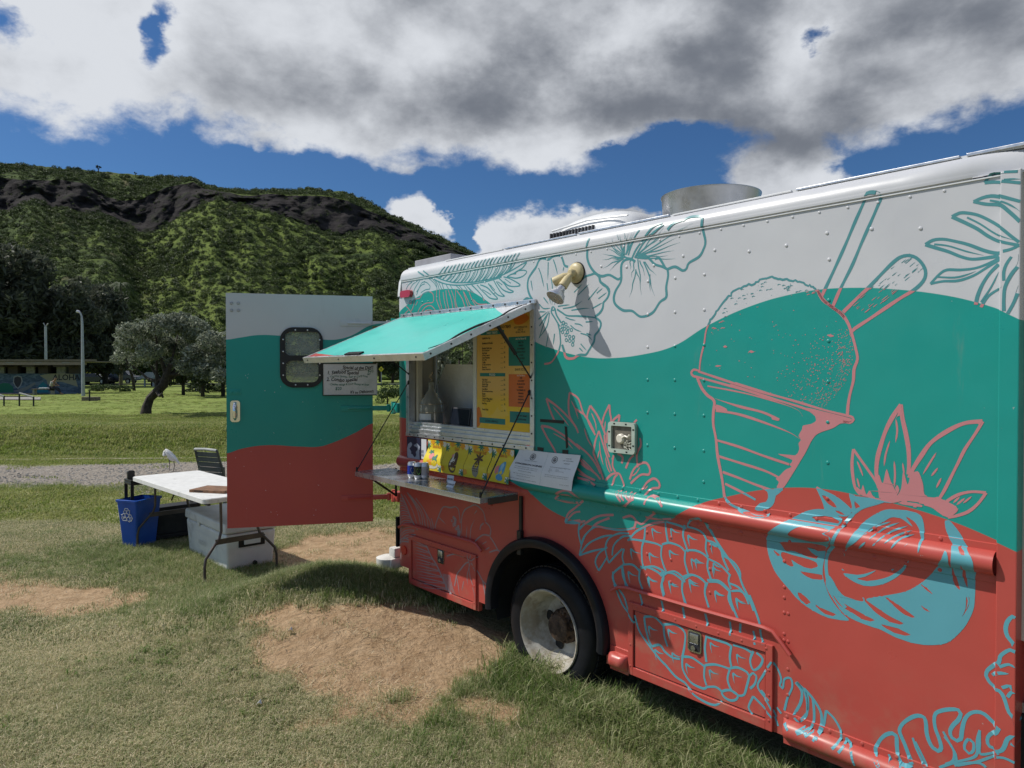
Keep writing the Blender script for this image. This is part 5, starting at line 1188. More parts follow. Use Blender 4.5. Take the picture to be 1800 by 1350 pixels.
many(p, '7', '275,60 330,65 390,95 415,120; 410,90 425,130 410,180 425,250; 420,100 480,100 540,140 550,160; 545,160 545,220 570,300; 550,125 600,110 660,130 700,170; 695,170 690,230 715,320; 705,145 780,150 830,190 855,220; 850,220 860,290 900,390; 860,215 920,215 960,250 990,290; 975,240 1010,330 1040,420 1050,500 1060,560; 300,380 360,380 400,410 425,440; 300,380 310,450 330,530 350,570; 425,430 430,500 450,570; 425,430 500,430 560,480 560,560 545,640; 545,640 550,720 600,800 680,840 700,830; 540,635 600,640 650,670 690,700; 690,690 685,760 700,820; 690,690 750,685 810,700 850,715; 700,500 690,580 700,670; 705,510 770,530 830,550 860,570; 860,565 850,640 860,700; 870,560 940,580 990,610; 850,715 835,780 860,850 900,880; 850,710 900,705 960,735 975,760; 1000,600 980,660 1000,720 1040,700 1060,650 1020,610; 975,760 960,820 940,880 900,885; 975,760 1000,740 1020,760 1010,810 980,840; 700,830 760,830 800,860; 800,860 850,850 900,880 890,910 850,915 810,890 800,860; 560,800 620,880 700,930 760,945 800,920; 240,370 270,470 330,560 400,650 440,690; 350,570 400,560 430,600; 430,600 480,640 530,650; 440,690 500,760 560,800; 270,220 280,310; 410,270 415,350; 545,300 550,400; 690,350 700,440; 850,410 850,500; 160,50 165,120 200,200; 100,90 110,160 170,250 200,340 240,420; 1000,470 1010,560; 920,400 915,480', 4.2)
for v_, pts_ in (('8', ((697, 840), (808, 840), (910, 880), (680, 985), (800, 970), (930, 1020), (1060, 1045), (1045, 925), (670, 1125), (800, 1160), (920, 1155), (1070, 1210), (1200, 1260), (555, 1095), (570, 960))), ('7', ((330, 130), (460, 150), (590, 140), (755, 220), (890, 260), (330, 440), (455, 460), (725, 545), (895, 620), (570, 680), (720, 720), (870, 740), (370, 590), (200, 90), (480, 610), (740, 60), (630, 10)))):
    for x, y in pts_:
        p.line(v_, f'{x},{y} {x+2},{y+30} {x+10},{y+68}', 3.4, .7); p.line(v_, f'{x},{y} {x+25},{y+20} {x+58},{y+28}', 3.4, .7)
many(p, '8', '180,805 270,790; 180,805 230,750 270,740; 270,790 260,860 275,935; 275,935 300,880 360,830 430,840 500,850; 265,1000 320,930 400,890 460,880; 265,1000 340,975 410,960; 265,1000 280,930 300,880; 380,1090 360,1040 380,990 430,950; 380,1090 400,1060 430,1010; 440,1045 420,960 440,900 500,870 560,870; 460,1000 470,940 520,890 570,885; 440,1045 480,1000 520,960; 430,840 500,850 560,845 600,830', 3.4)
p.done('pineapple_painting')
p = Paint()
many(p, 'E', '115,60 150,170 200,290; 115,60 200,120 300,210 400,330 430,400; 345,0 430,60 480,200 540,290 590,390; 345,0 335,100 345,230 400,330; 400,160 480,210; 550,130 520,230 540,310 600,420; 550,130 610,210 660,310 700,420; 740,120 690,220 665,310; 740,120 745,200 755,280 720,400 710,500; 840,220 780,270 760,300; 840,220 830,290; 65,330 150,345 250,400 350,470 450,560; 65,330 120,440 180,540 210,600; 635,380 600,480 580,600; 635,380 680,520 720,650 760,780; 410,510 520,600 600,700 650,800; 410,620 500,720 600,800 650,860; 420,750 500,820 600,870; 420,840 520,870 600,920; 1040,450 1050,520 1010,610 1020,740; 1010,270 980,300; 940,860 980,760 1050,700 1110,700 1140,760 1130,810 1060,810 1000,850 950,900; 1060,960 1110,890 1180,850 1230,890 1230,940 1160,950 1090,1010; 700,870 760,810 830,800 860,850 880,930; 760,920 790,840 820,810; 820,970 850,1080; 860,970 880,1070; 900,980 930,1070; 960,980 950,1070; 1000,990 970,1070; 200,1050 230,990 330,970 450,1050; 200,1050 320,1080 430,1090; 1080,1110 1160,1020 1220,1060 1260,1130; 980,1350 1000,1270 950,1220 870,1240; 1000,1270 1060,1300 1130,1240 1180,1180; 300,1280 330,1200 400,1140 480,1070; 300,1285 400,1290 500,1270; 440,1350 520,1280 640,1220 780,1210; 560,1350 620,1290 740,1240; 780,1110 880,1130 960,1060; 1100,1230 1200,1250 1350,1250; 860,700 870,640 820,600; 900,750 940,660 980,620; 780,620 770,720 800,790; 690,420 700,520 740,640; 580,600 640,740 680,860', 4.)
many(p, 'E', '180,140 260,230 340,330; 360,80 400,160 430,260; 560,200 600,300 610,380; 700,280 690,380; 180,400 300,470 380,560; 490,350 520,450 570,540; 640,480 650,600 680,720; 640,570 620,660; 450,700 540,770; 460,650 560,750 620,830; 430,800 520,840; 700,640 720,740 750,800; 760,640 780,700; 1040,740 1000,800 950,830; 1120,920 1080,960; 250,1010 340,1020 420,1070', 2.4, 2)
p.done('pineapple_crown_painting')

# hibiscus flowers
p = Paint()
many(p, 'D', '110,590 70,520 50,430 60,340 100,270 150,200 180,130 215,95 270,100 300,110 350,75 420,60 450,75 470,120 490,180 530,195; 0,600 40,570 90,590 150,610; 690,350 740,310 800,290 850,275 890,300; 900,310 910,360 950,410 1000,440 1020,490 1000,560 950,620; 950,620 940,690 900,750 850,785; 860,800 910,840 920,890 890,960 850,1010 840,1080 800,1150 770,1200 740,1240 680,1240 640,1250', 4.2)
many(p, 'D', '400,700 460,740 520,775 650,780 780,790 860,800; 345,680 330,730 370,800 400,850 430,900; 375,690 390,760 430,830 450,860; 410,870 430,960 440,1060 440,1110 420,1190 390,1250 330,1330 250,1350', 3)
p.line('D', '640,1250 600,1280 540,1285 500,1260 485,1200 460,1120', 5)
many(p, 'D', '240,560 300,640; 330,330 345,450 340,650; 280,390 300,520 325,640; 295,140 290,350; 355,110 380,180 405,280; 180,210 210,290 245,440; 90,360 110,480; 395,500 370,650; 490,540 400,640; 190,640 240,690 320,685; 410,665 470,655 550,645; 470,690 600,665 700,600; 570,712 720,690 790,690; 820,690 950,615; 600,500 700,400; 650,530 780,400; 770,590 900,430; 870,510 940,450; 890,575 990,500; 500,795 560,820 620,830; 610,870 670,880 710,905; 560,890 620,940 690,965; 680,985 760,1010 820,1070; 750,985 810,1010; 680,1110 750,1190; 665,1160 710,1205; 190,730 270,730; 180,820 300,720; 190,900 310,720; 190,1040 250,850 310,720; 270,1150 300,980; 310,740 280,900 180,1050; 370,990 355,1120; 740,850 830,845; 480,200 470,250', 2.2, .3)
for x, y in ((475, 860), (505, 880), (460, 900), (530, 925), (490, 930), (570, 945), (450, 945), (525, 970), (465, 970), (505, 1005), (550, 1025), (595, 1030), (510, 1065), (550, 1075), (590, 1075), (585, 1120)): p.circle('D', x, y, 15, 1.9)
p.circle('D', 352, 692, 18, 2.2)
p.done('hibiscus_painting')
p = Paint()
many(p, '2', '165,715 145,760 145,860 165,930 210,990 260,1015 320,1005 390,1040 415,1020; 415,1020 415,930 440,890 490,880 525,900; 415,1000 410,1060 370,1130 355,1190 370,1240 430,1285 500,1290 570,1335 660,1305 720,1220 770,1180 770,1100 785,1010 780,960; 550,850 600,850 640,880 680,920 740,940 780,960; 680,880 710,870 735,900 765,955; 780,960 840,940 900,970 930,955 950,910 1030,860 1065,800 1080,740 1060,640 1055,560 1030,545 960,550 900,580; 780,650 830,600 900,575; 210,990 240,1020 250,1060 300,1100 320,1140', 4.6)
many(p, '2', '440,870 430,820 440,760; 500,870 540,790 620,680 680,620 740,600; 520,870 600,740 700,650 750,610; 470,850 500,760 560,650; 440,860 460,870 500,875', 3.2)
rs = random.Random(8)
def vein(v_, a, b, w, k=8):
    x0, y0 = a; x1, y1 = b; s_ = ' '.join(f'{x0+(x1-x0)*i/4+rs.uniform(-k, k)*(0 < i < 4):.0f},{y0+(y1-y0)*i/4+rs.uniform(-k, k)*(0 < i < 4):.0f}' for i in range(5)); p.line(v_, s_, w, .6)
for e in ((285, 740), (300, 790), (270, 838), (265, 885), (345, 885), (268, 952), (322, 972), (340, 715), (378, 680), (400, 690), (435, 665), (470, 680), (500, 665), (520, 660), (545, 655), (320, 745)): vein('2', (445+(e[0]-445)*.10, 865+(e[1]-865)*.10), e, 1.9)
for e in ((860, 705), (880, 748), (830, 812), (842, 876), (780, 850), (700, 850), (740, 690), (760, 615), (980, 598), (770, 660)): vein('2', (515+(e[0]-515)*.08, 870+(e[1]-870)*.08), e, 2.2)
for a, e in (((490, 890), (485, 960)), ((515, 890), (498, 1025)), ((530, 960), (478, 1180)), ((545, 880), (575, 1162)), ((590, 900), (680, 1172)), ((640, 1000), (645, 1135)), ((600, 900), (692, 1008)), ((530, 970), (562, 1075)), ((560, 890), (600, 1010))): vein('2', a, e, 2.1)
p.done('hibiscus_painting')
# palm frond at upper left
p = Paint()
many(p, 'C', '40,320 110,370 200,400 300,400 400,440 500,470 620,487 760,486 900,475 1040,450 1160,425 1280,385 1400,330 1500,275 1600,215 1680,178; 120,310 200,370 260,400; 200,410 280,435 350,470 450,505 600,525 750,520 900,500 1040,475 1180,440 1300,400', 2.2)
rs = random.Random(4)
ribx = [250, 300, 400, 500, 620, 760, 900, 1040, 1160, 1280, 1400, 1500]; riby = [395, 400, 440, 470, 490, 488, 478, 452, 428, 388, 335, 280]
for i in range(21):
    bx = 300+i*54; by = float(np.interp(bx, ribx, riby)); tx = bx+150+i*2.3; ty = max(260-.185*(tx-370), 28)+rs.uniform(0, 14); mx_ = bx+(tx-bx)*.35; my = by+(ty-by)*.30
    p.line('C', f'{bx:.0f},{by:.0f} {mx_+14:.0f},{my:.0f} {bx+(tx-bx)*.68:.0f},{by+(ty-by)*.66:.0f} {tx:.0f},{ty:.0f}', 1.9)
    if i % 2: p.line('C', f'{bx+14:.0f},{by-3:.0f} {mx_+36:.0f},{my:.0f} {tx-22:.0f},{ty+16:.0f}', 1.1)
many(p, 'C', '1480,350 1560,300 1620,260 1680,178; 1560,305 1640,300 1680,325 1620,390 1520,420 1430,405 1380,400; 1330,400 1430,430 1580,520 1500,545 1400,530 1330,470; 1260,420 1340,500 1400,580 1480,620 1420,635 1330,600 1270,540 1220,470; 1180,450 1240,560 1300,650 1345,690 1260,680 1180,610 1100,500; 980,520 1080,560 1160,640 1240,730 1130,720 1050,650 980,580 930,520; 850,520 930,600 1000,680 1040,760; 1380,400 1450,360 1520,350', 2.2)
many(p, 'C', '260,430 310,500 330,590; 300,450 340,520 360,590; 350,480 400,590; 400,490 430,590; 460,510 500,580; 520,520 560,580; 600,520 690,600; 650,520 720,600; 720,520 800,620; 760,520 850,630; 800,560 880,640; 1010,590 1080,630 1140,670; 1130,520 1200,600; 1240,470 1310,520; 1350,430 1440,495; 200,420 280,490 325,560', 1.5)
many(p, 'A', '215,260 250,190 310,140; 270,270 320,180 400,120; 380,350 420,240 470,150 540,150 595,210 590,250 520,265 450,310; 380,300 450,200 510,170; 330,330 350,250 430,120; 150,690 190,650 250,590; 210,520 260,570 330,680; 430,400 480,330 560,295 620,310 650,360 640,460 540,475 460,520 410,600 400,640 450,630 520,540 600,515 660,560 685,620; 470,640 540,590 620,590 670,630; 300,600 340,500 350,420 430,400; 370,510 400,450', 1.5)
many(p, 'A', '700,260 700,420 750,560 780,620; 745,270 750,420 800,620; 800,300 820,440 860,600; 845,270 860,420 900,600; 880,260 930,420 960,590; 930,270 980,420 1000,590; 1000,250 1000,450 1040,580; 1020,280 1100,400 1160,560 1210,570 1170,440 1120,290; 1210,290 1260,420 1330,530; 1130,300 1200,440 1240,510 1340,540; 1280,420 1360,490 1500,490', 1.6)
p.circle('A', 283, 462, 20, 1.8)
p.done('palm_frond_painting')
# palm leaves at upper right
p = Paint()
many(p, '3', '1020,765 1080,730 1160,722 1260,740 1360,765 1480,810 1560,830 1620,830 1700,800 1760,770; 1020,765 1100,790 1200,820 1300,860 1390,880 1500,870 1600,855; 1230,545 1290,515 1350,515 1430,530 1520,570 1620,630 1700,700 1760,745; 1230,545 1330,590 1430,640 1520,700 1620,745 1760,770; 1400,425 1470,395 1540,380 1620,390 1720,410 1800,440; 1400,425 1500,445 1620,455 1700,520 1800,600; 1490,275 1560,270 1650,265 1800,295; 1420,1240 1430,1180 1470,1080 1530,990 1600,920; 1640,1290 1640,1200 1650,1100 1700,1000 1760,920 1800,850; 1670,1310 1720,1220 1800,1100', 5.6)
many(p, '3', '1490,275 1540,215 1610,205 1750,185; 1060,1075 1130,1000 1190,965 1300,965 1420,950 1530,910 1610,870; 1060,1075 1160,1055 1280,1050 1400,1010 1500,950 1610,880; 1460,1260 1520,1170 1620,1090; 1640,1050 1640,980 1660,920 1700,860', 4.6)
many(p, '3', '1090,762 1200,775 1350,820 1480,850; 1350,550 1450,600 1550,665 1620,700 1720,730; 1530,415 1640,430 1740,480 1800,520; 1640,250 1720,245 1800,265; 1110,1020 1250,1025 1340,1005 1420,975; 1460,1220 1540,1100 1600,980', 3, .3)
p.done('palm_leaf_painting')
# monstera at the bottom, leaf fan and flower at the right
p = Paint()
many(p, '6', '650,1345 620,1270 625,1200 660,1130 710,1085 760,1075 790,1095 795,1180 800,1250 830,1320 880,1330 915,1322; 915,1322 890,1250 860,1170 830,1100 815,1050 840,1000 900,955 960,935 1010,950 1025,1000 1030,1070 1050,1140 1080,1190 1120,1215 1145,1190 1130,1120 1100,1040 1090,970 1100,920 1150,895 1220,885 1280,890 1300,920 1280,970 1240,1010 1215,1060 1230,1110 1270,1135 1300,1120 1310,1050 1330,970 1370,920 1430,905 1490,925 1560,990 1600,1040 1580,1070 1530,1085 1510,1130 1530,1180 1600,1220 1640,1190 1670,1120 1720,1105 1760,1115', 6.4)
many(p, '6', '920,1110 950,1200 1000,1320 1010,1345; 940,1140 990,1240 1030,1340; 1160,1060 1210,1150 1260,1240 1265,1300; 1450,1050 1430,1130 1430,1230 1390,1270 1270,1300 1130,1345; 1170,1100 1240,1200 1240,1290 1180,1320; 1450,1050 1450,1150 1460,1240 1600,1235; 1760,1265 1600,1265 1430,1300 1270,1330; 730,1240 740,1300 760,1345; 1250,1330 1330,1310 1450,1310 1500,1345; 1365,1120 1400,1150 1400,1210 1365,1235 1330,1200 1335,1150 1365,1120', 4.4)
p.done('monstera_painting')
p = Paint()
many(p, '6', '0,670 40,720 40,820 0,900; 60,720 85,830 80,930 30,980; 60,720 130,800 190,900 200,980 170,1070 130,1140; 130,800 140,900 130,1000 60,1090; 235,895 220,990 200,1050 150,1130; 235,895 300,960 350,1050 355,1110 320,1160 280,1200; 395,1110 370,1180 330,1230; 395,1110 430,1190 440,1280 460,1330; 0,1080 60,1060 110,1030', 4.6)
many(p, '7', '1115,670 1060,760 1030,830 1090,930 1150,1020; 1115,670 1160,720 1180,780 1170,820 1190,840 1200,780 1240,775 1250,830 1220,900 1200,980; 1270,800 1310,860 1300,930 1260,1010 1290,1050 1340,1000; 1280,800 1330,850; 1330,840 1350,900 1350,980; 1000,890 970,960 990,1010; 1000,890 1060,950 1120,1030; 1050,850 1100,920; 1150,960 1180,1000; 1270,1120 1340,1080; 1200,1060 1220,1110; 1140,1020 1160,1080; 1330,1150 1390,1110', 4.)
p.done('leaf_fan_painting')
p = Paint()
many(p, '6', '1760,140 1710,150 1670,190 1655,250 1670,310 1710,360 1760,390; 1760,405 1690,415 1640,440 1610,470 1600,515 1550,545 1510,580 1500,620 1520,660 1560,700 1605,740 1640,790 1660,850 1680,910 1720,960 1770,975', 6.4)
many(p, '6', '1605,550 1680,530 1760,530; 1550,615 1590,600 1680,605; 1625,715 1690,700 1750,695; 1670,790 1700,750 1760,730', 5.2, .25)
p.done('orchid_painting')
# hibiscus and frond on the rear locker, in the shade
p = Paint()
many(p, 'B', '440,400 450,350 480,270 510,200 540,180 600,190 650,180 680,210 690,270 700,350; 710,350 720,270 750,210 800,180 850,160 900,190 940,240 960,330; 960,340 1000,380 1015,430 1005,480; 1005,490 1040,540 1090,630; 940,350 910,380 905,420; 1000,480 940,470 890,500 850,540; 790,750 750,770 700,830 665,880 650,950 640,1000; 810,760 880,850 930,940 980,1000; 930,940 950,1050 970,1160; 1130,660 1090,630 1060,630 1000,650; 560,690 640,670 740,700', 2.6)
many(p, 'B', '800,520 810,400 850,310; 760,500 770,370; 480,290 550,360; 710,340 715,470; 790,760 800,900 840,1060 850,1150; 800,770 770,900 780,1000; 660,890 680,1000 690,1100; 735,950 715,1050; 790,740 740,680; 800,740 830,660; 790,740 780,650; 810,740 900,690; 870,220 840,260; 1000,600 950,630; 970,540 920,570; 1100,740 1030,760; 1060,830 1010,830', 1.9, .4)
for i in range(26): x = 610+rs.uniform(-14, 40)+i*3; y = 290+i*8.5; p.circle('B', x, y, 8, 1.8)
many(p, 'B', '90,50 140,160 200,320 260,420; 330,560 400,690 460,790 510,900 560,1010 600,1090; 510,900 540,960 560,1040', 3.2)
for i in range(9):
    y = 60+i*46; bx = 100+y*.33; p.line('B', f'{bx:.0f},{y+40:.0f} {bx*.55:.0f},{y+8+i*6:.0f} {18:.0f},{y+70+i*4:.0f}', 1.7, .4); p.line('B', f'{bx:.0f},{y+55:.0f} {bx*.55:.0f},{y+40+i*5:.0f} {18:.0f},{y+84+i*4:.0f}', 1.2, .4)
many(p, 'B', '150,30 250,200 290,360; 180,60 300,220 340,380; 240,90 340,240 370,400; 330,220 390,340 400,440; 400,300 420,380 415,430; 120,60 200,200 250,350; 160,40 290,240 310,370', 2.2)
for i in range(8): y = 540+i*62; bx = 330+(y-560)*.5; p.line('B', f'{min(bx+30, 560):.0f},{y+50:.0f} {230+i*10:.0f},{y-4:.0f} {215+i*6:.0f},{y+10:.0f}', 1.7, .4); p.line('B', f'{min(bx+40, 570):.0f},{y+60:.0f} {300+i*10:.0f},{y+44:.0f} {220+i*6:.0f},{y+22:.0f}', 1.3, .4)
for i in range(6): p.line('B', f'{520+i*14},{870+i*3} {540+i*15},{960+i*8} {560+i*16},{1060+i*8}', 2.2, .3)
many(p, 'B', '40,520 110,505 180,530; 40,520 100,540 180,545', 2.4)
p.done('rear_hibiscus_painting', FADED)
# ================================================================== THINGS ON AND IN THE SERVICE WINDOW
def wall_thing(name, cat, label, group=None):
    o = empty(name, tuple(TW.translation), math.atan2(D.y, D.x), label, cat, group); return o
MW = {}
def flatc(name, c, r=.6, **k):
    if name not in MW: MW[name] = mat(name, c, r, var=k.pop('var', .05), **k)
    return MW[name]
def wtxt(body, s, z, n_, size, mtl, align='LEFT', bold=.0005, shear=0., sx=1., spacing=1., tilt=None):
    """lettering on the wall side: reading direction along +s, standing up"""
    Mx = Matrix.Translation(L(s, n_, z)) @ (tilt or Matrix.Identity(4)) @ Matrix.Rotation(math.pi/2, 4, 'X'); return text(body, size, mtl, None, align=align, bold=bold, shear=shear, sx=sx, M=Mx, spacing=spacing)
# menu board behind the sliding pane
m0, m1 = wallp(835, 762, -.02), wallp(938, 773, -.02); MS0, MS1 = m0[0]+.01, 1.672; MZ0, MZ1 = z0+.098, 2.40
menu = wall_thing('menu_board', 'menu board', 'tall orange and yellow printed food menu behind the service window')
MH, MWd = MZ1-MZ0, MS1-MS0
def mz(f): return MZ1-MH*f
def ms(f): return MS0+MWd*f
ym = bpy.data.materials.new('menu_print'); ym.use_nodes = True; nt = ym.node_tree; t = NT(nt); b = nt.nodes['Principled BSDF']
ob_ = t.n('ShaderNodeTexCoord'); ob_.object = truck; x, y, z = t.sep(E(t, ob_.outputs['Object'])); vv = E(t, ob_.outputs['Object'])
cc = t.mix(t.ramp(z, mz(.95), mz(.55)), (.88, .42, .012), (.86, .52, .14)); cc = t.mix(t.ramp(z, mz(.62), mz(.80), 0., 1.), cc, (.90, .56, .012))
cc = t.mix(t.ramp(z, mz(.14), mz(.05)), cc, (.78, .40, .012)); cc = t.mix(t.ramp(t.noise(vv, 5., 3, .5, .6), .55, .60, 0., .35), cc, (.85, .62, .2)); t.put(b.inputs['Base Color'], cc); b.inputs['Roughness'].default_value = .35
mb = MB(); mb.box(L(MS0, -.030, MZ0), L(MS1, -.036, MZ1)); mb.build('board', ym, menu)
teal_p, orange_p, red_p = flatc('teal_print', (.012, .22, .21), .4), flatc('orange_print', (.72, .17, .03), .4), flatc('red_orange_print', (.75, .20, .02), .4)
def mrect(nm, f0, g0, f1, g1, mtl, lift=.0008): mb = MB(); mb.add([L(ms(f0), -.030+lift, mz(g1)), L(ms(f1), -.030+lift, mz(g1)), L(ms(f1), -.030+lift, mz(g0)), L(ms(f0), -.030+lift, mz(g0))], [(0, 1, 2, 3)]); return mb.build(nm, mtl, menu)
mrect('heading_band', .07, .135, .50, .17, teal_p); mrect('heading_band', .06, .505, .52, .535, teal_p); mrect('heading_band', .05, .90, .52, .95, teal_p)
mrect('flavor_panel', .58, .20, 1.0, .445, teal_p); mrect('flavor_panel', .58, .515, 1.0, .79, orange_p); mrect('flavor_panel', .60, .83, 1.0, .925, teal_p)
mb = MB()
for f_, g_, a, b_, sd in ((.78, .055, .13, .045, 1), (.02, .90, .07, .09, 2)):
    mb.tess([[(ms(f_)+MWd*a*math.cos(q)*(1+.12*math.sin(3*q+sd)), mz(g_)+MH*b_*math.sin(q)*(1+.1*math.sin(2*q))) for q in np.linspace(0, 2*math.pi, 20)[:-1]]], lambda s, z: L(max(MS0, s), -.0294, z))
mb.build('fruit_print', red_p, menu)
T = []; dark = M['ink']; sz = MH*.0235
T.append(wtxt('SANDY BEACH TREATS', ms(.47), mz(.120), -.0290, MH*.034, dark, 'CENTER', .0006, sx=.62))
left = [('Loaded Fun Cup', '5', .205, ''), ('Strawberry & Nutella', '8', .250, '.'), ('Blended Caffe Latte', '7', .295, 'Hot or Cold Latte 5'), ('Acai Bowl', '10', .337, 'w/ honey + toppings'), ('Cloud Pancakes', '8', .377, 'Ube or Plain'), ('Croffle', '12', .420, 'Ice cream w/ fresh fruit'), ('Shave Ice', '6', .462, 'Snowcap + Mochi 1.50'),
        ('Poke Bowl', '15', .572, 'Spicy or Shoyu, w/ rice'), ('Fish & Chips', '16', .613, 'Fresh local fish'), ('Loco Moco', '14', .655, 'Rice, Beef Patty, Eggs, Gravy'), ('Burger', '15', .697, 'Cheese +1'), ('Chicken Wings (6pc)', '13', .740, 'w/ fries or sweet chili'), ('Hot Dog', '8', .782, ''), ('French Fries', '6', .835, '')]
for a, p_, f_, sub in left:
    T.append(wtxt(a, ms(.10), mz(f_), -.0292, sz, dark, sx=.72)); T.append(wtxt(p_, ms(.52), mz(f_), -.0292, sz, dark, 'RIGHT'))
    T.append(wtxt('.'*14, ms(.485), mz(f_), -.0292, sz*.8, dark, 'RIGHT', sx=.6))
    if sub: T.append(wtxt(sub, ms(.10), mz(f_+.017), -.0292, sz*.68, dark, sx=.8))
right = [('ADD TOPPINGS FOR', .130), ('ONLY $1', .150), ('OR ALL FOR $3', .170), ('SHAVE ICE $8', .485)]
for a, f_ in right: T.append(wtxt(a, ms(.78), mz(f_), -.0292, sz*(1.25 if 'SHAVE' in a else .95), dark, 'CENTER', .0002, sx=.8))
for i, a in enumerate(('MILK TEA', 'MANGO', 'STRAWBERRY', 'PASSION FRUIT', 'LYCHEE', 'HONEYDEW', 'GUAVA')): T.append(wtxt(a, ms(.79), mz(.255+i*.027), -.0288, sz*.85, dark, 'CENTER', sx=.8))
for i, a in enumerate(('LIME', 'COCONUT', 'BLUE HAWAII', 'MANGO', 'WATERMELON', 'BANANA', 'PASSION', 'PINEAPPLE', 'RAINBOW')): T.append(wtxt(a, ms(.79), mz(.552+i*.026), -.0288, sz*.85, dark, 'CENTER', sx=.8))
for i, a in enumerate(('CASH APP / VENMO', 'ACCEPTED HERE')): T.append(wtxt(a, ms(.80), mz(.87+i*.03), -.0288, sz*.8, dark, 'CENTER', sx=.8))
T.append(wtxt('ALOHA & MAHALO', ms(.28), mz(.936), -.0288, sz*1.1, dark, 'CENTER', .0004, sx=.8))
join_meshes(T, 'lettering', dark, menu); T = []
T.append(wtxt('SWEET TREATS', ms(.285), mz(.163), -.0286, sz*1.15, M['txt_white'], 'CENTER', .0004, sx=.8)); T.append(wtxt('FOOD', ms(.29), mz(.529), -.0286, sz*1.2, M['txt_white'], 'CENTER', .0006))
T.append(wtxt('Any Two Flavors +$1', ms(.79), mz(.225), -.0286, sz*.85, M['txt_white'], 'CENTER', .0004, sx=.75)); T.append(wtxt('Any Two Flavors', ms(.79), mz(.532), -.0286, sz*.8, M['txt_white'], 'CENTER', .0002, sx=.8))
join_meshes(T, 'white_lettering', M['txt_white'], menu)
mb = MB(); mb.box(L(MS0-.045, -.028, MZ0-.01), L(MS0-.004, -.05, MZ1+.03), .003); mb.build('pane_edge', M['white_paint'], truck)
# reflecting pale sheet, tablet, jug, inside on the counter
pl_ = wall_thing('pale_sheet', 'panel', 'large pale grey sheet leaning behind the service window, next to the menu'); PN = -.40
def wp(u, v, n_): a = wallp(u, v, n_); return a
q = [wp(744, 752, PN), wp(793, 640, PN), wp(836, 642, PN), wp(840, 762, PN)]; mb = MB(); mb.prism([(q[0][0], z0+.06), (q[1][0], q[1][1]), (q[2][0]+.25, q[2][1]), (q[3][0]+.25, z0+.06)], lambda a, b, d: L(a, d+(b-1.6)*.12, b), PN, PN-.008)
mb.build('sheet', mat('pale_sheet', (.84, .85, .88), .25, var=.08, vs=3, dirt=(.48, .49, .52), ds=3), pl_)
a, b_ = wp(790, 762, -.2), wp(829, 727, -.2); tb_ = wall_thing('tablet', 'tablet', 'black tablet on its stand on the counter in the service window')
cx_, w_, cz_ = (a[0]+b_[0])/2, abs(b_[0]-a[0])/2, z0+.056
Mt = Matrix.Translation(L(cx_, -.20, cz_+.085)) @ Matrix.Rotation(R(-6), 4, 'Z') @ Matrix.Rotation(R(-9), 4, 'X')
mb = MB(); mb.M = Mt; mb.prism(rrect(-w_, -.082, w_, .082, .012), lambda x, z, d: (x, d, z), -.006, .006); mb.build('casing', mat('tablet_bezel', (.10, .10, .11), .4), tb_)
mb = MB(); mb.M = Mt; mb.prism(rrect(-w_+.012, -.070, w_-.012, .070, .003), lambda x, z, d: (x, d, z), -.0062, -.0075); mb.build('screen', mat('dark_screen', (.010, .014, .024), .35, spec=.25), tb_)
mb = MB(); mb.box(L(cx_-.09, -.20, cz_), L(cx_+.05, -.34, cz_+.012), .004); mb.box(L(cx_-.02, -.25, cz_+.01), L(cx_+.02, -.27, cz_+.09), .003); mb.box(L(cx_-w_-.07, -.16, cz_), L(cx_-w_+.03, -.26, cz_+.03), .006); mb.build('stand', M['black'], tb_)
jg = wall_thing('glass_jug', 'jug', 'big clear bottle wrapped with rope at the left end of the window counter')
jc = wp(732, 745, -.03); js = jc[0]+.02; jz = z0+.058
gl = mat('cloudy_glass', (.62, .62, .56), .12, var=.1, trans=.55, ior=1.2, dirt=(.6, .58, .5), ds=30)
mb = MB(); mb.lathe([(0, .0), (.088, .0), (.095, .01), (.096, .15), (.090, .20), (.05, .26), (.024, .30), (.022, .355), (.026, .36)], c=L(js, -.16, jz), seg=28); mb.build('bottle', gl, jg)
rope = mat('rope', (.42, .36, .27), .9, var=.3, vs=60)
mb = MB(); mb.tube([L(js+.015*math.sin(k*.9)*.4, -.16+.012*math.cos(k*.9), jz+.24+k*.008) for k in range(26)], .007, 6); mb.build('rope_handle', rope, jg)
mb = MB(); c0 = L(js, -.16, 0)
for zz_, r__ in ((.03, .098), (.118, .099), (.185, .096)): mb.tube([(c0[0]+r__*math.cos(q), c0[1]+r__*math.sin(q), jz+zz_) for q in np.linspace(0, 2*math.pi, 25)[:-1]], .003, 5, closed=True)
mb.build('rope_band', rope, jg)
mb = MB(); mb.lathe([(.0975, .06), (.0978, .108)], c=L(js, -.16, jz), seg=20, a0=math.pi*1.1, a1=math.pi*1.8); mb.build('paper_tag', M['paper'], jg)
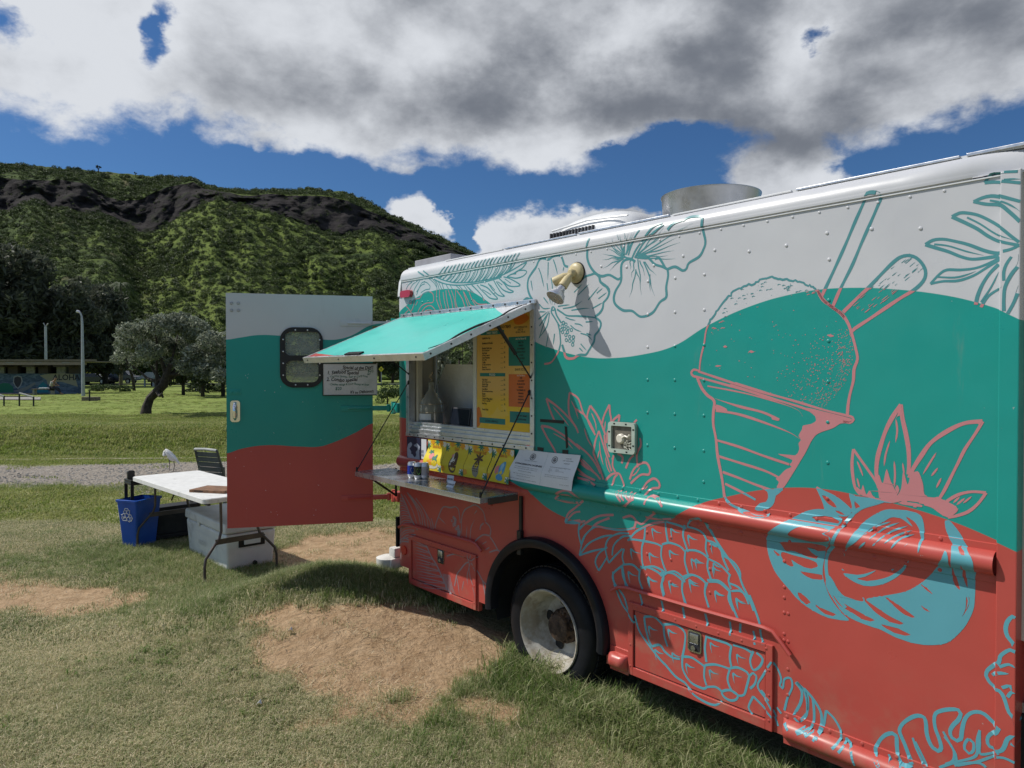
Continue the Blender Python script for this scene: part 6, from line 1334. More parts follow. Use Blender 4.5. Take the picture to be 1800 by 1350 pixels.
# posters under the window
SUN_Y, SUN_O = flatc('poster_yellow', (.80, .62, .03), .45), flatc('poster_orange', (.82, .36, .02), .45)
GREENP = flatc('poster_leaf_green', (.03, .20, .13), .5); WP = flatc('poster_white', (.78, .76, .66), .5); BLUEP = flatc('poster_blue', (.10, .36, .60), .5); PINKP = flatc('poster_pink', (.75, .25, .25), .5); BROWNP = flatc('poster_brown', (.10, .05, .02), .5)
edges = [(750.5, 773), (783, 779), (822, 785), (864, 790), (903, 795)]
ss_ = [wallp(u, v, .03)[0] for u, v in edges]; zt_ = z0-.018; zb_ = 1.262
def poster(k, title, label, pic):
    a, b_ = ss_[k]+.003, ss_[k+1]-.003; w_ = b_-a; h_ = zt_-zb_; P_ = wall_thing('food_poster', 'poster', label, 'yellow food pictures taped under the window')
    # card hangs over the rail: top near the wall, bottom pushed out
    def pp(f, g, l=0.): n_ = .022+.048*sstep(.25, .75, g)+.0015*math.sin(f*5+k)+l; return L(a+w_*f, float(n_), zt_-h_*g)
    mb = MB(); n1_, n2_ = 4, 10; mb.add([pp(i/n1_, j/n2_) for i in range(n1_+1) for j in range(n2_+1)], [(i*(n2_+1)+j, i*(n2_+1)+j+1, (i+1)*(n2_+1)+j+1, (i+1)*(n2_+1)+j) for i in range(n1_) for j in range(n2_)], True); mb.build('card', SUN_Y, P_)
    def blob(cx, cy, rx, ry, mtl, nm, l=.001, wob=0., nf=3, n=18):
        mb = MB(); mb.add([pp(cx, cy, l)]+[pp(min(1, max(0, cx+rx*math.cos(q)*(1+wob*math.sin(nf*q)))), min(1, max(0, cy+ry*math.sin(q)*(1+wob*math.sin(nf*q)))), l) for q in np.linspace(0, 2*math.pi, n+1)[:-1]], [(0, i+1, (i+1) % n+1) for i in range(n)]); return mb.build(nm, mtl, P_)
    for cx, cy, r_, m_ in ((.08, .12, .10, WP), (.92, .10, .10, WP), (.30, .06, .10, SUN_O), (.75, .07, .13, SUN_O), (.06, .85, .10, SUN_O), (.93, .88, .11, WP)): blob(cx, cy, r_, r_*.9, m_, 'fruit_print', .0010, .2, 5)
    for cx, cy in ((.05, .2), (.55, .04), (.95, .92)): blob(cx, cy, .10, .10, GREENP, 'leaf_print', .0013, .5, 7, 28)
    me = text(title, h_*.17, flatc('poster_title', (.62, .22, .03), .5), None, align='CENTER', bold=.0008, sx=.60, M=Matrix.Identity(4))
    for v_ in me.vertices: f, g = .5+v_.co.x/w_, .26-v_.co.y/h_; v_.co = pp(f, g, .0022)
    join_meshes([me], 'lettering', MW['poster_title'], P_)
    for args in pic: blob(*args)
poster(0, 'Island Acai', 'yellow poster with a fruit bowl picture, leftmost of the row under the window', [(.5, .80, .34, .13, WP, 'bowl_print', .0012), (.5, .72, .28, .10, SUN_O, 'fruit_print', .0016, .1, 4), (.38, .52, .13, .10, PINKP, 'fruit_print', .0018), (.60, .62, .12, .14, GREENP, 'fruit_print', .002, .3, 4), (.30, .40, .12, .06, GREENP, 'leaf_print', .002, .4, 5), (.62, .74, .14, .10, SUN_Y, 'fruit_print', .0022)])
poster(1, 'Eclair', 'yellow poster with a chocolate pastry picture, second under the window', [(.50, .64, .17, .33, BROWNP, 'pastry_print', .0014, .05, 3), (.47, .58, .09, .24, WP, 'cream_print', .0018, .15, 5), (.52, .70, .10, .10, BROWNP, 'drizzle_print', .0022, .3, 3), (.42, .42, .08, .05, PINKP, 'fruit_print', .0024)])
poster(2, 'Pineapple Boat', 'yellow poster with a pineapple picture, third under the window', [(.5, .72, .14, .24, flatc('pineapple_grey', (.30, .28, .22), .6), 'pineapple_print', .0014, .04, 6), (.5, .40, .14, .14, BROWNP, 'leaf_print', .0018, .5, 7, 28)]+[(.42+.08*(i % 3), .56+.07*(i//3), .03, .022, BROWNP, 'scale_print', .002) for i in range(12)])
poster(3, 'Shave Ice', 'yellow poster with blue shave ice picture, rightmost yellow card under the window', [(.62, .58, .14, .20, BLUEP, 'ice_print', .0014, .08, 4), (.40, .62, .09, .12, PINKP, 'ice_print', .0016, .08, 4), (.55, .84, .16, .10, BLUEP, 'cup_print', .0018, .05, 3), (.60, .52, .07, .10, flatc('poster_pale_blue', (.35, .62, .75), .5), 'ice_print', .002)])
# dark shirt poster with a pale strip
a, b_ = wallp(716, 766, .03), wallp(740, 770, .03); sp = wall_thing('shirt_poster', 'poster', 'dark blue poster picturing a pale shirt, left of the yellow cards')
navy = flatc('navy_print', (.02, .025, .06), .4); grey_b = flatc('pale_shirt_print', (.34, .37, .46), .5)
zb2 = 1.315
mb = MB(); mb.box(L(a[0], .030, zb2), L(b_[0], .034, z0-.015)); mb.build('card', navy, sp)
w_ = b_[0]-a[0]; h_ = z0-.015-zb2; mb = MB(); sil = [(.05, .05), (.95, .05), (.90, .55), (.98, .72), (.75, .90), (.60, .80), (.45, .78), (.30, .92), (.10, .78), (.02, .55)]
mb.tess([[(a[0]+w_*x, zb2+h_*y*.85) for x, y in sil]], lambda s, z: L(s, .0352, z)); mb.build('shirt_print', grey_b, sp)
mb = MB(); mb.tess([[(a[0]+w_*(.5+.24*math.cos(q)*(1+.3*math.sin(5*q))), zb2+h_*(.42+.26*math.sin(q)*(1+.25*math.sin(4*q)))) for q in np.linspace(0, 2*math.pi, 25)[:-1]]], lambda s, z: L(s, .0358, z)); mb.build('emblem_print', navy, sp)
st = wall_thing('paper_strip', 'paper', 'narrow white strip of print between the shirt poster and yellow cards'); mb = MB(); mb.box(L(b_[0]+.006, .028, 1.33), L(ss_[0]-.008, .031, z0-.02)); mb.build('strip', M['paper'], st)
T = [wtxt('$20 TEES', b_[0]+.02+.016*i, 1.35, .0325, .013, navy, tilt=Matrix.Rotation(-math.pi/2, 4, 'Y')) for i in range(2)]; join_meshes(T, 'lettering', navy, st)
# two official papers
def cert(quad, label, lines, seal, name='licence_paper'):
    o = wall_thing(name, 'paper', label, 'official papers taped beside the window'); q = [Vector((*wallp(u, v, .05), 0)) for u, v in quad]     # tl tr br bl
    def pp(f, g, l=0.):
        p = q[0].lerp(q[1], f).lerp(q[3].lerp(q[2], f), g); n_ = max(prof(p.x, p.y) if p.y > 1.2 else 0, .010)+.006; n_ = .014+.045*float(sstep(.0, .75, g))+.002*math.sin(f*4)+l; return L(p.x, n_, p.y)
    mb = MB(); a_, b2 = 5, 8; mb.add([pp(i/a_, j/b2) for i in range(a_+1) for j in range(b2+1)], [(i*(b2+1)+j, i*(b2+1)+j+1, (i+1)*(b2+1)+j+1, (i+1)*(b2+1)+j) for i in range(a_) for j in range(b2)], True); mb.build('sheet', M['paper'], o)
    ms_ = []
    for body, x, y, s_, al in lines:
        me = text(body, s_, M['ink'], None, align=al, M=Matrix.Identity(4), bold=.003 if s_ > .06 else 0)
        for v_ in me.vertices: v_.co = pp(x+v_.co.x, y-v_.co.y*.75, .0010)
        ms_.append(me)
    join_meshes(ms_, 'lettering', M['ink'], o)
    cx, cy = seal; mb = MB()
    for r0, r1 in ((.075, .095), (.035, .055)):
        mb.add([pp(cx+r_*math.cos(k), cy+r_*1.1*math.sin(k), .0010) for k in np.linspace(0, 2*math.pi, 25)[:-1] for r_ in (r0, r1)], [(2*i, 2*i+1, (2*i+3) % 48, (2*i+2) % 48) for i in range(24)])
    mb.tess([[(cx+.03*math.cos(k)*(1+.4*math.sin(3*k)), cy+.04*math.sin(k)) for k in np.linspace(0, 2*math.pi, 17)[:-1]]], lambda a, b: pp(a, b, .0012)); mb.build('seal_print', M['ink_grey'], o)
lor = 'lorem'  # unused
cert([(906, 790), (956, 796), (950, 853), (892, 841)], 'white paper with a round seal on top, nearer the yellow cards', [('CITY AND COUNTY', .55, .33, .045, 'CENTER'), ('CONCESSION LICENSE', .52, .46, .085, 'CENTER')]+[('This certifies that the holder is licensed to', .5, .54+.055*i, .042, 'CENTER') for i in range(2)]+[('Mobile food vending', .5, .67, .05, 'CENTER'), ('Valid until revoked and subject to terms', .5, .76, .042, 'CENTER'), ('Department of Business', .5, .83, .042, 'CENTER'), ('Post in a conspicuous place at the premises', .5, .93, .045, 'CENTER')], (.56, .19))
cert([(956.5, 796), (1013, 801), (1006, 863), (950.5, 853)], 'white paper with seal at its upper left, rightmost by the black tape', [('STATE', .68, .15, .06, 'CENTER'), ('OF HAWAII', .68, .21, .06, 'CENTER'), ('PERMIT', .68, .29, .055, 'CENTER'), ('FOOD ESTABLISHMENT PERMIT NO.', .2, .42, .04, 'LEFT'), ('Name:', .2, .48, .036, 'LEFT'), ('Address:', .2, .52, .036, 'LEFT'), ('Type:', .2, .56, .036, 'LEFT'), ('Mobile', .42, .48, .036, 'LEFT'), ('Kalanianaole Hwy', .42, .52, .036, 'LEFT'), ('The holder has met the rules of the department', .12, .65, .038, 'LEFT'), ('and is allowed to operate until the date shown', .12, .70, .038, 'LEFT'), ('Director of Health', .62, .88, .038, 'LEFT')], (.27, .20))
# strips of black tape left on the paint
def tape(c, label):
    q = [wallp(u, v) for u, v in c]; mb = MB(); lift = .0032; mb.add([L(a, lift, b) for a, b in q]+[L(a, .0005, b) for a, b in q], [(0, 1, 2, 3), (0, 1, 5, 4), (1, 2, 6, 5), (2, 3, 7, 6), (3, 0, 4, 7)]); o = mb.build('tape_strip', M['tape'], None); o.matrix_world = TW; tag(o, label, 'tape', 'black tape strips right of the window')
tape([(950, 736.5), (991.8, 739), (991.4, 744.8), (950, 741.5)], 'long level strip of black tape right of the window')
tape([(993, 749), (996.8, 750), (999, 786), (995.5, 789)], 'upright strip of black tape above the right hand paper')
tape([(989, 790.5), (999, 791), (998.8, 799), (989, 798)], 'small black tape square holding the right hand paper')
tape([(945, 785.6), (955.6, 787), (955.4, 793.5), (945, 791)], 'small black tape patch at the lower corner of window frame')
# cans and price cards on the shelf
def can(u, v, cols, label):
    r = ray(u, v); k = (SZ+.004-CAMH)/r.z; P = CO+r*k; o = empty('soda_can', P, random.uniform(0, 6), label, 'can', 'drink cans on the shelf')
    mb = MB(); mb.lathe([(0, .004), (.024, .0), (.030, .012), (.0325, .02), (.0325, .105), (.027, .117), (.0265, .120), (.024, .119), (.0235, .115), (0, .115)], seg=24); mb.build('can_body', cols[0], o)
    mb = MB(); mb.lathe([(.0328, .03), (.0328, .095)], seg=24); mb.build('label_print', cols[1], o)
    mb = MB()
    for i in range(3): mb.tess([[(i*2.1+.5*math.cos(q), .062+.02*math.sin(q)*(1+.4*math.sin(3*q))) for q in np.linspace(0, 2*math.pi, 15)[:-1]]], lambda a, b: (.0334*math.cos(a), .0334*math.sin(a), b))
    mb.build('emblem_print', cols[2], o, fixn=False)
can(724, 840, (M['alu'], flatc('can_blue', (.01, .04, .35), .25), flatc('can_white', (.7, .7, .72), .3)), 'dark blue drink can, leftmost on the steel shelf')
can(735, 842, (M['alu'], flatc('can_black', (.015, .02, .015), .25), flatc('can_green', (.25, .55, .08), .3)), 'black and green drink can between the blue and silver ones')
can(747, 842, (M['alu'], flatc('can_silver', (.45, .42, .44), .25, dirt=(.45, .1, .12), ds=40), flatc('can_maroon', (.35, .04, .07), .3)), 'silver and pink drink can, rightmost on the shelf')
def card(u, v, tilt, body, label):
    r = ray(u, v); k = (SZ+.005-CAMH)/r.z; P = CO+r*k; o = empty('price_card', P, math.atan2(D.y, D.x)+R(8), label, 'card', 'small white cards on the shelf')
    Mx = Matrix.Rotation(R(tilt), 4, 'X'); mb = MB(); mb.M = Mx; mb.box((-.033, -.001, 0), (.033, .001, .05)); mb.build('sheet', M['paper'], o)
    join_meshes([text(body, .016, M['ink'], None, align='CENTER', bold=.0004, M=Mx @ Matrix.Translation((0, -.0022, .018)) @ Matrix.Rotation(math.pi/2, 4, 'X'))], 'lettering', M['ink'], o)
card(791, 848, -8, 'WATER', 'small folded white card standing on the shelf behind the other'); card(790, 857, -35, 'SODA $3', 'small white card lying tilted at the front of the shelf')
# whiteboard on the rear door
wb0, wb1 = doorp(568.5, 694), doorp(661.5, 640); x0, x1_ = wb1[0], wb0[0]; zz0, zz1 = wb0[1], wb1[1]
DWM = dm_
wbd = empty('whiteboard', (0, 0, 0), 0, 'handwritten whiteboard of daily specials hung on the open door', 'whiteboard'); wbd.matrix_world = DWM
mb = MB(); mb.box((x0, -.020, zz0), (x1_, -.005, zz1)); mb.build('board', M['whiteboard'], wbd)
mb = MB(); e = .007; mb.box((x0, -.024, zz0-e), (x1_, -.003, zz0)); mb.box((x0, -.024, zz1), (x1_, -.003, zz1+e)); mb.box((x1_, -.024, zz0-e), (x1_+.006, -.003, zz1+e)); mb.build('frame', M['black'], wbd); mb = MB(); mb.box((x0-.006, -.024, zz0-e), (x0, -.003, zz1+e)); mb.build('frame_side', M['alu_dull'], wbd)
def dtxt(body, fx, fz, size, mtl, sx=.85, bold=.0009, shear=.12):   # reading direction runs from the free edge to the hinge
    X = x1_-(x1_-x0)*fx; Z = zz0+(zz1-zz0)*fz
    Mx = Matrix.Translation((X, -.0212, Z)) @ Matrix.Rotation(math.pi/2, 4, 'X'); Mx = Mx @ Matrix.Diagonal((-1, 1, 1, 1))
    me = text(body, size, mtl, None, bold=bold, shear=shear, sx=sx, M=Mx)
    for v_ in me.vertices: v_.co.z += .004*math.sin(v_.co.x*31+fz*9)+.002*math.sin(v_.co.x*90)
    return me
T = [dtxt('Special of the Day!!', .36, .83, .037, M['ink']), dtxt('1. Seafood Special', .07, .675, .041, M['ink']), dtxt('2. Combo special', .06, .435, .041, M['ink']), dtxt("It's so Delicious!!", .50, .05, .032, M['ink'])]
mb = MB(); X0 = x1_-(x1_-x0)*.32; X1 = x1_-(x1_-x0)*.86; mb.tube([(X0+(X1-X0)*i/8, -.0212, zz0+(zz1-zz0)*(.80+.012*math.sin(i*2))) for i in range(9)], .0016, 4); mb.build('marker_underline', M['ink'], wbd)
join_meshes(T, 'black_handwriting', M['ink'], wbd)
T = [dtxt('- Coconut Shrimp / Fish w/ Curly Fries', .10, .565, .022, M['ink_grey'], .9, .0003), dtxt('- Chicken Wings & Coco Shrimp w/ Fries', .10, .31, .024, M['ink_green'], .80, .0004), dtxt('$20', .83, .72, .034, M['ink_grey'], .9, .0003), dtxt('w/', .82, .63, .03, M['ink_grey'], .9, .0003), dtxt('$20', .22, .165, .036, M['ink_grey'], .9, .0004)]
join_meshes(T, 'green_handwriting', M['ink_green'], wbd)

# ================================================================== TABLE, COOLER, BIN, CART, CHAIR, BIRD
TA, TBp = Vector((-2.885, 6.64, 0)), Vector((-4.36, 8.13, 0)); tl = (TBp-TA); TL_ = tl.length; tu = tl.normalized(); tv = Vector((-tu.y, tu.x, 0)); tv = tv if tv.y > 0 and tv.x > 0 else -tv
TZ = .81
tab = empty('folding_table', TA, math.atan2(tu.y, tu.x), 'long white plastic folding table reaching behind the open door', 'table')
# local: x along the long side, y: tv is rotated -90 from tu -> local -y
def tl_(x, y, z): return (x, -y, z)
gz0 = g1(TA.x, TA.y)
ol = rrect(0, 0, TL_, .76, .06, 6); mb = MB()
def sagz(x, y): return -.012*math.sin(math.pi*x/TL_)
mb.prism(ol, lambda a, b, d: tl_(a, b, d), TZ-.045, TZ-.004); mb.build('tabletop', M['table'], tab)
mb = MB(); mb.prism(rrect(.012, .012, TL_-.012, .748, .05, 6), lambda a, b, d: tl_(a, b, d), TZ-.0039, TZ); mb.build('tabletop_face', M['table'], tab)
mb = MB(); mb.box(tl_(.06, .06, TZ-.075), tl_(TL_-.06, .085, TZ-.046)); mb.build('side_rail', M['black'], tab); mb = MB(); mb.box(tl_(.06, .675, TZ-.075), tl_(TL_-.06, .70, TZ-.046)); mb.build('side_rail', M['black'], tab)
for xa, dx_ in ((.04, .22), (TL_-.12, -.16)):
    for ya, yb, yc in ((.02, .20, .12), (.74, .56, .64)):
        w_ = Vector(tl_(xa, ya, 0)); wp_ = tab.matrix_world
        W_ = TA+tu*xa+tv*ya; g_ = g1(W_.x, W_.y)-.02
        mb = MB(); k = [(xa+dx_*.3, yb, TZ-.05), (xa+dx_*.25, yb, .47), (xa+dx_*.22, yb+(ya-yb)*.12, .40), (xa+dx_*.15, yb+(ya-yb)*.55, .31), (xa+dx_*.07, yb+(ya-yb)*.92, .23), (xa+dx_*.02, ya, .16), (xa, ya, g_)]
        mb.tube([tl_(*p_) for p_ in k], .0135, 10); mb.build('leg', M['legmetal'], tab)
    mb = MB(); mb.box(tl_(xa+dx_*.2-.008, .14, .345), tl_(xa+dx_*.2+.008, .62, .395)); mb.build('cross_bar', M['legmetal'], tab)
    mb = MB(); mb.tube([tl_(xa+dx_*.26, .38, TZ-.30), tl_(xa+dx_*1.8, .38, TZ-.06)], .009, 6); mb.build('brace', M['legmetal'], tab)
cbp = at(373, 858, 7.15); cb = empty('cutting_board', (cbp.x, cbp.y, TZ), R(-14), 'brown wooden board lying on the white folding table', 'board')
mb = MB(); mb.box((-.16, -.14, .0), (.24, .14, .028), .004); mb.build('board', M['wood_board'], cb)
mb = MB(); mb.box((-.10, -.1412, .010), (.0, -.139, .020)); mb.build('grip_slot', M['under'], cb)
# cooler
ca, cbb = Vector((-2.86, 7.08, 0)), Vector((-3.66, 7.96, 0)); cu = (cbb-ca).normalized(); CLn = (cbb-ca).length; cvv = Vector((-cu.y, cu.x, 0)); cvv = cvv if cvv.x > 0 else -cvv; cg = g1(ca.x, ca.y)
col_ = empty('cooler', (ca.x, ca.y, cg), math.atan2(cu.y, cu.x), 'big white ice cooler standing on the grass under the table', 'cooler')
def cl_(x, y, z): return (x, -y, z)
def taperbox(x0, y0, z0_, x1, y1, z1_, t_, bev, mtl, name, parent, fn):
    bm = bmesh.new(); bmesh.ops.create_cube(bm, size=1)
    for p in bm.verts:
        hi_ = p.co.z > 0; k = 0 if hi_ else t_; p.co = Vector((x0+k if p.co.x < 0 else x1-k, y0+k if p.co.y < 0 else y1-k, z1_ if hi_ else z0_))
    bmesh.ops.bevel(bm, geom=bm.edges[:], offset=bev, segments=3, affect='EDGES', profile=.6)
    for p in bm.verts: p.co = Vector(fn(*p.co))
    mb = MB(); mb.bm(bm, True); return mb.build(name, mtl, parent)
taperbox(0, 0, .0, CLn, .52, .385, .025, .03, M['cooler'], 'cooler_body', col_, cl_)
taperbox(-.008, -.008, .392, CLn+.008, .528, .495, -.004, .025, M['cooler'], 'lid', col_, cl_)
mb = MB(); a_, b2 = rrect(.28, .07, CLn-.14, .30, .03), rrect(.29, .08, CLn-.15, .29, .025); mb.tess([a_, b2], lambda x, z: cl_(x, -.004+.02*(1-z/.385), z)); mb.build('moulded_panel', M['cooler'], col_)
T = text('IGLOO', .075, M['cooler'], None, align='CENTER', bold=.002, M=Matrix.Translation(cl_(CLn*.58, -.0, .165)) @ Matrix.Rotation(math.pi, 4, 'Z') @ Matrix.Rotation(math.pi/2, 4, 'X')); 
for v_ in T.vertices: v_.co.y = -(-.004+.02*(1-v_.co.z/.385)-.003)
join_meshes([T], 'lettering', flatc('cooler_lettering', (.60, .61, .60), .5), col_)
mb = MB(); mb.box(cl_(-.006, .13, .24), cl_(.012, .40, .345), .006); hnd = mb.build('handle_recess', M['black'], col_)
mb = MB(); mb.box(cl_(-.018, .18, .265), cl_(-.004, .35, .325), .006); mb.build('carry_handle', M['cooler'], hnd)
mb = MB(); mb.lathe([(0, -.012), (.018, -.012), (.022, -.004), (.022, .03)], c=cl_(.005, .30, .06), axis='X', seg=16); mb.build('drain_plug', M['black'], col_)
mb = MB(); mb.box(cl_(CLn*.62, -.014, .36), cl_(CLn*.62+.05, .002, .43), .004); mb.build('lid_latch', M['cooler'], col_)
# recycling bin
bn = Vector((-4.243, 8.0, 0)); a_ = R(18.5); bu = Vector((-math.cos(a_), math.sin(a_), 0)); bv = Vector((math.sin(a_), math.cos(a_), 0)); BW_, BD_, BH_ = .29, .37, .565; bg_ = g1(bn.x, bn.y)
rb = empty('recycling_bin', (bn.x, bn.y, bg_), math.atan2(bu.y, bu.x), 'tapered blue recycling bin standing at the left end of table', 'bin')
sg = 1 if (Matrix.Rotation(math.atan2(bu.y, bu.x), 3, 'Z') @ Vector((0, 1, 0))).dot(bv) > 0 else -1
def bb(x, y, z): k = .045*(1-z/BH_); return (x*(BW_-2*k)/BW_+k, sg*(y*(BD_-2*k)/BD_+k), z)
mb = MB(); rr = rrect(0, 0, BW_, BD_, .02, 3); n = len(rr); rows = [[bb(x, y, z) for x, y in rr] for z in (0, .2, .4, BH_-.03)]
mb.add([p for r_ in rows for p in r_], [(j*n+i, j*n+(i+1) % n, (j+1)*n+(i+1) % n, (j+1)*n+i) for j in range(3) for i in range(n)]); mb.add(rows[0], [tuple(range(n))])
ri = rrect(.006, .006, BW_-.006, BD_-.006, .018, 3); rows = [[bb(x, y, z) for x, y in ri] for z in (.02, BH_-.01)]; mb.add([p for r_ in rows for p in r_], [(i, (i+1) % n, n+(i+1) % n, n+i) for i in range(n)]); mb.add(rows[0], [tuple(range(n))]); mb.build('bin_body', M['blue'], rb)
mb = MB(); ro = rrect(-.012, -.012, BW_+.012, BD_+.012, .025, 3); rows = [[bb(x, y, z) for x, y in q_] for q_, z in ((rr, BH_-.03), (ro, BH_-.028), (ro, BH_-.004), (ri, BH_))]; mb.add([p for r_ in rows for p in r_], [(j*n+i, j*n+(i+1) % n, (j+1)*n+(i+1) % n, (j+1)*n+i) for j in range(3) for i in range(n)]); mb.build('rim', M['blue'], rb)
# recycling arrows: three folded arrows in outline
cxr, czr, R_ = BW_*.50, .385, .125
VT = [Vector((cxr+R_*math.cos(math.pi/2+k*2.0944), czr+R_*.92*math.sin(math.pi/2+k*2.0944))) for k in range(3)]
for k in range(3):
    A0, B0, C0 = VT[k-1], VT[k], VT[(k+1) % 3]; c_ = Vector((cxr, czr)); u1 = (B0-A0).normalized(); u2 = (C0-B0).normalized()
    n1_ = (c_-(A0+B0)/2).normalized(); n2_ = (c_-(B0+C0)/2).normalized(); wd = .040
    s_ = A0.lerp(B0, .56); c1 = A0.lerp(B0, .82); c2 = B0.lerp(C0, .18); e_ = B0.lerp(C0, .32); tip = B0.lerp(C0, .56)+n2_*wd*.5
    inner = c2+n2_*wd*.9; out = [s_, c1, c2, e_, e_-n2_*.016, tip, e_+n2_*(wd+.014), e_+n2_*wd, inner+u2*.004, c1+n1_*wd, s_+n1_*wd]
    mb = MB(); mb.tube([tuple(Vector(bb(q.x, 0, q.y))+Vector((0, -sg*.003, 0))) for q in out], .0048, 5, closed=True); mb.build('recycling_arrow', M['txt_white'], rb)
# black utility cart behind the table
cpos = TBp+tu*.03; ct_ = empty('utility_cart', (cpos.x, cpos.y, g1(cpos.x, cpos.y)-.085), math.atan2(tv.y, tv.x), 'black plastic utility cart half hidden under and behind the table', 'cart')
mb = MB(); mb.box((0, 0, .80), (.78, .48, .835), .01); mb.box((0, 0, .8351), (.025, .48, .862), .006); mb.box((.755, .0, .8351), (.78, .48, .862), .006); mb.box((.0251, 0, .8351), (.7549, .02, .862), .005); mb.box((.0251, .46, .8351), (.7549, .48, .862), .005); mb.build('tray', M['black'], ct_)
for z_ in (.12, .45): mb = MB(); mb.box((0, 0, z_), (.78, .48, z_+.05), .01); mb.build('shelf', M['black'], ct_)
for x_ in (.0, .745):
    for y_ in (.0, .445): mb = MB(); mb.box((x_, y_, .02), (x_+.035, y_+.035, .80), .004); mb.build('post', M['black'], ct_)
mb = MB(); mb.prism(rrect(.0, .86, .075, .965, .02), lambda x, z, d: (x, d, z), .20, .28); mb.build('push_handle', M['black'], ct_)
mb = MB(); mb.box((.03, .03, .17), (.75, .45, .40), .02); mb.build('storage_tub', M['under'], ct_)
mb = MB()
for i in range(22): x_ = .30+i*.02; mb.box((x_, .03, .862), (x_+.012, .05, .868+.006*(i % 3)))
o = mb.build('tray_lip_notches', M['black'], ct_); o['kind'] = 'stuff'
ct_.scale = (1, .5, .985)
# patio chair
cp = Vector((-3.93, 9.75, 0)); cp.z = g1(cp.x, cp.y); ch = empty('patio_chair', cp, R(155), 'dark patio chair with a slatted back standing behind the table', 'chair')
cm_ = mat('chair_frame', (.09, .10, .10), .4, .3); cs_ = mat('chair_slat', (.075, .085, .085), .5)
for s_ in (-1, 1):
    mb = MB(); mb.tube([(s_*.24, -.22, 0), (s_*.24, -.20, .42), (s_*.24, -.19, .64), (s_*.24, .18, .66)], .014, 8); mb.build('front_leg', cm_, ch)
    mb = MB(); mb.tube([(s_*.22, .30, 0), (s_*.22, .20, .42), (s_*.215, .26, .70), (s_*.20, .34, .96)], .015, 8); mb.build('rear_leg', cm_, ch)
for i in range(6): mb = MB(); mb.box((-.22, -.20+i*.07, .425), (.22, -.142+i*.07, .44), .003); mb.build('seat_slat', cs_, ch)
for i in range(6): z_ = .52+i*.068; mb = MB(); y_ = .22+(z_-.44)*.23; mb.box((-.205, y_-.008, z_), (.205, y_+.006, z_+.060), .003); mb.build('back_slat', cs_, ch)
mb = MB(); mb.tube([(-.20, .342, .955), (0, .35, .965), (.20, .342, .955)], .018, 8); mb.build('top_rail', mat('pale_top_rail', (.42, .43, .42), .5), ch)  # highlight along the top rail put into its paler colour
# egret preening on the gravel
ep = gp(301, 828.5, g1(-6.6, 13.6)); eg = empty('egret', (ep.x, ep.y, g1(ep.x, ep.y)), R(0), 'white egret preening with its head tucked, standing behind the table', 'bird')
fe = mat('white_feathers', (.78, .77, .74), .8, var=.08, vs=30, bump=.3, bs=120)
bm = bmesh.new(); bmesh.ops.create_uvsphere(bm, u_segments=16, v_segments=12, radius=1)
for v_ in bm.verts: v_.co = Matrix.Rotation(R(52), 3, 'Y') @ Vector((v_.co.x*.155*(1-.25*v_.co.x), v_.co.y*.062, v_.co.z*.066)) + Vector((0, 0, .31))
mb = MB(); mb.bm(bm, True)
mb.tube([(-.06, 0, .38), (-.11, 0, .425), (-.13, .0, .41), (-.135, -.02, .36), (-.115, -.035, .33)], [.042, .036, .030, .026, .024], 10)
mb.tube([(-.135, -.02, .375), (-.128, -.03, .345), (-.11, -.045, .32)], [.022, .032, .02], 10); mb.build('body', fe, eg)
mb = MB(); mb.tube([(-.108, -.045, .318), (-.075, -.06, .27)], [.009, .002], 6); mb.build('beak', mat('beak_yellow', (.6, .4, .08), .5), eg)
for k, (dx_, dz_) in enumerate(((.02, 0), (.035, .02), (.01, -.02))): mb = MB(); mb.tube([(-.06, .05-.1*(k % 2), .40+dz_*.4), (.03, .055-.11*(k % 2), .30+dz_), (.12+dx_, .03-.06*(k % 2), .20+dz_)], [.02, .034, .006], 6); mb.build('wing', fe, eg)
mb = MB(); mb.tube([(.09, 0, .24), (.17, 0, .155)], [.03, .008], 6); mb.build('tail', fe, eg)
for s_ in (-1, 1): mb = MB(); mb.tube([(s_*.035, s_*.01, .27), (s_*.042+.02, s_*.012, .14), (s_*.04, s_*.012, .0)], [.013, .007, .006], 6); mb.tube([(s_*.04, s_*.012, .004), (s_*.04-.05, s_*.012, .004)], .004, 5); mb.build('leg', mat('egret_leg', (.12, .11, .09), .6) if s_ < 0 else bpy.data.materials['egret_leg'], eg)
# paper scraps
for u, v, lab in ((520, 1021, 'crumpled white paper scrap in the shaded grass below the door'), (510, 1098, 'tiny white scrap lying on the bare sand'), (455, 1247, 'small pale scrap lying in the dry lawn')):
    P = gp(u, v, .1); P = gp(u, v, g1(P.x, P.y)); s_ = .045 if v == 1021 else .018; mb = MB(); mb.add([(-s_, 0, .01), (0, -s_*.5, .03), (s_, .0, .015), (s_*.4, s_*.8, .04), (-s_*.5, s_*.7, .015)], [(0, 1, 3), (1, 2, 3), (0, 3, 4)])
    o = mb.build('paper_scrap', M['paper']); o.location = (P.x, P.y, g1(P.x, P.y)+.01); tag(o, lab, 'litter', 'scraps on the ground')

# ================================================================== FAR THINGS
def base(u, Y): p = at(u, HZ, Y); return Vector((p.x, p.y, g1(p.x, p.y)))
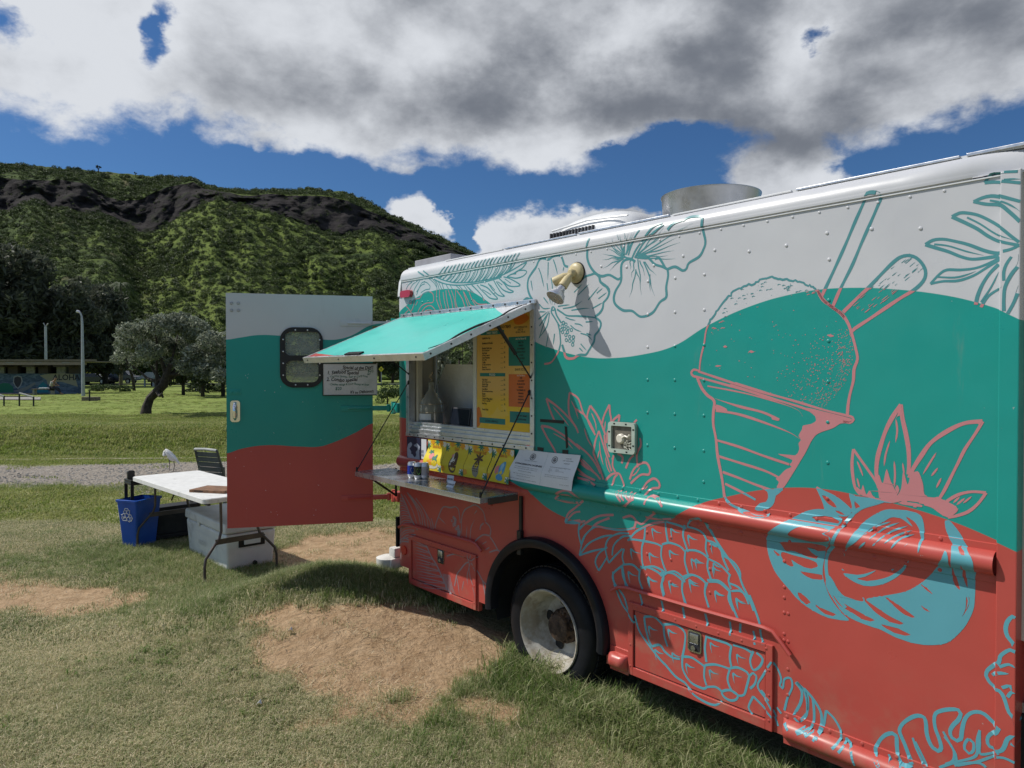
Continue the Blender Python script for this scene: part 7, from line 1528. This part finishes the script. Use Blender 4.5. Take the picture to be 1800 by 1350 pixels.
# painted pavilion
pv0 = base(143, 55); BL_ = 13.5; pav = empty('pavilion', pv0, 0, 'low flat roofed park building with painted mural walls at far left', 'building')
mu = bpy.data.materials.new('wall_mural'); mu.use_nodes = True; nt = mu.node_tree; t = NT(nt); b = nt.nodes['Principled BSDF']; tcn = t.n('ShaderNodeTexCoord'); tcn.object = pav; vec = E(t, tcn.outputs['Object'])
cc = t.mix(t.ramp(t.noise(t.vmath('MULTIPLY', vec, (1, 1, 3.)), 1.2, 6, .65, 1.2), .35, .65), (.03, .06, .11), (.14, .20, .27)); cc = t.mix(t.ramp(t.noise(vec, 4, 5, .7, 1), .62, .68, 0., .7), cc, (.32, .34, .36)); t.put(b.inputs['Base Color'], cc); b.inputs['Roughness'].default_value = .7
WH = 1.55
mb = MB(); mb.box((-BL_, 0, -.3), (0, .25, WH)); mb.build('wall', mu, pav)
mb = MB(); mb.box((-1.6, .25, -.3), (-1.4, 2.2, 2.3)); mb.build('end_wall', M['under'], pav)
mb = MB(); mb.box((-BL_, 2.2, -.3), (-1.6, 2.4, 2.45)); mb.box((-BL_, .3, WH), (-.3, .34, WH+.02)); mb.build('back_wall', M['under'], pav)
rfm = mat('roof_fascia', (.17, .14, .11), .7, var=.2); mb = MB(); mb.box((-BL_-1, -1.5, 2.42), (1.75, 2.6, 2.50)); rf_ = mb.build('roof', rfm, pav)
mb = MB(); mb.box((-BL_-1, -1.52, 2.20), (1.2, -1.30, 2.42)); mb.build('fascia', mat('fascia_tan', (.24, .19, .15), .7), rf_)
mb = MB(); mb.box((-BL_-1, -1.6, 2.50), (1.9, -1.2, 2.62)); mb.build('roof_edge', rfm, rf_)
for i in range(6): x_ = -.9-i*2.35; mb = MB(); mb.box((x_, -.12, WH), (x_+.75, .3, 2.25)); mb.box((x_-.45, -1.3, 2.05), (x_+.45, -.1, 2.19)); mb.build('pier', mat('pier_brown', (.07, .055, .05), .8) if i == 0 else bpy.data.materials['pier_brown'], pav)
for i in range(6): x_ = -1.3-i*2.35; mb = MB(); mb.box((x_-.65, .05, WH), (x_, .2, WH+.5)); mb.build('vent_block', M['concrete'], pav)
for i in range(6):
    x_ = -.55-i*2.1; mb = MB(); mb.box((x_, -1.535, 2.33), (x_+.62, -1.521, 2.40)); mb.build('roof_light_gap', M['concrete'], rf_)
# mural shapes on the wall: portrait silhouette, sand arch, green and teal discs, greeting word
def mshape(nm, pts_, c, y=-.006): mb = MB(); mb.tess([pts_], lambda a, b: (a, y, b)); mb.build(nm, flatc(nm, c, .7), pav)
def px2(u, v): p = at(u, v, 55-.0); return (p.x-pv0.x, p.z-pv0.z)
mshape('mural_sand_arch', [px2(*q) for q in ((70, 660), (86, 657), (110, 656), (131, 658), (137, 680), (125, 676), (108, 671), (96, 671), (84, 676), (82, 668))], (.34, .31, .22))
mshape('mural_green_hill', [px2(*q) for q in ((-2, 690), (-2, 676), (6, 673), (16, 674), (23, 680), (24, 690))], (.02, .17, .10))
mshape('mural_face_edge', [px2(*q) for q in ((24, 662), (31, 660), (38, 662), (40, 670), (37, 678), (32, 684), (27, 680), (23, 672))], (.36, .37, .38))
mshape('mural_face', [px2(*q) for q in ((25.5, 663.5), (31, 661.5), (36.5, 663.5), (38, 670), (35.5, 677), (31.5, 681.5), (27.5, 678), (24.5, 671))], (.05, .045, .055), -.012)
mshape('mural_teal_wave', [px2(*q) for q in ((64, 690), (68, 678), (76, 671), (82, 676), (86, 690))], (.02, .20, .26), -.010)
mshape('mural_shoulder', [px2(*q) for q in ((23, 688), (36, 683), (48, 679), (60, 672), (64, 674), (50, 684), (40, 689))], (.22, .23, .22), -.010)
T = text('ALOHA', .62, flatc('mural_word', (.03, .03, .04), .7), None, align='CENTER', bold=.012, M=Matrix.Translation((px2(110, 0)[0], -.014, px2(0, 668)[1])) @ Matrix.Rotation(math.pi/2, 4, 'X')); join_meshes([T], 'lettering', MW['mural_word'], pav)
# bench, towel, sitting person
bb0 = base(81, 51.5); bn_ = empty('park_bench', bb0, 0, 'low wooden bench in front of the painted wall', 'bench'); mb = MB(); mb.box((-1.0, -.2, .42), (.55, .2, .48)); mb.build('seat', M['wood_grey'], bn_)
for x_ in (-.9, .4): mb = MB(); mb.box((x_, -.15, -.1), (x_+.12, .15, .42)); mb.build('leg', M['concrete'], bn_)
o = MB().box((-.3, -.16, .0), (.28, .16, .07), .02).build('towel', M['paper']); o.location = bb0+Vector((-.15, 0, .49)); tag(o, 'folded white towel on the low bench by the painted wall', 'towel')
pb0 = base(90, 51.2); person = empty('person', pb0, R(0), 'person in a pale shirt and dark trousers sitting bent forward on the bench', 'person')
def skin_fig(name, V_, E_, Rr, mtl, parent):
    me = bpy.data.meshes.new(name); me.from_pydata(V_, E_, []); o = bpy.data.objects.new(name, me); col.objects.link(o); o.parent = parent; me.materials.append(mtl)
    md = o.modifiers.new('skin', 'SKIN')
    for i, r_ in enumerate(Rr): me.skin_vertices[0].data[i].radius = (r_, r_)
    me.skin_vertices[0].data[0].use_root = True; md.use_smooth_shade = True; sd = o.modifiers.new('sub', 'SUBSURF'); sd.levels = sd.render_levels = 1; return o
Vp = [(0, 0, .52), (.06, 0, .72), (.16, 0, .92), (.22, 0, 1.03), (.28, 0, 1.13), (.32, 0, 1.20), (.30, 0, 1.27), (.14, .17, .96), (.30, .20, .74), (.48, .14, .66), (.14, -.17, .96), (.30, -.20, .74), (.50, -.12, .66), (.10, .10, .50), (.45, .12, .50), (.60, .12, .06), (.74, .12, .03), (.10, -.10, .50), (.42, -.13, .52), (.82, -.13, .12), (.96, -.13, .08)]
Ep = [(0, 1), (1, 2), (2, 3), (3, 4), (4, 5), (5, 6), (2, 7), (7, 8), (8, 9), (2, 10), (10, 11), (11, 12), (0, 13), (13, 14), (14, 15), (15, 16), (0, 17), (17, 18), (18, 19), (19, 20)]
Rp = [.15, .14, .15, .07, .09, .10, .08, .06, .045, .035, .06, .045, .035, .09, .075, .05, .04, .09, .075, .05, .04]
skin_fig('body', Vp, Ep, Rp, mat('skin_tone', (.30, .17, .11), .6), person)
skin_fig('shirt', [(0, 0, .55), (.06, 0, .73), (.16, 0, .93), (.13, .18, .95), (.24, .20, .82), (.13, -.18, .95), (.24, -.20, .82)], [(0, 1), (1, 2), (2, 3), (3, 4), (2, 5), (5, 6)], [.17, .165, .165, .08, .065, .08, .065], mat('pale_shirt', (.42, .40, .36), .9), person)
skin_fig('trousers', [(0, 0, .50), (.10, .10, .50), (.45, .12, .50), (.58, .12, .14), (.10, -.10, .50), (.42, -.13, .52), (.78, -.13, .18)], [(0, 1), (1, 2), (2, 3), (0, 4), (4, 5), (5, 6)], [.16, .105, .09, .065, .105, .09, .065], mat('dark_trousers', (.02, .02, .03), .9), person)
skin_fig('hair', [(.29, 0, 1.24), (.27, 0, 1.30)], [(0, 1)], [.105, .09], M['black'], person)
# handrail at the left edge
rw = mat('rail_top', (.45, .44, .42), .6); ra = empty('handrail', base(34, 33), 0, 'dark low handrail with pale sloping top bars at the left edge', 'railing')
def rl(u, v, Y=33): p = at(u, v, Y); return Vector((p.x, p.y, p.z))-ra.location
for u, v, w_ in ((7, 696, 717), (34, 691, 712), (59, 697, 718)): a, b_ = rl(u, v), rl(u, w_); mb = MB(); mb.tube([a, b_+Vector((0, 0, -.1))], .035, 6); mb.build('post', M['black'], ra)
for p_, q_ in (((-14, 689), (7, 697)), ((34, 691), (59, 698))): mb = MB(); mb.tube([rl(*p_), rl(*q_)], .045, 6); mb.build('rail', rw, ra)
for p_, q_ in (((-14, 692), (58, 692)), ((8, 697), (56, 697))): mb = MB(); mb.tube([rl(*p_, 33.4), rl(*q_, 33.4)], .02, 6); mb.build('rail', M['black'], ra)
mb = MB(); mb.add([(-40, 41, 0), (-27.2, 41, 0), (-30.5, 46, 0), (-44, 46, 0)], [(0, 1, 2, 3)]); mb.v = [(x, y, g1(x, y)+.05) for x, y, z in mb.v]; mb.build('pavement', M['concrete']).__setitem__('kind', 'structure')
# short post and block
sb = base(160, 39); o = MB().box((-.42, -.2, -.05), (.4, .2, .2), .02).build('concrete_block', M['wood_grey']); o.location = sb; tag(o, 'low grey block on the lawn left of the silvery tree', 'block')
o = MB().tube([(0, 0, -.1), (0, 0, .55)], .04, 8).build('marker_post', M['black']); o.location = base(157, 38.5); tag(o, 'short dark post standing in front of the low grey block', 'post')
# lamp post, utility pole
lpb = base(146, 48); lpo = empty('lamp_post', lpb, 0, 'tall grey lamp post curving over at the top, right of the pavilion', 'lamp post')
def lq(u, v): p = at(u, v, 48); return Vector((p.x, p.y, p.z))-lpb
mb = MB(); mb.tube([(0, 0, -.1), lq(145.5, 640), lq(144.5, 570), lq(143.5, 556), lq(141, 550)], [.12, .10, .075, .06, .05], 10); mb.build('pole', M['galv'], lpo)
mb = MB(); mb.tube([lq(141, 550), lq(138.5, 547.8), lq(136, 547.5), lq(134.5, 549)], [.05, .09, .10, .05], 8); mb.build('lamp_head', M['alu'], lpo)
up = base(81, 70); uo = empty('utility_pole', up, 0, 'thin grey pole with a small bracket rising behind the pavilion', 'pole'); hh_ = at(81, 574, 70).z-up.z
mb = MB(); mb.tube([(0, 0, 0), (0, 0, hh_)], [.15, .11], 8); mb.build('pole', M['galv'], uo); mb = MB(); mb.tube([(-.22, 0, hh_+.35), (0, 0, hh_), (.25, 0, hh_+.3)], .05, 6); mb.build('bracket', M['galv'], uo)
# warning signs
def sign(u, v, vb, w_px, Y, label):
    b_ = base(u, Y); c = at(u, v, Y); hw_ = w_px/2*Y/FPX; o = empty('warning_sign', b_, 0, label, 'road sign', 'yellow diamond road signs'); z_ = c.z-b_.z
    mb = MB(); mb.tube([(0, .06, 0), (0, .06, z_)], .05, 6); mb.build('post', M['galv'], o)
    mb = MB(); mb.prism([(0, z_-hw_*1.15), (hw_, z_), (0, z_+hw_*1.15), (-hw_, z_)], lambda a, b, d: (a, d, b), -.02, .02); mb.build('sign_plate', M['yellow_sign'], o)
    mb = MB(); mb.tess([[(-.10*hw_, z_-.55*hw_), (.14*hw_, z_-.5*hw_), (.12*hw_, z_+.1*hw_), (.25*hw_, z_+.15*hw_), (.1*hw_, z_+.5*hw_), (-.15*hw_, z_+.5*hw_), (-.25*hw_, z_), (-.1*hw_, z_)]], lambda a, b: (a, -.026, b)); mb.build('walker_symbol', M['ink'], o)
sign(155.5, 656.5, 671, 9.5, 100, 'yellow walking figure sign just right of the lamp post'); sign(670, 649, 673, 9, 96, 'yellow walking figure sign between the open door and the truck')
# shelter
s0_ = base(263, 84); so = empty('bus_shelter', s0_, 0, 'small open shelter with a pale green roof beside the road', 'shelter'); zt = at(263, 654, 84).z-s0_.z
def sq(u): return at(u, 660, 84).x-s0_.x
mb = MB(); ze = zt-.75; mb.add([(sq(247), -1, ze), (sq(276), -1, ze), (sq(273), .2, zt), (sq(256), .2, zt), (sq(247), 1.4, ze), (sq(276), 1.4, ze)], [(0, 1, 2, 3), (3, 2, 5, 4), (0, 3, 4), (1, 5, 2), (0, 4, 5, 1)]); mb.build('roof', mat('pale_green_roof', (.22, .27, .24), .6), so)
for u in (257, 272): mb = MB(); mb.box((sq(u)-.08, -.4, 0), (sq(u)+.08, -.25, ze)); mb.build('post', M['galv'], so)
mb = MB(); mb.box((sq(258), .9, 0), (sq(271), 1.0, ze)); mb.build('back_panel', M['under'], so)
# parked cars
def car(u, Y, rz, paint, suv, label):
    b_ = base(u, Y); o = empty('parked_car', b_+Vector((0, 0, .12)), rz, label, 'car', 'cars parked along the far road'); Ln = 4.6; H_ = 1.75 if suv else 1.42
    low = [(-2.3, .35), (-2.28, .75), (-2.1, .92), (-1.0, 1.0), (1.2, 1.0), (2.1, .88 if not suv else 1.0), (2.3, .65), (2.3, .35), (1.85, .32), (1.75, .55), (1.45, .70), (1.15, .55), (1.05, .32), (-1.0, .32), (-1.1, .55), (-1.4, .70), (-1.7, .55), (-1.8, .32)]
    if suv: low = [(x, z*1.12+.05) for x, z in low]
    mb = MB(); mb.prism(low, lambda a, b, d: (a, d, b), -.85, .85); mb.build('body', paint, o)
    zc = 1.0 if not suv else 1.17; cab = [(-1.15 if not suv else -2.15, zc), (-.55 if not suv else -1.95, H_-.06), (-.3 if not suv else -1.6, H_), (.75, H_), (1.0, H_-.06), (1.5, zc)]
    cab = [(-x, z) for x, z in cab][::-1]
    mb = MB(); mb.prism(cab, lambda a, b, d: (a, d*(1-.12*(b-zc)/.6), b), -.78, .78); mb.build('cabin', paint, o)
    wz0_, wz1_ = zc+.06, H_-.12
    for k, (xa, xb) in enumerate(((-1.05, -.15), (-.05, .85))):
        for sd in (-1, 1): mb = MB(); mb.add([(xa, sd*.79, wz0_), (xb, sd*.79, wz0_), (xb-.05, sd*.735, wz1_), (xa+(.3 if k == 0 else .02), sd*.735, wz1_)], [(0, 1, 2, 3)]); mb.build('window', mat('car_glass', (.03, .035, .04), .08) if 'car_glass' not in bpy.data.materials else bpy.data.materials['car_glass'], o)
    for x_ in (-1.4, 1.45):
        for y_ in (-.86, .66): mb = MB(); mb.lathe([(0, 0), (.2, 0), (.33, .02), (.34, .1), (.33, .2), (0, .2)], c=(x_, y_, .34), axis='Y', seg=18); wh = mb.build('wheel', M['rubber'], o); mb = MB(); mb.lathe([(0, -.01 if y_ < 0 else .21), (.2, -.005 if y_ < 0 else .205)], c=(x_, y_, .34), axis='Y', seg=12); mb.build('rim', M['alu_dull'], wh)
    for y_ in (-.6, .5): mb = MB(); mb.box((-2.32, y_, .66), (-2.28, y_+.25, .78)); mb.build('headlight', M['alu'], o)
    return o
car(166, 94, R(0), mat('black_car_paint', (.012, .013, .016), .2, coat=.6), False, 'black car parked behind the lamp post'); car(212, 96, R(180), mat('grey_suv_paint', (.05, .06, .08), .25, coat=.5), True, 'grey suv parked behind the slim leaning tree')
# two lone trees on the skyline
for u, Y, h_, lab in ((173, 476, 5, 'lone small tree on the hill skyline, left one'), (238, 476, 3, 'tiny tree on the hill skyline, right of the other')):
    p = at(u, float(np.interp(u, crx, [b for _, b in CR])), Y); put_tree('skyline_tree', tree_parts(400+int(u), 5, 2., 6, 260, .35, .3, M['darkleaf'], M['bark'], base=.6, squash=.5), (p.x, p.y, p.z-1), 0, h_/5, lab, group='lone trees on the skyline')
